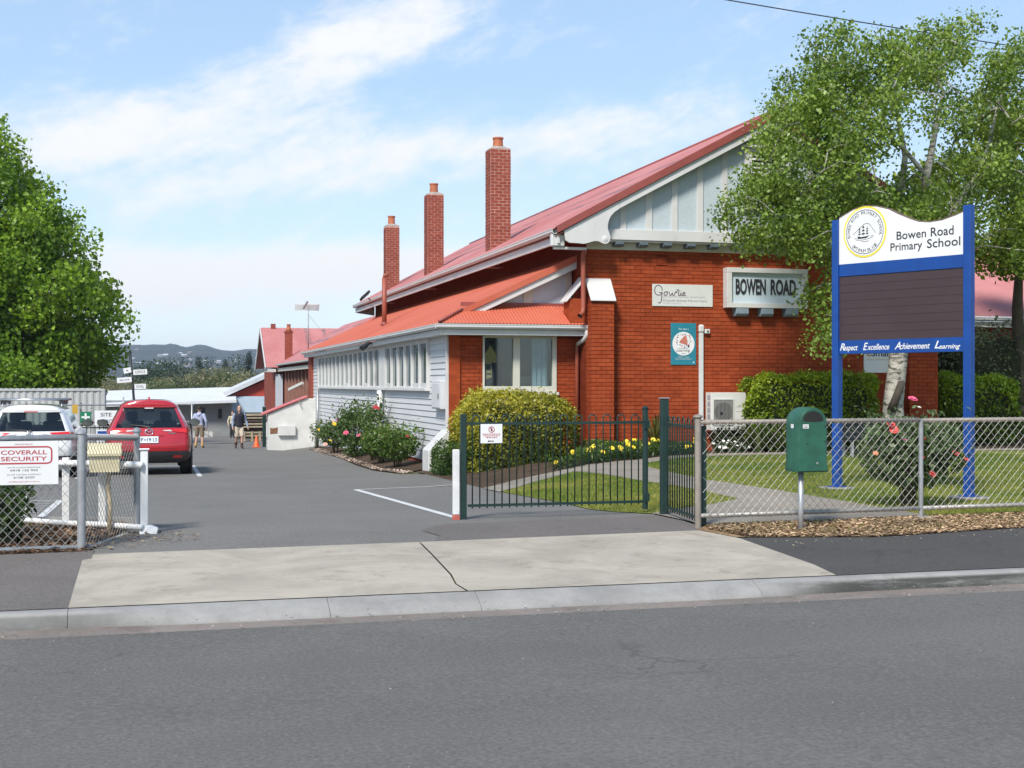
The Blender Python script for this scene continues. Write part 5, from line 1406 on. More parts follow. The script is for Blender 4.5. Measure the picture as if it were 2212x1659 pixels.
# small notice on the gate
gs = thing("gate_notice", "small white no-entry notice with a black arrow on the gate", "sign", (3.95, 15.31, 0.9))
MB().box(3.82, 4.09, 15.30, 15.306, 0.84, 1.07).build("plate", M_signw, gs, bevel=0.002)
rx, up = (1, 0, 0), (0, 0, 1)
ri = MB(); 
for i in range(20):
    a0, a1 = 2 * math.pi * i / 20, 2 * math.pi * (i + 1) / 20
    ri.add([(3.955 + math.cos(t) * r_, 15.298, 1.005 + math.sin(t) * r_) for t, r_ in ((a0, 0.038), (a1, 0.038), (a1, 0.030), (a0, 0.030))], [(0, 1, 2, 3)])
ri.add([(3.955 - 0.026, 15.2975, 1.031), (3.955 - 0.020, 15.2975, 1.034), (3.955 + 0.026, 15.2975, 0.979), (3.955 + 0.020, 15.2975, 0.976)], [(0, 1, 2, 3)])
ri.build("prohibition_ring", M_redink, gs, recalc=False)
pg = MB(); pg.lathe([(0.007, 0), (0.0, 0.001)], (3.955, 15.2985, 1.022), 8, 'y'); pg.add([(3.943, 15.2985, 1.012), (3.967, 15.2985, 1.012), (3.963, 15.2985, 0.985), (3.947, 15.2985, 0.985)], [(0, 1, 2, 3)]); pg.build("pictogram", M_ink, gs, recalc=False)
def dashes(x0, x1, y, z0, z1, seed):
    """print too small to read: a row of short strokes"""
    q = MB(); rr_ = random.Random(seed); x = x0
    while x < x1:
        w_ = min(rr_.uniform(0.35, 1.6) * (z1 - z0) * 1.6, x1 - x); q.add([(x, y, z0), (x + w_, y, z0), (x + w_, y, z1), (x, y, z1)], [(0, 1, 2, 3)]); x += w_ + (z1 - z0) * 0.6
    return q
for k, w_ in enumerate((0.22, 0.20, 0.13)):
    dashes(3.955 - w_ / 2, 3.955 + w_ / 2, 15.2985, 0.945 - k * 0.021, 0.955 - k * 0.021, k).build("small_print", M_redink, gs, recalc=False)["kind"] = "stuff"
ar = MB(); ar.add([(3.905, 15.2985, 0.866), (3.925, 15.2985, 0.880), (3.925, 15.2985, 0.871), (3.985, 15.2985, 0.871), (3.985, 15.2985, 0.861), (3.925, 15.2985, 0.861), (3.925, 15.2985, 0.852)], [(0, 1, 2, 3, 4, 5, 6)]); ar.build("arrow", M_ink, gs, recalc=False)

# --- security sign on the left fence -----------------------------------
cs = thing("security_sign", "white security company sign wired to the left fence", "sign", (-1.16, 13.56, 0.58))
MB().box(-1.475, -0.85, 13.545, 13.551, 0.575, 0.998).build("plate", M_signw, cs, bevel=0.002)
yS = 13.5435
def rrect(x0, x1, z0, z1, r, w):
    def loop(x0, x1, z0, z1, r):
        P = []
        for cx, cz, a in ((x1 - r, z1 - r, 0), (x0 + r, z1 - r, 90), (x0 + r, z0 + r, 180), (x1 - r, z0 + r, 270)):
            P += [(cx + r * math.cos(R(a + t)), yS, cz + r * math.sin(R(a + t))) for t in (0, 30, 60, 90)]
        return P
    A, B_ = loop(x0, x1, z0, z1, r), loop(x0 + w, x1 - w, z0 + w, z1 - w, r - w); n = len(A)
    return MB().add(A + B_, [(i, (i + 1) % n, n + (i + 1) % n, n + i) for i in range(n)])
rrect(-1.435, -0.905, 0.775, 0.948, 0.045, 0.014).build("border", M_redink, cs, recalc=False)
for s_, x0, x1, z, h, m_ in (("COVERALL", -1.375, -0.955, 0.868, 0.042, M_redink), ("SECURITY", -1.375, -0.955, 0.806, 0.042, M_redink), ("PROTECTED BY", -1.245, -1.085, 0.961, 0.012, M_redink), ("24 HR ALARM RESPONSE", -1.315, -1.015, 0.737, 0.013, M_grey_ink),
                             ("0418 125 955", -1.29, -1.04, 0.707, 0.018, M_ink), ("24 HR SYSTEM SUPPORT", -1.32, -1.01, 0.668, 0.013, M_grey_ink), ("6108 2520", -1.26, -1.07, 0.638, 0.018, M_ink), ("COVERALLSECURITY.COM.AU", -1.305, -1.02, 0.600, 0.011, M_redink)):
    text_fit(s_, (x0, yS, z), rx, up, x1 - x0, h, bold=0.012 if h > 0.03 else 0.0).build("lettering", m_, cs, recalc=False)

# --- white pipe rail and cream letter box ------------------------------
M_wpipe = mat("white_pipe", (0.70, 0.70, 0.69), 0.5, 0.08, 6)
wr = thing("pipe_barrier", "white pipe barrier with square posts behind the left fence", "barrier", (-0.9, 15.5, -0.1))
PP = [(-3.2, 16.5), (-1.40, 16.35), (-0.90, 15.62), (-0.50, 15.30), (-0.05, 14.82)]
for i, (x, y) in enumerate(PP):
    z = G(x, y); w = 0.04
    p = MB().box(x - w, x + w, y - w, y + w, z - 0.1, z + (0.90 if i == 4 else 0.80)); p.build("post", M_wpipe, wr, bevel=0.006)
    if i == 4:
        MB().box(x - 0.055, x + 0.055, y - 0.055, y + 0.055, z + 0.901, z + 0.915).build("post_cap", M_wpipe, wr, bevel=0.004)
        MB().prism([(x - 0.05, y - 0.09, z - 0.02), (x + 0.13, y - 0.09, z - 0.02), (x + 0.15, y - 0.06, z + 0.05), (x + 0.06, y - 0.05, z + 0.09), (x - 0.05, y - 0.05, z + 0.06)], (0, 0.12, 0)).build("concrete_foot", M_wpipe, wr, bevel=0.01)
rail_pts = [(-3.2, 16.42, 0.0), (-1.45, 16.27, 0.0), (-1.15, 15.85, 0), (-0.92, 15.53, 0.0), (-0.50, 15.21, 0.0), (-0.07, 14.74, 0.0)]
MB().tube([(x, y, G(x, y) + 0.74) for x, y, _ in rail_pts], 0.036, 12).build("top_rail", M_wpipe, wr, smooth=True)
MB().tube([(x, y, G(x, y) + 0.07) for x, y, _ in rail_pts], 0.032, 12).build("bottom_rail", M_wpipe, wr, smooth=True)
lb = thing("letter_box", "cream metal letter box with a pitched lid behind the fence", "letter box", (-0.45, 14.98, -0.05))
bx_ = MB(); x0, x1, y0, y1 = -0.62, -0.31, 14.86, 15.22
bx_.box(x0, x1, y0, y0 + 0.01, 0.60, 0.80); bx_.box(x0, x0 + 0.01, y0 + 0.01, y1, 0.60, 0.80); bx_.box(x0 + 0.01, x1, y1 - 0.01, y1, 0.60, 0.80); bx_.box(x0 + 0.01, x1, y0 + 0.01, y1 - 0.01, 0.60, 0.61)
bx_.box(x1 - 0.01, x1, y0 + 0.01, y1 - 0.01, 0.61, 0.72)
bx_.build("body", M_creambox, lb)
MB().prism([(x0 - 0.02, y0 - 0.03, 0.775), (x0 - 0.02, y0 - 0.03, 0.80), (x0 - 0.02, (y0 + y1) / 2 - 0.04, 0.905), (x0 - 0.02, (y0 + y1) / 2 + 0.04, 0.905), (x0 - 0.02, y1 + 0.03, 0.80), (x0 - 0.02, y1 + 0.03, 0.775), (x0 - 0.02, y1 + 0.02, 0.79), (x0 - 0.02, y0 - 0.02, 0.79)], (x1 - x0 + 0.04, 0, 0)).build("lid", M_creambox, lb)
MB().box(x0 + 0.02, x1 - 0.012, y0 + 0.02, y1 - 0.02, 0.62, 0.77).build("inside", M_dark, lb)
MB().tube([(-0.42, 15.0, -0.12), (-0.405, 15.0, 0.2), (-0.43, 15.0, 0.45), (-0.42, 15.0, 0.6)], [0.028, 0.024, 0.026, 0.024], 8).build("post", mat("rusty_cream", (0.46, 0.36, 0.22), 0.8, 0.35, 14), lb, smooth=True)

# --- green mail box ----------------------------------------------------
mbx = thing("mail_box", "green plastic mail box with rounded top on a steel pole", "mail box", (6.80, 12.88, -0.03))
def arch(x0, x1, z0, z1, flare=0.0, n=14):
    cx, rr_ = (x0 + x1) / 2, (x1 - x0) / 2
    P = [(x0 - flare, z0), (x0 - flare * 0.8, z0 + 0.06), (x0, z0 + 0.10)]
    P += [(cx - rr_ * math.cos(math.pi * i / n), z1 - rr_ + rr_ * math.sin(math.pi * i / n)) for i in range(n + 1)]
    P += [(x1, z0 + 0.10), (x1 + flare * 0.8, z0 + 0.06), (x1 + flare, z0)]
    return P
A = arch(6.68, 7.03, 0.605, 1.30, 0.012)
auto_smooth(MB().prism([(x, 12.78, z) for x, z in A], (0, 0.27, 0)).build("body", M_mgreen, mbx, bevel=0.008, seg=2), 35)
A2 = arch(6.695, 7.015, 0.615, 1.287, 0.008)
auto_smooth(MB().prism([(x, 12.762, z) for x, z in A2], (0, 0.017, 0)).build("door", M_mgreen, mbx, bevel=0.004), 35)
sl = [(6.855 + 0.118 * math.cos(t), 1.165 + 0.095 * math.sin(t)) for t in np.linspace(0, math.pi, 14)]
sl = [(6.737, 1.158)] + sl[::-1] + [(6.973, 1.158), (6.94, 1.145), (6.77, 1.145)]
MB().prism([(x, 12.7605, z) for x, z in sl], (0, 0.001, 0)).build("slot", M_dark, mbx)
auto_smooth(MB().lathe([(0.012, 0), (0.014, 0.004), (0.011, 0.008), (0, 0.009)], (6.90, 12.752, 0.70), 12, 'y').build("lock", M_steel, mbx))
MB().box(6.732, 6.80, 12.758, 12.7605, 1.075, 1.118).build("label_plate", M_signw, mbx)
for z_ in (1.098, 1.083): dashes(6.739, 6.793, 12.7575, z_, z_ + 0.008, int(z_ * 1000)).build("small_print", M_ink, mbx, recalc=False)["kind"] = "stuff"
MB().box(6.6785, 6.6795, 12.87, 12.93, 1.075, 1.118).build("label_plate", M_signw, mbx)
for z_ in (1.09, 0.93): MB().box(6.985, 7.036, 12.759, 12.79, z_, z_ + 0.010).build("hinge", M_ink, mbx)
MB().box(6.77, 6.80, 12.759, 12.762, 0.905, 0.913).build("moulding", M_ink, mbx)
MB().tube([(6.77, 12.88, -0.2), (6.77, 12.88, 0.605)], 0.030, 14).build("pole", M_galv, mbx, smooth=True)

# --- the big school sign ------------------------------------------------
sg = thing("school_sign", "blue post school sign with white crest panel and empty letter board", "sign", (10.1, 16.3, 0.03))
L0 = Vector((9.70, 17.34, 0)); R0 = Vector((10.57, 15.39, 0)); W_ = (R0 - L0).length; sd = (R0 - L0) / W_; sn = Vector((sd.y, -sd.x, 0))
if sn.dot(Vector((-1, -1, 0))) < 0: sn = -sn
S = lambda u, z, off=0.0: L0 + sd * u + sn * off + Vector((0, 0, z))
zup = Vector((0, 0, 1))
def sbox(u0, u1, z0, z1, o0, o1): return MB().obox(S((u0 + u1) / 2, (z0 + z1) / 2, (o0 + o1) / 2), sd * (u1 - u0) / 2, sn * (o1 - o0) / 2, zup * (z1 - z0) / 2)
for u in (0.0, W_):
    sbox(u - 0.055, u + 0.055, 0.0, 3.94, -0.06, 0.06).build("post", M_blue, sg, bevel=0.008)
    sbox(u - 0.10, u + 0.10, 0.045, 0.06, -0.10, 0.10).build("base_plate", M_blue, sg, bevel=0.003)
    c = S(u, 0.02); MB().lathe([(0.27, 0), (0.26, 0.022), (0.0, 0.026)], (c.x, c.y, 0.022), 18).build("footing", M_kerb, sg, smooth=True)
top = [(0.056, 3.96), (0.15, 4.0), (0.30, 4.06), (0.50, 4.095), (0.70, 4.07), (0.9, 4.01), (1.05, 3.93), (1.25, 3.84), (1.38, 3.79), (1.55, 3.765), (1.75, 3.775), (1.95, 3.82), (2.079, 3.86)]
top = [(min(u, W_ - 0.056), z) for u, z in top]
MB().prism([S(u, z, 0.025) for u, z in [(0.056, 3.29)] + top + [(W_ - 0.056, 3.29)]], -sn * 0.05).build("crest_panel", M_signw, sg)
tb = MB(); tb.grid([[S(u, z + 0.002, 0.028) for u, z in top], [S(u, z + 0.016, 0.028) for u, z in top], [S(u, z + 0.016, -0.03) for u, z in top], [S(u, z + 0.002, -0.03) for u, z in top]]); tb.build("edge_trim", mat("brown_trim", (0.16, 0.10, 0.075), 0.6), sg)
sbox(0.056, W_ - 0.056, 3.112, 3.288, -0.03, 0.03).build("upper_band", M_blue, sg, bevel=0.003)
sbox(0.056, W_ - 0.056, 2.182, 3.110, -0.02, 0.018).build("letter_board", M_dkbrown, sg)
for i in range(1, 8):
    z_ = 2.182 + 0.928 * i / 8
    sbox(0.058, W_ - 0.058, z_ - 0.004, z_ + 0.004, 0.018, 0.0215).build("letter_track", M_dkbrown, sg)
sbox(0.056, W_ - 0.056, 1.985, 2.180, -0.03, 0.03).build("motto_band", M_blue, sg, bevel=0.003)
# crest: yellow ring, rim, sailing ship before a hill
EC, ER = (0.502, 3.728), 0.366
def disc(r0, r1, off, a0=0, a1=360, n=40):
    mb = MB()
    for i in range(n):
        p, q = R(a0 + (a1 - a0) * i / n), R(a0 + (a1 - a0) * (i + 1) / n)
        mb.add([S(EC[0] + r_ * math.cos(t), EC[1] + r_ * math.sin(t), off) for t, r_ in ((p, r0), (q, r0), (q, r1), (p, r1))], [(0, 1, 2, 3)])
    return mb
crest = disc(0.0, ER, 0.030).build("crest", M_yellow, sg, recalc=False)
disc(0.0, ER * 0.93, 0.0325).build("crest_field", M_signw, crest, recalc=False); disc(ER * 0.845, ER * 0.868, 0.0345).build("crest_rim", M_ink, crest, recalc=False)
def arctext(body, rad, a_start, a_end, h, flip=False):
    mb = MB(); n = len(body)
    for i, chh in enumerate(body):
        if chh == " ": continue
        a = R(lerp(a_start, a_end, (i + 0.5) / n)); rd = Vector((math.cos(a), math.sin(a)))
        upv = rd if not flip else -rd; rt = Vector((upv.y, -upv.x))
        w = h * (0.75 if chh not in "I1" else 0.2) * (1.15 if chh in "MW" else 1)
        o2 = Vector(EC) + rd * rad - rt * w / 2 - (upv * 0 if not flip else upv * h * 0)
        o3 = S(o2.x, o2.y, 0.0345); t3 = sd * rt.x + zup * rt.y; u3 = sd * upv.x + zup * upv.y
        q = text_fit(chh, o3, t3, u3, w, h); mb.add(q.v, q.f)
    return mb
arctext("BOWEN ROAD PRIMARY SCHOOL", ER * 0.685, 196, -16, 0.044).build("crest_lettering", M_ink, crest, recalc=False)
arctext("OPTIMUM ELIGE", ER * 0.80, 222, 318, 0.046, True).build("crest_lettering", M_ink, crest, recalc=False)
so = S(EC[0] - 0.2, EC[1] - 0.13, 0.0345)
sh = MB()
def spoly(pts, off=0.0345): sh.add([S(EC[0] + x, EC[1] + y, off) for x, y in pts], [tuple(range(len(pts)))])
spoly([(-0.125, -0.055), (-0.11, -0.095), (0.03, -0.09), (0.085, -0.055), (0.02, -0.066), (-0.06, -0.070)])
for mx_, h0, h1, w0 in ((-0.085, -0.05, 0.07, 0.05), (-0.02, -0.05, 0.105, 0.06), (0.045, -0.045, 0.075, 0.05)):
    spoly([(mx_ - 0.003, h0), (mx_ + 0.003, h0), (mx_ + 0.003, h1), (mx_ - 0.003, h1)], 0.0350)
    for k in range(3):
        zz_ = lerp(h0 + 0.012, h1 - 0.02, k / 2.6); hh_ = (h1 - h0) * 0.2; ww_ = w0 * (1 - 0.2 * k)
        spoly([(mx_ - ww_ * 0.5, zz_), (mx_ + ww_ * 0.45, zz_ + 0.006), (mx_ + ww_ * 0.40, zz_ + hh_ * 0.75), (mx_ - ww_ * 0.42, zz_ + hh_ * 0.7)], 0.0354 + k * 0.0002)
sh.build("ship_emblem", M_ink, crest, recalc=False)
ribbon([[(-0.20, -0.03), (-0.10, 0.045), (-0.02, 0.10), (0.01, 0.115), (0.06, 0.115), (0.10, 0.085), (0.14, 0.03), (0.19, -0.03)], [(-0.15, -0.105), (-0.05, -0.115), (0.06, -0.10), (0.14, -0.085)], [(-0.17, -0.085), (-0.13, -0.088)], [(-0.05, -0.135), (0.02, -0.14), (0.07, -0.13)], [(0.10, -0.07), (0.16, -0.065)]],
       0.0055, S(EC[0], EC[1], 0.0345), sd, zup, 1, 1).build("emblem_lines", M_ink, crest, recalc=False)
for s_, u0, u1, z0, z1 in (("Bowen", 1.03, 1.50, 3.568, 3.684), ("Road", 1.575, 1.925, 3.568, 3.690), ("Primary", 0.93, 1.44, 3.380, 3.528), ("School", 1.515, 2.025, 3.414, 3.536)):
    text_fit(s_, S(u0, z0, 0.0285), sd, zup, u1 - u0, z1 - z0, bold=0.006).build("lettering", M_ink, sg, recalc=False)
for s_, u0, u1 in (("Respect", 0.075, 0.385), ("Excellence", 0.475, 0.915), ("Achievement", 1.00, 1.565), ("Learning", 1.635, 2.03)):
    first, rest_ = s_[0], s_[1:]; w0 = 0.085 if first != "A" else 0.10
    asc = 0.085 if rest_ not in ("espect",) else 0.072
    text_fit(first, S(u0, 2.035, 0.0325), sd, zup, w0, 0.105, bold=0.012, shear=0.35).build("lettering", M_signw, sg, recalc=False)
    desc = any(c in rest_ for c in "pg"); tall = any(c in rest_ for c in "lht")
    zb0 = 2.035 - (0.026 if desc else 0); zt0 = 2.035 + (0.085 if any(c in rest_ for c in "lh") else 0.07 if "t" in rest_ else 0.055)
    text_fit(rest_, S(u0 + w0 - 0.014, zb0, 0.0325), sd, zup, u1 - u0 - w0 + 0.014, zt0 - zb0, bold=0.014, shear=0.35).build("lettering", M_signw, sg, recalc=False)

# --- signs on the brick wall -------------------------------------------
YB = 27.392
gw = thing("wall_sign", "long white after-school care sign with purple script on the brick wall", "sign", (11.48, 27.39, 3.28))
MB().box(10.758, 12.205, 27.372, 27.391, 3.28, 3.77).build("plate", mat("pale_grey_plate", (0.60, 0.61, 0.58), 0.35, 0.05, 1), gw, bevel=0.003)
plum = mat("plum_ink", (0.075, 0.012, 0.055), 0.5, 0.06, 6); ygs = 27.3705
ribbon([[(0.21, 0.19), (0.19, 0.27), (0.12, 0.31), (0.06, 0.28), (0.035, 0.2), (0.06, 0.12), (0.13, 0.09), (0.19, 0.12), (0.21, 0.15), (0.14, 0.15)], [(0.21, 0.15), (0.195, 0.05), (0.185, -0.04), (0.15, -0.08), (0.11, -0.07)],
        [(0.30, 0.17), (0.26, 0.155), (0.25, 0.115), (0.28, 0.09), (0.32, 0.11), (0.325, 0.15), (0.30, 0.17), (0.35, 0.165)], [(0.37, 0.165), (0.385, 0.10), (0.42, 0.10), (0.44, 0.15), (0.455, 0.10), (0.49, 0.10), (0.515, 0.17), (0.545, 0.15)],
        [(0.545, 0.15), (0.56, 0.22), (0.60, 0.20), (0.58, 0.11), (0.62, 0.095), (0.645, 0.15)], [(0.645, 0.16), (0.64, 0.11), (0.665, 0.095), (0.69, 0.12)], [(0.69, 0.125), (0.735, 0.14), (0.725, 0.165), (0.695, 0.155), (0.69, 0.11), (0.72, 0.09), (0.76, 0.11)], [(0.645, 0.195), (0.65, 0.205)]],
       0.018, (10.775, ygs, 3.43), rx, up, 1.03, 1.0).build("script_lettering", plum, gw, recalc=False)
for s_, x0, x1, z0, h_, m_ in (("LADY GOWRIE TASMANIA - BOWEN ROAD", 11.0, 12.02, 3.475, 0.030, M_grey_ink), ("Outside School Hours Care", 11.0, 12.06, 3.385, 0.048, mat("mauve_ink", (0.16, 0.14, 0.17), 0.5)), ("www.gowrie-tas.com.au", 11.0, 11.44, 3.335, 0.026, M_grey_ink)):
    text_fit(s_, (x0, ygs, z0), rx, up, x1 - x0, h_).build("lettering", m_, gw, recalc=False)
br_ = thing("name_board", "framed pale blue board with black letters high on the brick wall", "sign", (13.46, 27.3, 3.26))
MB().box(12.55, 14.38, 27.24, 27.30, 3.34, 4.08).build("panel", mat("pale_blue_board", (0.48, 0.57, 0.63), 0.5, 0.05, 2), br_)
for (a, b, c, d_) in ((12.465, 14.46, 4.05, 4.16), (12.465, 14.46, 3.262, 3.37)): MB().box(a, b, 27.16, 27.391, c, d_).build("frame", M_white, br_, bevel=0.006)
for (a, b) in ((12.465, 12.585), (14.34, 14.46)): MB().box(a, b, 27.165, 27.391, 3.371, 4.049).build("frame", M_white, br_, bevel=0.006)
for i, (a, b) in enumerate(((12.69, 12.996), (13.306, 13.608), (13.918, 14.227))):
    MB().prism([(a, 27.17, 3.261), (a, 27.17, 3.13), (a, 27.22, 3.075), (a, 27.391, 3.075), (a, 27.391, 3.261)], (b - a, 0, 0)).build("bracket", M_slate, br_, bevel=0.008)
def boldword(body, x0, x1, z0, h): text_fit(body, (x0, 27.234, z0), rx, up, x1 - x0, h, bold=0.030, depth=0.008).build("letters", M_ink, br_)
boldword("BOWEN", 12.70, 13.44, 3.56, 0.36); boldword("ROAD", 13.56, 14.19, 3.56, 0.36)
ls = thing("wall_sign", "teal early learning sign with a white circle on the brick wall", "sign", (11.5, 27.39, 1.98))
teal = mat("teal_plate", (0.020, 0.20, 0.27), 0.35, 0.04, 2)
MB().box(11.198, 11.804, 27.378, 27.391, 1.976, 2.911).build("plate", teal, ls, bevel=0.003)
def ydisc(cx, cz, r0, y, m_, name, parent, n=32, sx=1.0):
    mb = MB(); mb.add([(cx + r0 * sx * math.cos(2 * math.pi * i / n), y, cz + r0 * math.sin(2 * math.pi * i / n)) for i in range(n)], [tuple(range(n))]); return mb.build(name, m_, parent, recalc=False)
ydisc(11.50, 2.45, 0.265, 27.376, M_signw, "circle", ls)
cone = MB(); cone.add([(11.40, 27.374, 2.47), (11.50, 27.374, 2.44), (11.60, 27.374, 2.42), (11.595, 27.374, 2.52), (11.56, 27.374, 2.645), (11.52, 27.374, 2.62), (11.41, 27.374, 2.51)], [(0, 1, 2, 3, 4, 5, 6)]); cone.build("motif", mat("coral_print", (0.52, 0.17, 0.12), 0.5, 0.15, 20), ls, recalc=False)
for i in range(20):
    a = 2 * math.pi * i / 20 + 0.1; r_ = 0.155 + 0.045 * ((i * 7) % 5) / 5
    zc_ = 2.53 + math.sin(a) * r_ * 0.75
    if zc_ > 2.38: ydisc(11.50 + math.cos(a) * r_, zc_, 0.010 + 0.004 * (i % 3), 27.3745, (M_ink, M_blue, M_redink)[i % 3], "dot", ls, 8)
ydisc(11.62, 2.39, 0.026, 27.3745, mat("navy_print", (0.03, 0.06, 0.13), 0.5), "dot", ls, 14); ydisc(11.53, 2.37, 0.016, 27.3745, M_blue, "dot", ls, 10)
ls_txt = [("We", 11.38, 11.465, 2.755, 0.045, M_signw), ("are", 11.49, 11.575, 2.755, 0.034, M_signw), ("a", 11.60, 11.625, 2.755, 0.032, M_signw), ("Learning", 11.33, 11.66, 2.255, 0.075, M_ink), ("A Birth - 5 years", 11.36, 11.64, 2.135, 0.032, M_signw), ("Early Learning Initiative", 11.31, 11.69, 2.09, 0.035, M_signw)]
for s_, x0, x1, z0, h_, m_ in ls_txt: text_fit(s_, (x0, 27.3735, z0), rx, up, x1 - x0, h_, shear=0.25 if s_ == "Learning" else 0).build("lettering", m_, ls, recalc=False)
dashes(11.37, 11.62, 27.3735, 2.34, 2.352, 5).build("small_print", M_grey_ink, ls, recalc=False)["kind"] = "stuff"; dashes(11.45, 11.55, 27.3735, 2.222, 2.236, 6).build("small_print", M_grey_ink, ls, recalc=False)["kind"] = "stuff"
tri = MB(); tri.add([(11.72, 27.3755, 2.02), (11.765, 27.3755, 2.02), (11.742, 27.3755, 2.06)], [(0, 1, 2)]); tri.build("crest_mark", M_signw, ls, recalc=False)
es = thing("wall_sign", "white cyber-safety sign half hidden behind the birch trunk", "sign", (16.5, 27.39, 1.8))
MB().box(16.008, 16.98, 27.378, 27.391, 1.812, 2.42).build("plate", M_signw, es, bevel=0.003)
text_fit("e", (16.08, 27.3755, 2.19), rx, up, 0.11, 0.12, bold=0.02).build("lettering", mat("ochre_ink", (0.45, 0.26, 0.08), 0.5), es, recalc=False)
text_fit("Smart", (16.20, 27.3755, 2.19), rx, up, 0.58, 0.16, bold=0.02).build("lettering", mat("navy_ink", (0.02, 0.02, 0.07), 0.5), es, recalc=False)
for s_, x0_, w_ in (("Smart", 16.08, 0.19), ("Safe", 16.30, 0.15)): text_fit(s_, (x0_, 27.3755, 2.10), rx, up, w_, 0.04).build("lettering", mat("straw_ink", (0.42, 0.33, 0.13), 0.5), es, recalc=False)
text_fit("Responsible", (16.48, 27.3755, 2.09), rx, up, 0.40, 0.05).build("lettering", mat("straw_ink", (0.42, 0.33, 0.13), 0.5), es, recalc=False)

# --- air conditioner, conduit, camera box --------------------------------
ac = thing("air_conditioner", "white outdoor air conditioner unit hung on the brick wall", "air conditioner", (12.4, 27.1, 0.5))
M_acw = mat("appliance_white", (0.62, 0.615, 0.58), 0.4, 0.04, 2)
MB().box(11.99, 12.84, 26.98, 27.28, 0.52, 1.36).build("casing", M_acw, ac, bevel=0.012, seg=2)
MB().box(12.05, 12.52, 26.974, 26.979, 0.66, 1.20).build("fan_panel", mat("fan_grey", (0.20, 0.20, 0.19), 0.6), ac)
fr_ = MB()
for (a, b, c, d_) in ((12.03, 12.54, 1.20, 1.225), (12.03, 12.54, 0.635, 0.66), (12.03, 12.05, 0.66, 1.20), (12.52, 12.54, 0.66, 1.20)): fr_.box(a, b, 26.962, 26.978, c, d_)
fr_.build("grille_frame", M_acw, ac)
fn = MB(); fn.add([(12.285 + 0.215 * math.cos(2 * math.pi * i / 28), 26.972, 0.93 + 0.215 * math.sin(2 * math.pi * i / 28)) for i in range(28)], [tuple(range(28))]); fn.build("fan_opening", mat("fan_dark", (0.06, 0.06, 0.056), 0.7), ac, recalc=False)
gr = MB()
for i in range(15): gr.box(12.06 + i * 0.032, 12.067 + i * 0.032, 26.962, 26.968, 0.665, 1.195)
gr.build("grille_bars", mat("grille_grey", (0.30, 0.30, 0.28), 0.5), ac)
MB().lathe([(0.035, 0), (0.0, 0.004)], (12.23, 26.958, 0.90), 12, 'y').build("fan_hub", M_ink, ac)
text_fit("FUJITSU", (12.60, 26.9785, 1.02), rx, up, 0.16, 0.035).build("lettering", M_grey_ink, ac, recalc=False); dashes(12.60, 12.76, 26.9785, 0.93, 0.945, 3).build("small_print", M_grey_ink, ac, recalc=False)["kind"] = "stuff"
vt = MB()
for i in range(4): vt.box(11.984, 11.989, 27.03, 27.16, 0.78 + i * 0.14, 0.88 + i * 0.14)
vt.build("side_vent", mat("vent_grey", (0.33, 0.35, 0.37), 0.6), ac)
for x in (12.1, 12.7): MB().box(x, x + 0.04, 26.99, 27.39, 0.47, 0.515).build("bracket", M_galv, ac)
cd = thing("pipe_duct", "white vertical pipe duct rising from the air conditioner", "duct", (11.91, 27.33, 0.6))
MB().box(11.865, 11.965, 27.32, 27.391, 0.55, 2.70).build("duct", M_white, cd, bevel=0.01)
dc = MB(); dc.box(11.85, 11.98, 27.30, 27.391, 2.702, 2.88); dc.build("duct_cap", M_white, cd, bevel=0.04, seg=3)
cb = thing("sensor_box", "small white sensor box fixed to the brick beside the duct", "sensor", (12.05, 27.35, 2.7))
MB().box(11.995, 12.115, 27.31, 27.391, 2.68, 2.78).build("case", M_acw, cb, bevel=0.01); MB().lathe([(0.022, 0), (0, 0.012)], (12.055, 27.297, 2.73), 10, 'y').build("lens", M_ink, cb)

# --- bench on the lawn, overhead cable, lamps and aerial -------------------
bn = thing("garden_bench", "dark slatted bench behind the fence near the birch", "bench", (14.3, 24.0, 0.03))
M_bench = mat("dark_bench", (0.026, 0.030, 0.036), 0.5, 0.2, 6)
for i in range(4): MB().box(13.55, 15.0, 24.30 + 0.02 * i, 24.325 + 0.02 * i, 0.42 + i * 0.095, 0.505 + i * 0.095).build("back_slat", M_bench, bn, bevel=0.004)
for i in range(4): MB().box(13.55, 15.0, 23.88 + i * 0.1, 23.965 + i * 0.1, 0.385, 0.41).build("seat_slat", M_bench, bn, bevel=0.004)
for x in (13.72, 14.82):
    for y in (23.92, 24.26): MB().box(x - 0.025, x + 0.025, y - 0.025, y + 0.025, 0.0, 0.384).build("leg", M_galv, bn)
cbl = MB(); cbl.tube([(x, 25.0, 9.446 - 0.0723 * (x - 11.41) + 0.0012 * (x - 14.5) ** 2) for x in np.arange(-14, 40, 1.5)], 0.012, 6); tag(cbl.build("overhead_cable", M_black, smooth=True), "thin black overhead cable crossing the sky above the birch", "cable")
fd = thing("flood_light", "black flood light on the far end of the main eave", "lamp", (8.25, 51, 4.85))
MB().obox((8.08, 50.9, 4.98), Vector((0.16, 0.05, 0.14)), Vector((0.02, -0.14, 0.05)), Vector((-0.03, 0.005, 0.035))).build("lamp_head", M_black, fd, bevel=0.01)
MB().tube([(8.2, 50.9, 4.88), (8.36, 50.9, 4.80)], 0.02, 6).build("arm", M_black, fd)
tw = thing("twin_spotlight", "black twin spotlight under the wing gutter", "lamp", (5.85, 36.4, 2.68))
MB().box(5.83, 5.95, 36.25, 36.5, 2.66, 2.71).build("base", M_black, tw)
for y, dx in ((36.1, -0.14), (36.6, -0.10)): auto_smooth(MB().tube([(5.86, y + 0.1, 2.68), (5.80, y, 2.63), (5.80 + dx, y - 0.05, 2.54)], [0.03, 0.05, 0.075], 10).build("lamp_head", M_black, tw))
an = thing("roof_aerial", "white grid aerial on a thin mast at the end of the wing roof", "aerial", (6.1, 52.7, 2.9))
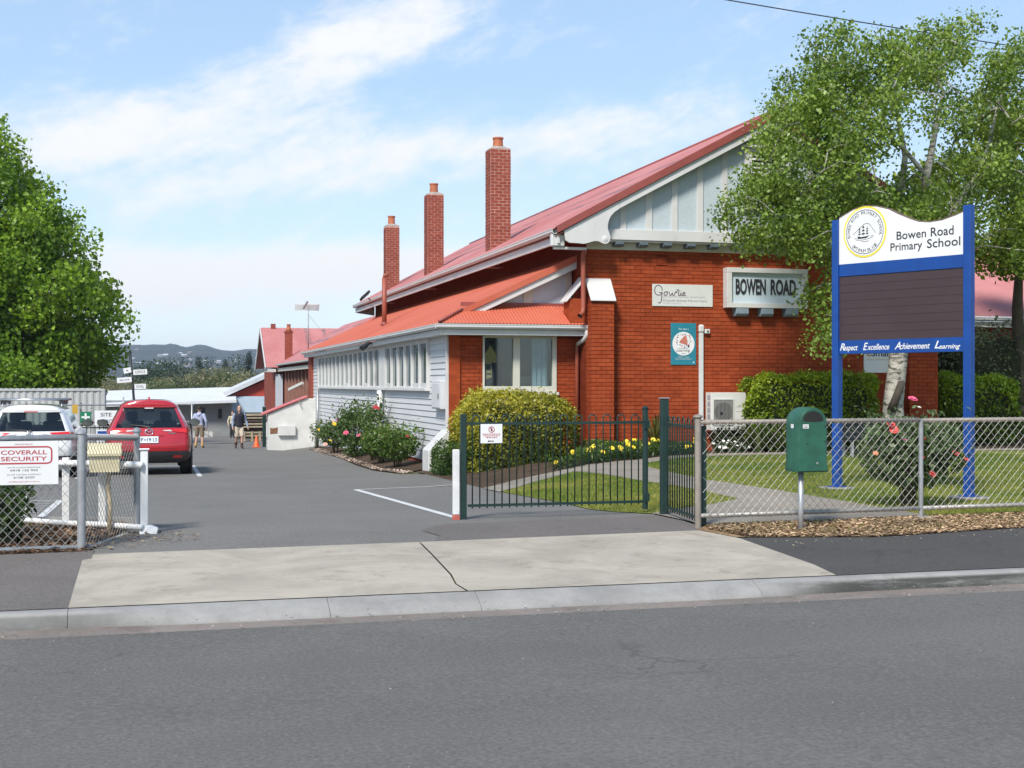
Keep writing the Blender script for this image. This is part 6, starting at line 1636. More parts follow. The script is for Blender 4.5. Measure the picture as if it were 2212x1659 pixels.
MB().tube([(6.1, 52.7, 2.75), (6.1, 52.7, 4.70)], 0.022, 8).build("mast", M_galv, an, smooth=True)
gd = MB()
for j in range(7):
    gd.tube([(5.55 + i * 0.12, 52.5 + 0.10 * ((i - 4) / 4) ** 2 - 0.06 * j * 0.4, 4.48 + j * 0.035) for i in range(9)], 0.012, 5)
gd.build("grid_reflector", mat("aerial_cream", (0.66, 0.63, 0.56), 0.5), an, smooth=True)
MB().tube([(5.86, 52.35, 4.52), (6.02, 52.2, 4.80)], 0.045, 8).build("feed_horn", M_galv, an); MB().tube([(6.1, 52.7, 4.3), (6.9, 52.7, 3.35)], 0.006, 5).build("stay_wire", M_galv, an)
# --- white bin store with red lid -----------------------------------------
bs = thing("bin_store", "white rendered bin store with sloping red lid beside the wing", "bin store", (5.3, 52, -1.05))
M_render = mat("stained_white_render", (0.60, 0.595, 0.57), 0.8, 0.10, 2.5, 0.15, 40)
zg_ = -1.04
MB().prism([(4.42, 51.5, zg_ + 0.03), (6.25, 51.5, zg_ - 0.02), (6.25, 51.5, 0.985), (5.86, 51.5, 0.985), (4.42, 51.5, 0.40)], (0, 0.66, 0)).build("body", M_render, bs, bevel=0.01)
MB().prism([(4.18, 51.42, 0.34), (5.92, 51.42, 1.03), (5.92, 51.42, 1.10), (4.18, 51.42, 0.42)], (0, 0.78, 0)).build("lid", mat("faded_red_lid", (0.52, 0.14, 0.14), 0.5, 0.1, 3), bs, bevel=0.012)
MB().box(4.80, 5.46, 51.36, 51.498, -0.44, -0.06).build("hatch_box", M_white, bs, bevel=0.008)
MB().prism([(4.50, 51.497, -0.38), (4.78, 51.497, -0.36), (4.79, 51.497, -0.12), (4.62, 51.497, -0.16), (4.50, 51.497, -0.14)], (0, -0.004, 0)).build("rust_patch", mat("rust", (0.20, 0.095, 0.045), 0.9, 0.4, 18), bs)
MB().tube([(5.62, 51.40, 0.98), (5.60, 51.38, 0.78), (5.64, 51.38, 0.70), (5.66, 51.38, 0.80)], 0.014, 6).build("latch_chain", M_rail, bs)
MB().prism([(4.36, 51.49, -0.5), (4.41, 51.49, -0.5), (4.41, 51.49, 0.1), (4.36, 51.49, 0.05)], (0, 0.2, 0)).build("corner_strip", M_render, bs)
# ================================================================== CARS
def carpaint(name, col, flake=0.0):
    g = NG(name); a = g.noise(2.5, 4, 0.6)
    g.color(g.mix(g.ramp(a, 0.3, 0.7), sc(col, 0.92), sc(col, 1.06))); g.set(Roughness=0.32, Metallic=flake)
    g.b.inputs["Coat Weight"].default_value = 1.0; g.b.inputs["Coat Roughness"].default_value = 0.04
    return g.m
M_redcar = carpaint("red_car_paint", (0.40, 0.007, 0.016), 0.0)
M_whitecar = carpaint("white_car_paint", (0.72, 0.72, 0.72))
M_clad = mat("grey_cladding", (0.040, 0.040, 0.043), 0.55, 0.1, 5)
M_tyre = mat("tyre_rubber", (0.020, 0.020, 0.020), 0.85, 0.15, 9)
M_alloy = mat("wheel_alloy", (0.45, 0.45, 0.46), 0.3, 0.1, 6, metal=0.8)
M_lamp_red = mat("tail_lamp_red", (0.62, 0.016, 0.014), 0.15, 0.15, 14, coat=1.0)
M_lamp_amber = mat("tail_lamp_amber", (0.55, 0.16, 0.02), 0.15, 0.15, 14, coat=1.0)
M_lamp_clear = mat("tail_lamp_clear", (0.62, 0.55, 0.54), 0.15, 0.15, 14, coat=1.0)
M_cglass = glassmat("car_glass", (0.62, 0.68, 0.66), alpha=1)
M_seat = mat("car_seat", (0.075, 0.078, 0.08), 0.8, 0.15, 5)
M_chrome = mat("chrome", (0.72, 0.72, 0.74), 0.15, 0.05, 5, metal=0.9)
M_plateblue = mat("plate_blue_ink", (0.03, 0.09, 0.22), 0.5)

def cat1(P, x):
    """Catmull-Rom through control values P at positions 0..n-1"""
    n = len(P); i = int(min(max(math.floor(x), 0), n - 2)); t = x - i
    p0, p1, p2, p3 = P[max(i - 1, 0)], P[i], P[i + 1], P[min(i + 2, n - 1)]
    return 0.5 * ((2 * p1) + (p2 - p0) * t + (2 * p0 - 5 * p1 + 4 * p2 - p3) * t * t + (3 * p1 - p0 - 3 * p2 + p3) * t ** 3)

def suv(label, loc, paint, prof, L, kind, plate, group):
    """prof rows: height, half width, rear offset; local axes x right, y forward, z up"""
    car = thing("parked_car", label, "car", loc, group)
    Zc, Wc, Yc = [p[0] for p in prof], [p[1] for p in prof], [p[2] for p in prof]
    NV = len(prof) - 1
    roof_y = [(0.0, 1.60), (0.5, Zc[-1] - 0.012), (0.9, Zc[-1]), (1.9, Zc[-1]), (2.45, Zc[-1] - 0.03), (2.75, Zc[-1] - 0.2), (3.30, 1.06), (3.8, 1.0), (4.35, 0.86), (L, 0.66)]
    def zmax(y):
        for (a, za), (b, zb2) in zip(roof_y, roof_y[1:]):
            if y <= b: return za + (zb2 - za) * max(0, (y - a)) / (b - a)
        return roof_y[-1][1]
    def plan(y, v):
        r = 1 - 0.10 * max(0, 1 - y / 0.5) ** 2.2
        f = max(0, (y - (L - 0.9)) / 0.9); return r * (1 - 0.22 * f * f)
    def side(s, t, v, off=0.0):
        """s = +-1, t 0..1 along the length"""
        yr = cat1(Yc, v) + 0.085; y = yr + t * (L - yr); w = cat1(Wc, v) * plan(t * (L - yr), v); z = cat1(Zc, v)
        if y > 2.2: z = min(z, zmax(y) - 0.004 * (NV - v))
        return Vector((s * (w + off), y, z))
    def rear(u, v, off=0.0):
        yr = cat1(Yc, v); w = cat1(Wc, v) * 0.90
        return Vector((u * w, yr + 0.085 * abs(u) ** 3.2 - off, cat1(Zc, v)))
    vs_ = np.arange(0, NV + 1e-6, 0.25); us_ = np.linspace(-1, 1, 25); ts_ = np.linspace(0, 1, 55)
    g0, g1 = 6.0, 8.25
    body = MB(); rg = MB(); sgl = {1: MB(), -1: MB()}; ws = MB()
    ff = MB()
    for j in range(len(us_) - 1):
        for i in range(len(vs_) - 1):
            q = [rear(us_[j], vs_[i]), rear(us_[j + 1], vs_[i]), rear(us_[j + 1], vs_[i + 1]), rear(us_[j], vs_[i + 1])]
            um, vm = (us_[j] + us_[j + 1]) / 2, (vs_[i] + vs_[i + 1]) / 2
            tgt = rg if (g0 < vm < g1 and abs(um) < 0.90) else body
            tgt.add(q, [(0, 1, 2, 3)])
    for s in (-1, 1):
        for k in range(len(ts_) - 1):
            for i in range(len(vs_) - 1):
                q = [side(s, ts_[k], vs_[i]), side(s, ts_[k + 1], vs_[i]), side(s, ts_[k + 1], vs_[i + 1]), side(s, ts_[k], vs_[i + 1])]
                vm = (vs_[i] + vs_[i + 1]) / 2; ym = sum(p.y for p in q) / 4; zm = sum(p.z for p in q) / 4
                if 6.25 < vm < 8.2 and 0.75 < ym < 2.72 and not (1.38 < ym < 1.46 or 2.28 < ym < 2.36): tgt = sgl[s]
                elif 2.50 < ym < 3.32 and cat1(Zc, vm) > zmax(ym) and abs(q[0].x) < 0.74: tgt = ws
                else: tgt = body
                tgt.add(q, [(0, 1, 2, 3)])
    body.add([side(s, 1.0, v) for s in (1, -1) for v in (vs_ if s == 1 else vs_[::-1])], [tuple(range(2 * len(vs_)))])
    def weld(mb, name, m, smooth=True):
        me = mb.mesh(name, recalc=False); bm = bmesh.new(); bm.from_mesh(me); bmesh.ops.remove_doubles(bm, verts=bm.verts, dist=0.0008); bmesh.ops.recalc_face_normals(bm, faces=bm.faces)
        for f in bm.faces: f.smooth = smooth
        bm.to_mesh(me); bm.free(); return link(name, me, m, car, True)
    bo = weld(body, "body", paint)
    weld(rg, "rear_window", M_cglass); weld(ws, "windscreen", M_cglass)
    for s in (1, -1): weld(sgl[s], "side_window", M_cglass)
    def quadR(c, off, name, m, parent=car, nu=10, nv=5, th=0.012):
        """patch on the tail: four (u, v) corners, lower-left first"""
        mb = MB(); A = []
        for i in range(nv + 1):
            a = Vector(c[0]).lerp(Vector(c[3]), i / nv); b = Vector(c[1]).lerp(Vector(c[2]), i / nv)
            A.append([rear(*a.lerp(b, k / nu), off) for k in range(nu + 1)])
        mb.grid(A); n = nu + 1; back = [p + Vector((0, th + off, 0)) for p in (A[0] + [r[-1] for r in A[1:]] + A[-1][::-1][1:] + [r[0] for r in A[::-1]][1:-1])]
        front = A[0] + [r[-1] for r in A[1:]] + A[-1][::-1][1:] + [r[0] for r in A[::-1]][1:-1]; k0 = len(front)
        mb.add(front + back, [(i, (i + 1) % k0, k0 + (i + 1) % k0, k0 + i) for i in range(k0)])
        o = mb.build(name, m, parent, smooth=False, local=True); return auto_smooth(o, 35)
    def quadS(s, c, off, name, m):
        mb = MB(); A = []
        for i in range(5):
            a = Vector(c[0]).lerp(Vector(c[3]), i / 4); b = Vector(c[1]).lerp(Vector(c[2]), i / 4)
            A.append([side(s, *a.lerp(b, k / 6), off) for k in range(7)])
        mb.grid(A); return mb.build(name, m, car, smooth=True, local=True)
    # cabin: floor, seats, dark lining
    MB().box(-0.72, 0.72, 0.35, 3.2, 0.45, 0.62).build("cabin_floor", M_black, car, local=True)
    MB().box(-0.66, 0.66, 2.95, 3.25, 0.6, 1.03).build("dashboard", M_black, car, local=True)
    for x, y in ((-0.38, 1.15), (0.38, 1.15), (-0.37, 2.1), (0.37, 2.1)):
        st = MB().box(x - (0.25 if y > 2 else 0.19), x + (0.25 if y > 2 else 0.19), y, y + 0.13, 0.6, 1.17); st.build("seat", M_seat, car, bevel=0.04, seg=2, local=True)
        MB().box(x - 0.12, x + 0.12, y + 0.01, y + 0.1, 1.19, 1.38).build("headrest", M_seat, car, bevel=0.03, seg=2, local=True)
    MB().box(-0.12, 0.12, 2.72, 2.75, 1.36, 1.43).build("inner_mirror", M_black, car, bevel=0.01, local=True)
    # wheels with dark arches
    for s in (-1, 1):
        for y in (0.92, 3.62):
            ar_ = MB(); ar_.lathe([(0.44, 0), (0.44, 0.03), (0.36, 0.045)], (s * 0.90 if s > 0 else s * 0.945, y, 0.40), 24, 'x'); ar_.build("wheel_arch", M_clad, car, smooth=True, local=True)
            x = s * 0.80
            w = MB(); w.lathe([(0.24, -0.115), (0.335, -0.12), (0.358, -0.09), (0.362, 0), (0.358, 0.09), (0.335, 0.12), (0.24, 0.115)], (x, y, 0.362), 26, 'x'); wo2 = auto_smooth(w.build("wheel", M_tyre, car, local=True), 50)
            rm_ = MB(); rm_.lathe([(0.235, 0.0), (0.24, s * 0.03), (0.20, s * 0.035), (0.05, s * 0.02), (0.0, s * 0.03)], (x + s * 0.09, y, 0.362), 20, 'x'); rm_.build("rim", M_alloy, wo2, local=True)
    for s in (-1, 1):
        mi = MB(); mi.lathe([(0.02, -0.09), (0.085, -0.07), (0.105, 0.0), (0.06, 0.07), (0.01, 0.10)], (0, 0, 0), 12, 'y')
        mi.v = [(s * 1.055 + x * 1.25, 2.62 + y, 1.11 + z * 0.85) for x, y, z in mi.v]; mm = mi.build("door_mirror", M_clad if kind == "white" else M_clad, car, smooth=True, local=True)
        MB().tube([(s * 0.90, 2.62, 1.06), (s * 1.0, 2.62, 1.08)], 0.03, 6).build("mirror_arm", M_clad, mm, local=True)
        gl = MB(); gl.add([(s * 1.055 + 0.115 * math.cos(t), 2.528, 1.11 + 0.075 * math.sin(t)) for t in np.linspace(0, 6.28, 14)[:-1]], [tuple(range(13))]); gl.build("mirror_glass", M_glass_dark, mm, local=True, recalc=False)
        quadS(s, [(0.02, 0.9), (0.98, 0.9), (0.98, 0.2), (0.02, 0.2)], 0.012, "sill_cladding", M_clad)
        for t0 in (0.46, 0.24): MB().obox(side(s, t0, 5.2, 0.012), (0.012, 0, 0), (0, 0.09, 0), (0, 0, 0.014)).build("door_handle", paint, car, local=True, bevel=0.004)
    # licence plate
    pv = plate["v"]; pc = rear(0, pv, 0.02)
    pl_ = MB().obox(pc, (plate["w"] / 2, 0, 0), (0, 0.006, 0), (0, 0.01, plate["h"] / 2)); po = pl_.build("licence_plate", M_signw if kind == "red" else mat("plate_pale", (0.52, 0.60, 0.66), 0.4), car, bevel=0.004, local=True)
    y_ = pc.y - 0.012
    mb1 = text_fit(plate["t"][0], (pc.x - plate["w"] * 0.43, y_, pc.z - plate["h"] * 0.28), (1, 0, 0), (0, 0, 1), plate["w"] * 0.11, plate["h"] * 0.56, bold=0.01); mb1.build("plate_letter", M_plateblue, po, local=True, recalc=False)
    mb2 = text_fit(plate["t"][1], (pc.x - plate["w"] * 0.10, y_, pc.z - plate["h"] * 0.28), (1, 0, 0), (0, 0, 1), plate["w"] * 0.53, plate["h"] * 0.56, bold=0.01); mb2.build("plate_letter", M_plateblue, po, local=True, recalc=False)
    MB().box(pc.x - plate["w"] * 0.28, pc.x - plate["w"] * 0.16, y_ + 0.001, y_ + 0.003, pc.z - 0.02, pc.z + 0.025).build("plate_emblem", mat("plate_grey", (0.4, 0.45, 0.5), 0.5), po, local=True)
    return car, rear, side, quadR, quadS

PROF_R = [(0.27, 0.74, 0.34), (0.34, 0.86, 0.16), (0.46, 0.905, 0.05), (0.62, 0.915, 0.00), (0.78, 0.918, 0.015), (0.95, 0.905, 0.07), (1.06, 0.865, 0.13), (1.26, 0.775, 0.33), (1.47, 0.665, 0.53), (1.575, 0.60, 0.545), (1.655, 0.40, 0.56), (1.675, 0.0, 0.57)]
rc, rear, side, qR, qS = suv("red hatchback SUV parked nose-in beside the driveway", (0.0, 29.95, G(0, 31) + 0.005), M_redcar, PROF_R, 4.54, "red", dict(v=4.15, w=0.40, h=0.145, t=("F", "19 LS")), "parked cars")
qR([(-1.0, 0.15), (1.0, 0.15), (1.0, 2.55), (-1.0, 2.55)], 0.010, "bumper", M_clad, nu=20)
for s in (-1, 1): qS(s, [(0.0, 0.4), (0.09, 0.4), (0.11, 2.2), (0.0, 2.5)], 0.012, "bumper_corner", M_clad)
qR([(-0.96, 2.62), (0.96, 2.62), (0.97, 2.74), (-0.97, 2.74)], 0.008, "bumper_crease", M_redcar, nu=16)
for s in (-1, 1):
    c = [(s * 0.62, 5.25), (s * 1.0, 4.95), (s * 1.0, 5.85), (s * 0.58, 5.68)]
    lm = qR(c if s > 0 else [c[1], c[0], c[3], c[2]], 0.016, "tail_lamp", M_lamp_red)
    c = [(s * 0.40, 5.40), (s * 0.615, 5.27), (s * 0.575, 5.66), (s * 0.36, 5.60)]
    qR(c if s > 0 else [c[1], c[0], c[3], c[2]], 0.015, "reversing_lamp", M_lamp_clear)
    qS(s, [(0.0, 4.98), (0.085, 5.15), (0.075, 5.75), (0.0, 5.85)], 0.014, "tail_lamp", M_lamp_red)
    c = [(s * 0.62, 1.55), (s * 0.86, 1.5), (s * 0.88, 1.95), (s * 0.66, 2.0)]
    qR(c if s > 0 else [c[1], c[0], c[3], c[2]], 0.020, "fog_reflector", M_lamp_red)
    p = rear(s * 0.56, 1.05, 0.0); auto_smooth(MB().tube([p + Vector((0, 0.2, 0)), p + Vector((0, -0.03, 0))], 0.050, 14, caps=False).build("exhaust_pipe", M_chrome, rc, local=True))
    MB().lathe([(0.046, 0.0), (0, 0.001)], p + Vector((0, 0.0, 0)), 12, 'y').build("exhaust_bore", M_dark, rc, local=True)
qR([(-0.72, 2.95), (0.72, 2.95), (0.70, 3.02), (-0.70, 3.02)], 0.006, "tailgate_shut_line", M_redcar)
qR([(-0.34, 4.62), (0.34, 4.62), (0.36, 4.78), (-0.36, 4.78)], 0.022, "handle_bar", M_redcar)
p = rear(0, 5.22, 0.024); bd = MB(); bd.tube([p + Vector((0.082 * math.cos(t), 0.02 * math.sin(t), 0.066 * math.sin(t))) for t in np.linspace(0, 6.283, 24)], 0.010, 6); bo_ = bd.build("badge", M_chrome, rc, smooth=True, local=True)
bw = MB(); bw.tube([p + Vector((-0.07, 0, 0.022)), p + Vector((-0.03, -0.004, 0.018)), p + Vector((0, -0.006, -0.018)), p + Vector((0.03, -0.004, 0.018)), p + Vector((0.07, 0, 0.022))], 0.010, 6); bw.build("badge_wing", M_chrome, bo_, smooth=True, local=True)
p = rear(0.60, 4.95, 0.014); MB().obox(p, (0.075, 0.012, 0), (0, 0.004, 0), (0, 0, 0.009)).build("model_badge", M_chrome, rc, local=True)
MB().tube([rear(0.03, 6.05, 0.02), rear(-0.2, 6.25, 0.02), rear(-0.52, 6.38, 0.02)], [0.02, 0.014, 0.008], 6).build("wiper", M_black, rc, local=True)
qR([(-0.97, 8.28), (0.97, 8.28), (1.0, 9.0), (-1.0, 9.0)], 0.035, "spoiler", M_redcar, nu=16)
qR([(-0.16, 8.05), (0.16, 8.05), (0.16, 8.22), (-0.16, 8.22)], 0.030, "high_stop_lamp", M_lamp_clear)
MB().prism([(-0.02, 0.95, 1.672), (-0.02, 1.12, 1.672), (-0.02, 0.97, 1.735)], (0.04, 0, 0)).build("roof_fin", M_redcar, rc, local=True)

PROF_W = [(z_ * 0.92, w_, y_) for z_, w_, y_ in [(0.28, 0.74, 0.34), (0.36, 0.86, 0.14), (0.48, 0.905, 0.04), (0.66, 0.915, 0.00), (0.82, 0.918, 0.02), (0.98, 0.905, 0.08), (1.09, 0.865, 0.13), (1.28, 0.79, 0.27), (1.49, 0.70, 0.43), (1.59, 0.63, 0.44), (1.675, 0.42, 0.46), (1.70, 0.0, 0.47)]]
wc, rear, side, qR, qS = suv("white SUV with roof bars parked left of the red car", (-2.42, 29.3, G(-2.5, 30.2) + 0.005), M_whitecar, PROF_W, 4.57, "white", dict(v=4.1, w=0.37, h=0.13, t=("H", "70 PL")), "parked cars")
qR([(-1.0, 0.15), (1.0, 0.15), (1.0, 2.3), (-1.0, 2.3)], 0.010, "bumper", M_clad, nu=20)
for s in (-1, 1):
    qS(s, [(0.0, 0.4), (0.09, 0.4), (0.11, 2.0), (0.0, 2.3)], 0.012, "bumper_corner", M_clad)
    c = [(s * 0.60, 5.15), (s * 1.0, 4.55), (s * 1.0, 5.95), (s * 0.50, 5.85)]
    qR(c if s > 0 else [c[1], c[0], c[3], c[2]], 0.016, "tail_lamp", M_lamp_red)
    c = [(s * 0.34, 5.45), (s * 0.595, 5.2), (s * 0.495, 5.72), (s * 0.28, 5.66)]
    qR(c if s > 0 else [c[1], c[0], c[3], c[2]], 0.015, "reversing_lamp", M_lamp_clear)
    qS(s, [(0.0, 4.6), (0.055, 4.75), (0.05, 5.85), (0.0, 5.95)], 0.014, "tail_lamp", M_lamp_amber)
    c = [(s * 0.60, 1.5), (s * 0.84, 1.45), (s * 0.86, 1.9), (s * 0.64, 1.95)]
    qR(c if s > 0 else [c[1], c[0], c[3], c[2]], 0.020, "fog_reflector", M_lamp_red)
    MB().tube([(s * 0.60, 0.75, 1.52), (s * 0.60, 0.85, 1.58), (s * 0.60, 2.15, 1.58), (s * 0.60, 2.25, 1.52)], 0.018, 8).build("roof_rail", M_alloy, wc, smooth=True, local=True)
for y in (0.95, 1.95):
    MB().tube([(-0.74, y, 1.665), (0.74, y, 1.665)], 0.026, 10).build("cross_bar", M_alloy, wc, smooth=True, local=True)
    for s in (-1, 1): MB().box(s * 0.60 - 0.06, s * 0.60 + 0.06, y - 0.05, y + 0.05, 1.56, 1.65).build("bar_foot", M_black, wc, bevel=0.015, local=True)
qR([(-0.42, 4.9), (0.42, 4.9), (0.44, 5.15), (-0.44, 5.15)], 0.020, "handle_bar", M_whitecar)
p = rear(0, 5.52, 0.02); bd = MB()
for rx_, rz_ in ((0.075, 0.050), (0.045, 0.018), (0.02, 0.046)): bd.tube([p + Vector((rx_ * math.cos(t), 0.0, rz_ * math.sin(t) + (0.012 if rx_ == 0.045 else 0))) for t in np.linspace(0, 6.283, 20)], 0.0055, 5)
bd.build("badge", M_chrome, wc, smooth=True, local=True)
MB().tube([rear(0.05, 6.05, 0.02), rear(-0.2, 6.18, 0.02), rear(-0.48, 6.25, 0.02)], [0.02, 0.014, 0.008], 6).build("wiper", M_black, wc, local=True)
qR([(-0.97, 8.28), (0.97, 8.28), (1.0, 9.0), (-1.0, 9.0)], 0.030, "spoiler", M_whitecar, nu=16)
qR([(-0.22, 8.32), (0.22, 8.32), (0.22, 8.5), (-0.22, 8.5)], 0.040, "high_stop_lamp", M_lamp_red)
MB().lathe([(0.02, 0), (0.012, 0.03), (0, 0.035)], (-0.1, 0.62, 1.555), 8).build("aerial_base", M_black, wc, local=True)
# ================================================================== PEOPLE
def blob(name, parts, m, parent, vox=0.013, smooth=5):
    """one continuous surface fused from tapered limbs: parts = list of (points, rx list, ry list or None)"""
    mb = MB()
    for pts, rx_, ry_ in parts:
        if ry_ is None:
            mb.tube(pts, list(rx_), 12)
            for p, r_ in zip(pts, rx_): mb.lathe([(r_ * math.sin(a), -r_ * math.cos(a)) for a in np.linspace(0.15, math.pi - 0.15, 7)], p, 10)
        else:
            n = 16; rings = [[(p[0] + a_ * math.cos(2 * math.pi * i / n), p[1] + b_ * math.sin(2 * math.pi * i / n), p[2]) for i in range(n)] for p, a_, b_ in zip(pts, rx_, ry_)]
            k0 = len(rings); fs = [(i * n + j, i * n + (j + 1) % n, (i + 1) * n + (j + 1) % n, (i + 1) * n + j) for i in range(k0 - 1) for j in range(n)] + [tuple(range(n))[::-1], tuple(range((k0 - 1) * n, k0 * n))]
            mb.add([q for r_ in rings for q in r_], fs)
    me = mb.mesh(name); ob = bpy.data.objects.new(name, me); COL.objects.link(ob)
    md = ob.modifiers.new("r", 'REMESH'); md.mode = 'VOXEL'; md.voxel_size = vox; md.use_smooth_shade = True
    ms = ob.modifiers.new("s", 'SMOOTH'); ms.iterations = smooth; ms.factor = 0.5
    bpy.context.view_layer.update()
    nm = bpy.data.meshes.new_from_object(ob.evaluated_get(bpy.context.evaluated_depsgraph_get())); nm.name = name
    bpy.data.objects.remove(ob); bpy.data.meshes.remove(me)
    nm.polygons.foreach_set("use_smooth", [True] * len(nm.polygons)); nm.materials.clear()
    return link(name, nm, m, parent, True)

M_skin = mat("skin", (0.46, 0.26, 0.19), 0.6, 0.08, 8)
def person(label, loc, rotz, H, top, bottom, boots, pose, vest=None, hair=None, cap=None, hood=False, longtrousers=False):
    """local axes: faces -y; pose gives shoulders, elbows, wrists, hands, hips, knees, ankles, toes"""
    t = thing("person", label, "person", loc, None, rotz); k = H / 1.8
    P = {n: Vector(v) * k for n, v in pose.items()}; S3 = lambda x, y, z: (x * k, y * k, z * k); m_ = lambda *r: [q * k for q in r]
    torso = lambda g: ([S3(0, 0, 0.88), S3(0, 0, 0.97), S3(0, 0, 1.10), S3(0, 0, 1.24), S3(0, 0.005, 1.36), S3(0, 0.01, 1.44), S3(0, 0.01, 1.48)], m_(0.13 + g, 0.155 + g, 0.140 + g, 0.155 + g, 0.175 + g, 0.15 + g, 0.075 + g), m_(0.09 + g, 0.105 + g, 0.095 + g, 0.105 + g, 0.112 + g, 0.09 + g, 0.065 + g))
    limb = lambda names, rs: ([P[n] for n in names], m_(*rs), None)
    parts = [torso(0.0), ([S3(0, 0.0, 1.46), S3(0, -0.01, 1.56)], m_(0.056, 0.052), None),
             ([S3(0, -0.03, 1.525), S3(0, -0.03, 1.56), S3(0, -0.02, 1.62), S3(0, -0.01, 1.69), S3(0, -0.005, 1.75), S3(0, 0, 1.785), S3(0, 0, 1.80)], m_(0.035, 0.056, 0.070, 0.077, 0.073, 0.052, 0.02), m_(0.045, 0.075, 0.090, 0.097, 0.092, 0.066, 0.025)),
             ([S3(0, -0.11, 1.645), S3(0, -0.128, 1.615)], m_(0.012, 0.016), None)]
    for s in "lr":
        parts += [limb(("sh" + s, "el" + s, "wr" + s), (0.055, 0.042, 0.029)), limb(("wr" + s, "hand" + s), (0.028, 0.036)), limb(("hip" + s, "kn" + s, "an" + s), (0.088, 0.058, 0.042)), limb(("an" + s, "toe" + s), (0.042, 0.034))]
        h, w = P["hand" + s], P["wr" + s]; d = (h - w).normalized(); sx = 1 if s == "l" else -1
        for i, ln in enumerate((0.085, 0.095, 0.09, 0.07)):
            o_ = h + Vector((0, (i - 1.5) * 0.021 * k, 0)); parts.append(([o_, o_ + d * ln * 0.55 * k, o_ + d * ln * k + Vector((-sx * 0.022 * k, 0, 0))], m_(0.011, 0.010, 0.008), None))
        parts.append(([h - d * 0.02 * k, h + d * 0.025 * k + Vector((-sx * 0.01, -0.045, 0)) * k, h + d * 0.06 * k + Vector((-sx * 0.02, -0.05, 0)) * k], m_(0.013, 0.012, 0.009), None))
        parts.append(([S3(sx * 0.078, 0.0, 1.655), S3(sx * 0.083, 0.012, 1.625)], m_(0.018, 0.014), None))
    b = blob("body", parts, M_skin, t, 0.0105, 3)
    for sx in (-1, 1): MB().lathe([(0.012 * k, 0), (0.008 * k, -0.006), (0, -0.007)], S3(sx * 0.032, -0.096, 1.665), 8, 'y').build("eye", M_ink, b, local=True)
    MB().box(-0.024 * k, 0.024 * k, -0.113 * k, -0.100 * k, 1.578 * k, 1.587 * k).build("mouth", mat("lips", (0.30, 0.11, 0.10), 0.6), b, local=True)
    sl = lambda s, g: limb(("sh" + s, "el" + s, "wr" + s), (0.070 + g, 0.056 + g, 0.042 + g))
    blob("jacket" if hood else "shirt", [torso(0.018), sl("l", 0), sl("r", 0)] + ([([S3(-0.07, 0.085, 1.46), S3(0, 0.125, 1.42), S3(0.07, 0.085, 1.46)], m_(0.05, 0.062, 0.05), None), ([S3(-0.06, 0.02, 1.50), S3(0, 0.05, 1.50), S3(0.06, 0.02, 1.50)], m_(0.04, 0.045, 0.04), None)] if hood else []), top, t)
    if vest: blob("vest", [torso(0.040), ([S3(-0.155, 0, 1.40), S3(0.155, 0, 1.40)], m_(0.085, 0.085), None)], vest, t)
    sp = [([S3(0, 0, 0.84), S3(0, 0, 0.93), S3(0, 0, 1.02)], m_(0.165, 0.178, 0.165), m_(0.115, 0.128, 0.118))]
    for s in "lr":
        hp, kn = P["hip" + s], P["kn" + s]
        sp.append(([hp, hp.lerp(kn, 0.45), hp.lerp(kn, 0.86)], m_(0.105, 0.10, 0.096), None) if not longtrousers else ([hp, kn, P["an" + s]], m_(0.10, 0.078, 0.066), None))
    blob("trousers" if longtrousers else "shorts", sp, bottom, t)
    for s in "lr":
        an_, kn_, to = P["an" + s], P["kn" + s], P["toe" + s]
        blob("boot", [([an_.lerp(kn_, 0.32), an_, an_.lerp(to, 0.2)], m_(0.056, 0.056, 0.058), None), ([an_, an_.lerp(to, 0.6), to], m_(0.055, 0.050, 0.044), None)], boots, t)
    if hair: blob("hair", [([S3(0, 0.015, 1.64), S3(0, 0.015, 1.70), S3(0, 0.01, 1.77), S3(0, 0.0, 1.81)], m_(0.080, 0.084, 0.078, 0.03), m_(0.088, 0.096, 0.095, 0.04))], hair, t)
    if cap:
        blob("cap", [([S3(0, -0.005, 1.715), S3(0, -0.005, 1.77), S3(0, 0, 1.825)], m_(0.090, 0.086, 0.04), m_(0.110, 0.104, 0.05))], cap, t)
        cp = MB(); cp.prism([S3(0.08 * math.cos(a), -0.075 - 0.12 * math.sin(a), 1.712 - 0.015 * math.sin(a)) for a in np.linspace(0, math.pi, 9)], (0, 0, 0.012)); cp.build("cap_peak", cap, t, local=True)
    return t
M_hoodie = mat("lilac_hoodie", (0.36, 0.39, 0.53), 0.85, 0.08, 6); M_khaki = mat("khaki_shorts", (0.20, 0.15, 0.10), 0.85, 0.12, 6); M_tan = mat("tan_boots", (0.42, 0.25, 0.09), 0.7, 0.12, 8)
M_vest = mat("navy_vest", (0.012, 0.013, 0.024), 0.8, 0.2, 8); M_shirt = mat("blue_shirt", (0.24, 0.30, 0.42), 0.8, 0.1, 8); M_beige = mat("beige_shorts", (0.52, 0.44, 0.35), 0.85, 0.08, 6); M_dboot = mat("dark_boots", (0.045, 0.03, 0.025), 0.6, 0.2, 8)
walk_away = dict(shl=(0.19, 0.0, 1.42), elr=(-0.30, 0.04, 1.14), shr=(-0.19, 0.0, 1.42), ell=(0.29, 0.06, 1.15), wrl=(0.27, 0.0, 0.92), handl=(0.265, -0.02, 0.84), wrr=(-0.30, -0.04, 0.90), handr=(-0.295, -0.06, 0.82),
                 hipl=(0.09, 0, 0.90), knl=(0.13, -0.07, 0.50), anl=(0.16, 0.06, 0.10), toel=(0.18, -0.10, 0.035), hipr=(-0.09, 0, 0.90), knr=(-0.12, -0.02, 0.48), anr=(-0.15, 0.10, 0.09), toer=(-0.17, -0.06, 0.035))
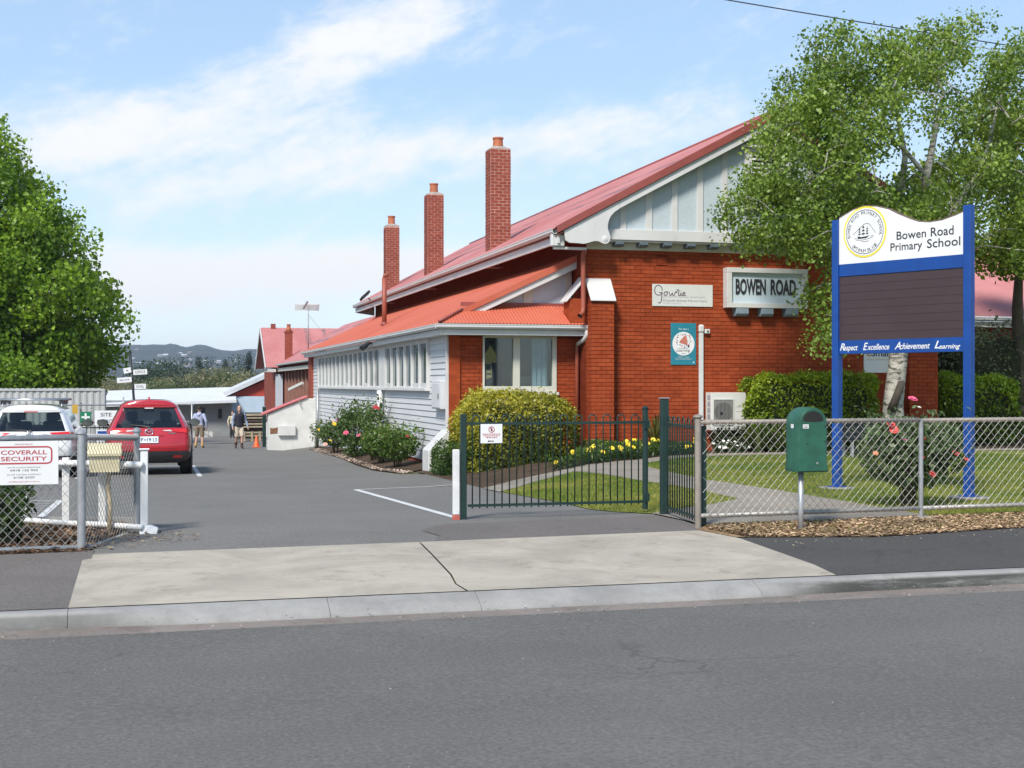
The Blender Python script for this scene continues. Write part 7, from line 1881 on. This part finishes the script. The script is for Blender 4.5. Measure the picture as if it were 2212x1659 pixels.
person("man in a pale lilac hoodie and khaki shorts walking away", (2.10, 58.6, G(2.1, 58.6)), R(162), 1.80, M_hoodie, M_khaki, M_tan, walk_away, hair=mat("dark_hair", (0.03, 0.02, 0.014), 0.7, 0.2, 20), cap=mat("dark_cap", (0.022, 0.02, 0.02), 0.8), hood=True)
walk_to = dict(shl=(0.20, 0.0, 1.42), ell=(0.29, 0.06, 1.15), wrl=(0.34, -0.02, 0.93), handl=(0.355, -0.05, 0.85), shr=(-0.20, 0.0, 1.42), elr=(-0.27, 0.05, 1.14), wrr=(-0.29, -0.08, 0.93), handr=(-0.285, -0.12, 0.85),
               hipl=(0.09, 0, 0.90), knl=(0.10, -0.10, 0.50), anl=(0.09, -0.10, 0.09), toel=(0.10, -0.26, 0.045), hipr=(-0.09, 0, 0.90), knr=(-0.11, 0.02, 0.49), anr=(-0.12, 0.20, 0.14), toer=(-0.13, 0.07, 0.045))
person("bald man in a navy vest and beige shorts walking towards the street", (3.62, 55.9, G(3.62, 55.9)), R(4), 1.79, M_shirt, M_beige, M_dboot, walk_to, vest=M_vest)
stand = dict(walk_away); stand.update(knl=(0.11, 0, 0.5), anl=(0.11, 0.03, 0.09), toel=(0.12, -0.12, 0.035), knr=(-0.11, -0.02, 0.5), anr=(-0.11, 0.03, 0.09), toer=(-0.12, -0.12, 0.035))
person("distant person in a cream coat and dark trousers behind the vest man", (5.25, 88.0, G(5.25, 88)), R(20), 1.75, mat("cream_coat", (0.50, 0.46, 0.32), 0.85), mat("dark_trousers", (0.03, 0.03, 0.034), 0.85), M_dboot, stand, hair=mat("dark_hair2", (0.05, 0.035, 0.02), 0.7), longtrousers=True)
# ================================================================== BEHIND THE CAR PARK
M_cont = mat("container_grey", (0.42, 0.425, 0.41), 0.55, 0.10, 1.5, 0.1, 30)
ct = thing("shipping_container", "pale grey corrugated shipping container behind the parked cars", "container", (-4.9, 61.5, G(-2, 61)))
cz0, cz1, cx0, cx1, cy = G(-2, 61) + 0.02, G(-2, 61) + 2.61, -7.95, -1.88, 61.0
pr = []; x = cx0 + 0.16
while x < cx1 - 0.16:
    pr += [(x, 0.0), (x + 0.07, 0.0), (x + 0.14, 0.036), (x + 0.21, 0.036)]; x += 0.28
cw = MB(); cw.grid([[(px_, cy + 0.03 + d_, cz0 + 0.15) for px_, d_ in pr], [(px_, cy + 0.03 + d_, cz1 - 0.1) for px_, d_ in pr]]); cw.build("side_panel", M_cont, ct, recalc=False)
for (a, b, c, d_) in ((cx0, cx1, cz0, cz0 + 0.15), (cx0, cx1, cz1 - 0.1, cz1)): MB().box(a, b, cy, cy + 0.1, c, d_).build("frame_rail", M_cont, ct, bevel=0.01)
for a, b in ((cx0, cx0 + 0.16), (cx1 - 0.16, cx1)):
    MB().box(a, b, cy, cy + 0.15, cz0 + 0.15, cz1 - 0.1).build("corner_post", M_cont, ct, bevel=0.01)
    for zz in (cz0, cz1 - 0.12): MB().box(a - 0.004, b + 0.004, cy - 0.008, cy + 0.16, zz, zz + 0.12).build("corner_casting", M_cont, ct, bevel=0.012)
MB().box(cx0 + 0.02, cx1 - 0.02, cy + 0.1, cy + 2.43, cz0 + 0.1, cz1 - 0.03).build("shell", M_cont, ct)
rf = MB(); 
for i in range(26): rf.box(cx0 + 0.1 + i * 0.225, cx0 + 0.22 + i * 0.225, cy + 0.03, cy + 2.4, cz1 - 0.03, cz1 + 0.025)
rf.build("roof_ribs", M_cont, ct)
for s_, x0, z0 in (("TRLU 4", cx1 - 1.05, cz0 + 0.35), ("22G1", cx1 - 0.62, cz0 + 0.75)):
    q = MB()
    for i, chh in enumerate(s_):
        if chh == " ": continue
        w_ = text_fit(chh, (x0, cy + 0.028, z0 + (len(s_) - i) * 0.24), (1, 0, 0), (0, 0, 1), 0.09, 0.17); q.add(w_.v, w_.f)
    q.build("stencil_code", M_ink, ct, recalc=False)["kind"] = "stuff"
# mesh fence with pipe rail in front of it, and black bow-topped fence behind the cars
pf = thing("pipe_fence", "galvanised pipe rail fence between the cars and the container", "fence", (-4, 50, G(-2, 50)))
for i in range(7):
    x = -13 + i * 2.42; MB().tube([(x, 50, G(x, 50) - 0.1), (x, 50, G(x, 50) + (2.05 if i == 5 else 1.80))], 0.03, 8).build("post", M_galv, pf, smooth=True)
MB().tube([(-13, 50, G(-1, 50) + 1.77), (1.6, 50, G(1, 50) + 1.77)], 0.024, 8).build("top_rail", M_galv, pf, smooth=True)
MB().tube([(-13, 50, G(-1, 50) + 0.1), (1.6, 50, G(1, 50) + 0.1)], 0.02, 8).build("bottom_rail", M_galv, pf, smooth=True)
bf = thing("picket_fence", "black bow-topped picket fence behind the parked cars", "fence", (-2, 37, G(-2, 37)))
zf_ = G(-1, 37); M_blackp = mat("black_paint", (0.014, 0.015, 0.016), 0.4, 0.1, 5)
bowpanel(bf, (-5.2, 37.0), (1.0, 37.0), 58, zf_ + 0.05, zf_ + 0.12, zf_ + 1.02, zf_ + 1.17, M_blackp, r=0.010)
for x in (-5.3, -2.3, 1.1): MB().box(x - 0.03, x + 0.03, 36.97, 37.03, zf_ - 0.1, zf_ + 1.2).build("post", M_blackp, bf)
M_fagreen = mat("first_aid_green", (0.005, 0.17, 0.075), 0.5, 0.05, 3)
fa = thing("first_aid_sign", "green first aid sign with a white cross on the black fence", "sign", (-1.62, 36.93, 0.55))
MB().box(-1.77, -1.49, 36.92, 36.935, 0.52, 0.81).build("plate", M_fagreen, fa)
q = MB(); q.box(-1.655, -1.605, 36.914, 36.919, 0.56, 0.77); q.box(-1.735, -1.657, 36.914, 36.919, 0.64, 0.69); q.box(-1.603, -1.525, 36.914, 36.919, 0.64, 0.69); q.build("cross", M_signw, fa)
so_ = thing("site_office_sign", "white site office sign with a red end on the black fence", "sign", (-1.1, 36.93, 0.5))
MB().box(-1.40, -0.82, 36.92, 36.935, 0.45, 0.84).build("plate", M_signw, so_); MB().box(-0.82, -0.62, 36.92, 36.935, 0.47, 0.83).build("red_end", M_redink, so_)
text_fit("SITE", (-1.25, 36.917, 0.68), (1, 0, 0), (0, 0, 1), 0.28, 0.10, bold=0.01).build("lettering", M_ink, so_, recalc=False); text_fit("OFFICE", (-1.34, 36.917, 0.50), (1, 0, 0), (0, 0, 1), 0.46, 0.10, bold=0.01).build("lettering", M_ink, so_, recalc=False)
yt = MB().box(-1.97, -1.83, 36.94, 36.955, 0.76, 1.0).build("hazard_tag", mat("ochre_tag", (0.50, 0.30, 0.03), 0.6)); tag(yt, "small ochre hazard tag left of the first aid sign", "sign")
bp = thing("notice_sign", "small blue and white notice low on the black fence", "sign", (-1.15, 36.94, 0.1))
MB().box(-1.36, -1.0, 36.93, 36.94, 0.0, 0.33).build("plate", M_signw, bp); MB().box(-1.33, -1.05, 36.922, 36.928, 0.17, 0.29).build("blue_panel", M_blue, bp)
# finger post
fp = thing("finger_post", "leaning black pole with white direction boards", "signpost", (-0.45, 45, G(-0.45, 45)))
MB().tube([(-0.38, 45, G(0, 45) - 0.1), (-0.47, 45, 0.9), (-0.60, 45, 2.62)], [0.045, 0.042, 0.038], 10).build("pole", M_blackp, fp, smooth=True)
def finger(x, z, w, d, tilt, words):
    c = Vector((x, 44.94, z)); r_ = Vector((math.cos(tilt), 0, math.sin(tilt))); u_ = Vector((-r_.z, 0, r_.x))
    MB().obox(c + r_ * d * w / 2, r_ * w / 2, (0, 0.012, 0), u_ * 0.085).build("board", M_signw, fp)
    if words: text_fit(words, c + r_ * (0.06 if d > 0 else -w + 0.06) - u_ * 0.045 + Vector((0, -0.014, 0)), r_, u_, w - 0.12, 0.09).build("lettering", M_ink, fp, recalc=False)
    else:
        q = dashes(0, w - 0.16, 0, -0.02, 0.02, int(z * 90)); o_ = c + r_ * (0.08 if d > 0 else -w + 0.08) + Vector((0, -0.014, 0))
        q.v = [tuple(o_ + r_ * p[0] + u_ * p[2]) for p in q.v]; q.build("small_print", M_grey_ink, fp, recalc=False)["kind"] = "stuff"
finger(-0.50, 1.93, 0.44, 1, 0.06, "OFFICE"); finger(-0.46, 1.46, 0.36, 1, 0.05, "OVAL"); finger(-0.57, 2.02, 0.24, -1, 0.22, None); finger(-0.55, 1.70, 0.46, -1, 0.08, None)

# --- rear school building with cross gable and chimney ----------------------
rb = thing("rear_building", "far red brick wing with pink cross-gable roof at the end of the drive", "building", (9, 86, G(6, 86)))
gb = -2.2
MB().box(8.45, 9.5, 57, 86.6, gb, 2.75).build("side_wall", M_cbrick, rb)
MB().box(7.85, 16, 86.6, 94.5, gb, 2.6).build("cross_wall", M_cbrick, rb)
yy = np.arange(56, 91.2, 0.038)
corr("side_roof", M_roofA, rb, [((7.95, y, 2.80), (min(12.3, 7.95 + 4.35) if y < 86 else max(7.97, 7.95 + (91 - y) * 0.85), y, 2.80 + 0.60 * ((min(12.3, 7.95 + 4.35) if y < 86 else max(7.97, 7.95 + (91 - y) * 0.85)) - 7.95))) for y in yy], (-0.6, 0, 1), rows=1)
xx = np.arange(7.25, 15, 0.038)
zg2 = lambda y: 2.62 + 0.66 * (y - 86.1)
corr("cross_roof", M_roofA, rb, [((x, 86.1, zg2(86.1)), (x, 90.4, zg2(90.4) - 0.1)) for x in xx], (0, -0.66, 1), rows=1)
corr("cross_roof", M_roofA, rb, [((x, 94.7, zg2(86.1)), (x, 90.4, zg2(90.4) - 0.1)) for x in xx], (0, 0.66, 1), rows=1)
MB().prism([(7.75, 86.7, 2.5), (7.75, 94.2, 2.5), (7.75, 90.4, 4.95)], (0.1, 0, 0)).build("gable_end", mat("dark_grey_gable", (0.16, 0.165, 0.17), 0.8), rb)  # gable end in one even dark grey
for y0, y1 in ((86.05, 90.42), (94.75, 90.38)): MB().beam((7.22, y0, 2.52), (7.22, y1, 5.28), 0.05, 0.26).build("bargeboard", M_white, rb)
MB().box(7.2, 7.9, 86.15, 86.35, 2.32, 2.52).build("eaves_box", M_white, rb)
gutter("gutter", (7.95, 56.5, 2.82), (7.95, 85.9, 2.82), rb, side=-1)
MB().box(8.0, 8.44, 56.5, 86.4, 2.50, 2.55).build("soffit", M_cream, rb)
MB().box(8.02, 8.06, 56.5, 86.4, 2.35, 2.5).build("fascia", M_cream, rb)
MB().box(7.90, 8.35, 86.35, 86.59, -2.0, 2.2).build("pale_panel", mat("pale_blue_cladding", (0.46, 0.53, 0.60), 0.6, 0.05, 3), rb)
for i in range(14):
    y = 60 + i * 1.85; MB().box(8.30, 8.449, y, y + 0.28, -1.6, 2.34).build("wall_post", mat("brown_post", (0.26, 0.135, 0.10), 0.8, 0.15, 4) if i > 3 else M_cream, rb)
chm = MB().box(8.45, 8.90, 85.6, 86.05, 2.6, 4.85).build("chimney", M_cbrick, rb); MB().box(8.41, 8.94, 85.56, 86.09, 4.853, 4.95).build("chimney_cap", M_cbrick, chm); MB().lathe([(0.22, 0), (0.13, 0.18), (0.12, 0.42), (0.15, 0.45), (0.0, 0.45)], (8.675, 85.82, 4.95), 12).build("chimney_pot", M_pot, chm, smooth=True)
ch2 = MB().box(7.95, 8.25, 90.25, 90.55, 5.1, 5.62).build("chimney", M_cbrick, rb)
lt = thing("wall_light", "white fluorescent batten lamp hanging from a bracket on the rear wing", "lamp", (7.8, 74, 1.1)); MB().beam((7.2, 71, 1.25), (7.75, 69.5, 1.60), 0.12, 0.14).build("tube_housing", M_white, lt); MB().tube([(7.6, 70, 1.45), (8.3, 70, 1.1)], 0.02, 6).build("arm", M_rail, lt)
# --- low sheds -----------------------------------------------------------
gs_ = thing("grey_shed", "low grey block shed with a white skillion roof behind the red car", "shed", (3.4, 101, G(3, 100)))
gz = -2.25; M_block = mat("grey_block_wall", (0.235, 0.245, 0.245), 0.85, 0.08, 2)
MB().box(-3.0, 5.9, 100.2, 106, gz - 0.3, 0.35).build("wall", M_block, gs_)
MB().prism([(-3.4, 99.4, -0.10), (6.2, 98.9, 0.18), (6.2, 98.9, 0.36), (-3.4, 99.4, 0.08)], (0.3, 7.8, 0.95)).build("roof", mat("white_metal_roof", (0.60, 0.61, 0.63), 0.5, 0.06, 1), gs_)
MB().box(3.55, 3.98, 100.15, 100.19, gz, -0.2).build("door", mat("navy_door", (0.03, 0.045, 0.075), 0.6), gs_)
MB().lathe([(0.22, 0), (0.2, -0.05), (0, -0.06)], (1.6, 100.19, -0.45), 14, 'y').build("round_vent", M_galv, gs_); MB().box(4.95, 5.2, 100.12, 100.19, -1.0, -0.3).build("wall_box", M_black, gs_)
rs = thing("red_shed", "red gabled shed with pale blue wall and white roof edge", "shed", (8, 103, G(8, 103)))
MB().prism([(5.95, 101.5, 0.62), (13, 101.5, 0.62), (13, 101.5, 2.6), (10.0, 101.5, 2.55), (6.1, 101.5, 0.75)], (0, 5, 0)).build("gable_cladding", mat("red_cladding", (0.42, 0.055, 0.035), 0.6, 0.08, 3), rs)
for i in range(16): MB().box(6.3 + i * 0.24, 6.325 + i * 0.24, 101.47, 101.499, 0.64, 0.62 + 0.455 * (0.2 + i * 0.24)).build("cladding_rib", mat("red_cladding", (0.42, 0.055, 0.035)), rs)
MB().prism([(5.55, 101.0, 0.62), (10.0, 101.0, 2.68), (10.0, 101.0, 3.02), (5.45, 101.0, 0.90)], (0, 6.4, 0)).build("roof", mat("pale_grey_roof", (0.52, 0.54, 0.56), 0.5), rs)
MB().box(5.95, 13, 101.35, 106, -0.6, 0.615).build("blue_wall", mat("pale_blue_wall", (0.44, 0.56, 0.66), 0.6, 0.05, 2), rs)
MB().box(6.1, 13, 102, 106, gz - 0.3, -0.6).build("dark_opening", M_dark, rs)
for x in (6.0, 9.4): MB().box(x, x + 0.12, 101.4, 101.52, gz - 0.2, -0.6).build("post", M_cream, rs)
tp = thing("timber_stack", "stack of weathered timber and pallets beyond the green post", "timber", (5.6, 74, G(5.6, 74)))
zt_ = G(5.6, 74); rr_ = random.Random(4); M_oldt = mat("weathered_timber", (0.36, 0.31, 0.22), 0.9, 0.25, 5); M_dkt = mat("dark_timber", (0.07, 0.055, 0.045), 0.9, 0.25, 5)
for i in range(9):
    z = zt_ + 0.12 + i * 0.16; MB().box(4.75 + rr_.uniform(-0.15, 0.15), 6.9, 73.5 + rr_.uniform(-0.2, 0.1), 75, z, z + 0.09).build("plank", M_oldt if i % 3 else M_dkt, tp)
for i in range(5): MB().box(4.95 + i * 0.42, 5.07 + i * 0.42, 73.3, 73.45, zt_ + 0.02, zt_ + 0.55).build("bearer", M_oldt, tp)
gpst = thing("gate_post", "dark green square post beside the bin store", "post", (4.55, 58.5, G(4.5, 58.5)))
z_ = G(4.6, 58.5); MB().box(4.78, 4.92, 58.4, 58.54, z_ - 0.1, z_ + 1.75).build("post_shaft", M_green, gpst, bevel=0.01); MB().box(4.77, 4.93, 58.39, 58.55, z_ + 1.751, z_ + 1.78).build("post_cap", M_galv, gpst)
for x in (5.05, 5.2, 5.35): MB().tube([(x, 58.47, z_ + 0.1), (x, 58.47, z_ + 1.5)], 0.012, 6).build("picket", M_green, gpst)
MB().box(4.92, 5.6, 58.45, 58.49, z_ + 0.15, z_ + 0.19).build("rail", M_green, gpst)
cn = thing("traffic_cone", "orange traffic cone standing by the bin store", "cone", (4.5, 58.2, G(4.5, 58.2)))
M_or = mat("cone_orange", (0.72, 0.105, 0.012), 0.5, 0.08, 6); z_ = G(4.5, 58.2)
MB().box(4.33, 4.67, 58.03, 58.37, z_, z_ + 0.03).build("base", M_or, cn, bevel=0.008); auto_smooth(MB().lathe([(0.14, 0.0), (0.13, 0.02), (0.04, 0.44), (0.03, 0.45), (0, 0.45)], (4.5, 58.2, z_ + 0.031), 18).build("cone_body", M_or, cn))
hr = thing("hand_rail", "galvanised ramp hand rail in front of the grey shed", "rail", (2.6, 92, G(2.6, 92)))
z_ = G(2.6, 92)
for dz in (0.5, 0.95): MB().tube([(1.1, 92, z_ + dz - 0.35), (2.3, 92, z_ + dz + 0.15), (3.0, 92, z_ + dz + 0.15), (4.2, 92, z_ + dz - 0.55)], 0.03, 6).build("tube", M_galv, hr)
for x in (1.3, 2.3, 3.0, 3.9): MB().tube([(x, 92, z_ - 0.1), (x, 92, z_ + (1.1 if 2 < x < 3.2 else 0.6))], 0.03, 6).build("stanchion", M_galv, hr)
lbn = thing("low_wall", "low white retaining wall by the ramp", "wall", (3, 93, G(3, 93))); MB().box(1.9, 4.2, 92.6, 92.8, z_ - 0.1, z_ + 0.38).build("wall_body", M_white, lbn); MB().box(1.88, 4.22, 92.58, 92.82, z_ + 0.381, z_ + 0.42).build("coping", M_cream, lbn)
MBk = MB(); MBk.tube([(1.8, 66, G(2, 66) + 0.02), (3.3, 67.5, G(3, 67) + 0.02), (4.6, 69, G(4, 69) + 0.02)], 0.05, 6)
tag(MBk.build("drive_kerb", M_kerb), kind="structure")

# ================================================================== VALLEY: TREES, HOUSES, HILLS
def far_tree_mesh(name, seed, h, w, nleaf, size, c0, c1, conifer=False):
    rng = np.random.default_rng(seed)
    if conifer:
        z = rng.uniform(0.05, 1, 60); cen = np.column_stack([rng.normal(0, 0.32, 60) * w * (1.02 - z), rng.normal(0, 0.32, 60) * w * (1.02 - z), z * h])
    else:
        cen = ellipsoid_points([((rng.normal(0, 0.22) * w, rng.normal(0, 0.22) * w, h * rng.uniform(0.5, 0.8)), (w * rng.uniform(0.22, 0.42), w * rng.uniform(0.22, 0.42), h * rng.uniform(0.14, 0.26)), 12) for _ in range(7)], rng, 0.2)
    V, F, C = foliage(cen, nleaf // len(cen), w * (0.10 if conifer else 0.17), size, c0, c1, rng, 0.05, 0.5)
    cr = raw_mesh(name + "_crown", V, F, C); cr.materials.append(M_leaf)
    tr = branch_mesh([([(0, 0, -0.5), (0, 0, h * 0.35), (0, 0, h * 0.6)], [w * 0.035, w * 0.028, w * 0.015])], cen[:: max(1, len(cen) // 14)], rng, k=0.06, sides=4).mesh(name + "_trunk", True, recalc=False); tr.materials.append(M_bark_b)
    return cr, tr
KIND = {"gum": [far_tree_mesh("gum%d" % i, 200 + i, 13, 11, 3800, 0.42, (0.10, 0.105, 0.045), (0.30, 0.28, 0.145)) for i in range(3)],
        "dark": [far_tree_mesh("dark%d" % i, 220 + i, 13, 9, 3600, 0.40, (0.016, 0.034, 0.014), (0.055, 0.085, 0.034)) for i in range(2)],
        "pine": [far_tree_mesh("pine0", 240, 20, 7, 3600, 0.40, (0.010, 0.020, 0.011), (0.036, 0.055, 0.028), True)],
        "green": [far_tree_mesh("green%d" % i, 250 + i, 11, 9, 3600, 0.40, (0.040, 0.080, 0.022), (0.13, 0.19, 0.055)) for i in range(2)]}
CATN = {"gum": ("gum_tree", "olive grey gum tree in the wooded belt below the school"), "dark": ("dark_tree", "dark rounded tree in the wooded belt below the school"), "pine": ("conifer_tree", "dark pointed conifer rising from the valley"), "green": ("green_tree", "mid green tree in the wooded belt below the school")}
def far_tree(kind, x, y, s_, top=None, label=None, z=None):
    cr, tr = KIND[kind][rnd.randrange(len(KIND[kind]))]
    hh = {"gum": 13, "dark": 13, "pine": 20, "green": 11}[kind]
    zb2 = G(x, y) - 0.5 if z is None else z
    if top is not None: s_ = (top - zb2) / (hh * 0.95)
    n, lab = CATN[kind]
    t = thing(n, label or lab, "tree", (x, y, zb2), CATN[kind][1].replace("tree", "trees", 1) if not label else None, rnd.uniform(0, 6.28)); t.scale = (s_,) * 3
    for nm, me in (("crown", cr), ("trunk", tr)):
        o = bpy.data.objects.new(nm, me); COL.objects.link(o); o.parent = t
ct_ = math.atan(784 / 2850)
def at_az(px_, d):
    """ground point at distance d in the direction of screen column px_ (2212-wide photograph)"""
    a = math.atan((px_ - 1106) / 2850) + ct_; return (math.sin(a) * d, math.cos(a) * d)
for i in range(46):     # wooded belt
    pxx = rnd.uniform(-60, 640) if i < 38 else rnd.uniform(640, 1000); d = rnd.uniform(170, 330); x, y = at_az(pxx, d)
    ytop = rnd.uniform(788, 838) - (d - 170) * 0.05
    far_tree(rnd.choices(["gum", "green", "dark"], [0.66, 0.2, 0.14])[0], x, y, 1.0, top=1.55 + (829.5 - ytop) / 2850 * d * math.cos(math.atan((pxx - 1106) / 2850)))
for pxx, ytop, d, kd, lab in ((372, 778, 420, "dark", "broad dark tree crown standing above the gums, left"), (430, 783, 440, "pine", "small dark conifer between the dark crowns"), (455, 790, 430, "dark", "round dark tree just right of the small conifer"), (487, 788, 470, "pine", "slim dark conifer in the middle of the valley"),
                              (510, 785, 450, "dark", "dark domed tree near the tall conifer"), (538, 773, 380, "pine", "tallest dark pointed conifer beside the rear roof"), (322, 790, 360, "dark", "dark tree mass behind the finger post")):
    x, y = at_az(pxx, d); far_tree(kd, x, y, 1.0, top=1.55 + (829.5 - ytop) / 2850 * d, label=lab)
# houses scattered over the valley floor
hm = MB(); hm.box(-6, 6, -4, 4, 0, 3.2); hm_w = hm.mesh("house_walls"); hm_w.materials.append(mat("house_wall", (0.42, 0.40, 0.37), 0.8, 0.15, 0.05))
hr_ = MB(); hr_.prism([(-6.6, -4.7, 3.1), (-6.6, 4.7, 3.1), (-6.6, 0, 5.6)], (13.2, 0, 0))
roofs = []
for nme, c in (("grey", (0.34, 0.35, 0.37)), ("white", (0.55, 0.56, 0.57)), ("brown", (0.28, 0.17, 0.13))):
    m_ = hr_.mesh("house_roof_" + nme); m_.materials.append(mat("house_roof_" + nme, c, 0.6, 0.1, 0.1)); roofs.append((nme, m_))
wm = MB(); 
for x in (-4.2, -1.4, 1.6, 4.2): wm.box(x - 0.7, x + 0.7, -4.06, -4.0, 1.0, 2.3)
wm_ = wm.mesh("house_windows"); wm_.materials.append(M_glass_dark)
for i in range(26):
    pxx = rnd.uniform(255, 600); d = rnd.uniform(2300, 3000) if i % 3 else rnd.uniform(2300, 2450); x, y = at_az(pxx, d)
    k = rnd.randrange(3); z = lerp(G(x, 620) - 2, 1.55 + 80 / 2850 * 3300, ((d - 1700) / 1600) ** 0.8) - 0.5
    h_ = thing("house", "small far house with a %s roof in the valley suburb" % roofs[k][0], "house", (x, y, z), "far %s-roofed houses" % roofs[k][0], rnd.uniform(-0.6, 0.6)); h_.scale = (rnd.uniform(0.5, 0.95),) * 3
    for nm, me in (("wall", hm_w), ("roof", roofs[k][1]), ("windows", wm_)):
        o = bpy.data.objects.new(nm, me); COL.objects.link(o); o.parent = h_
        if nm == "windows": o["kind"] = "stuff"
# bright roofs just below the school
for i, (pxx, yt, d, w) in enumerate(((408, 853, 150, 4.5), (470, 853, 165, 5.5))):
    x, y = at_az(pxx, d); zt = 1.55 + (829.5 - yt) / 2850 * d; q = thing("low_building", ("small pale roofed building below the gums, left", "wider pale roofed building below the gums, right")[i], "building", (x, y, G(x, y)))
    MB().box(x - w, x + w, y, y + 8, G(x, y) - 1, zt - 1.0).build("wall", M_white, q); MB().prism([(x - w - 0.4, y - 0.4, zt - 1.0), (x + w + 0.4, y - 0.4, zt - 1.0), (x + w - 1, y + 4, zt), (x - w + 1.5, y + 4, zt)], (0, 0.15, 0.05)).build("roof", M_white, q)

# hills
def hillmat():
    g = NG("forest_hill")
    a = g.noise(0.012, 6, 0.7); b = g.noise(0.05, 6, 0.75)
    c = g.mix(g.ramp(a, 0.35, 0.65), (0.030, 0.042, 0.026), (0.060, 0.072, 0.042)); c = g.mix(g.ramp(b, 0.4, 0.7, 0, 0.8), c, (0.018, 0.027, 0.018))
    g.color(c); g.set(Roughness=0.95); g.bump(b, 1.0, 14)
    return g.m
prof = [(-1400, 742), (-900, 752), (-500, 738), (-200, 746), (60, 752), (200, 748), (289, 749), (347, 747), (366, 744), (380, 747), (403, 752), (418, 749), (432, 746), (445, 747), (460, 753), (487, 760), (512, 758), (557, 756), (640, 750), (800, 742), (1000, 748), (1300, 755), (1700, 745), (2200, 750), (2900, 742), (3600, 752)]
def ridge(px_):
    for (a, ya), (b, yb2) in zip(prof, prof[1:]):
        if px_ <= b: return ya + (yb2 - ya) * (px_ - a) / (b - a)
    return prof[-1][1]
cols_ = np.linspace(-1390, 3580, 900); D0, D1 = 1700, 3300; rows = []
nz = np.random.default_rng(2)
jag = np.convolve(nz.normal(0, 1, 960), np.ones(4) / 4, 'same')[:900] * 1.6
for j in range(26):
    t = j / 25; d = lerp(D0, D1, t); row = []
    for i, c in enumerate(cols_):
        x, y = at_az(c, d); hz = 1.55 + (829.5 - ridge(c) + jag[i]) / 2850 * D1
        base = G(x, 620) - 2
        roll = 7 * math.sin(c * 0.021 + j * 0.9) * math.sin(c * 0.0083 + 1.3 * j * 0.4) * t * (1 - t) * 4
        row.append((x, y, lerp(base, hz, t ** 0.8) + roll))
    rows.append(row)
tail = []
for i, c in enumerate(cols_):
    x, y = at_az(c, D1 + 500); tail.append((x, y, -30))
rows.append(tail)
tag(MB().grid(rows).build("hills", hillmat(), smooth=True), kind="structure")

# the air of the valley
hz = MB(); hz.box(-5200, 5200, -80, 4400, -45, 125)
ho = hz.build("haze", None); ho["kind"] = "stuff"
hm_, hn, hl, hb = newmat("valley_air"); hn.remove(hb)
pv_ = hn.new("ShaderNodeVolumePrincipled"); pv_.inputs["Density"].default_value = 0.00015; pv_.inputs["Color"].default_value = (0.72, 0.82, 1.0, 1); pv_.inputs["Anisotropy"].default_value = 0.2
hl.new(pv_.outputs[0], hn["Material Output"].inputs["Volume"]); ho.data.materials.append(hm_)
tag(ho, "thin pale air over the valley", "haze")
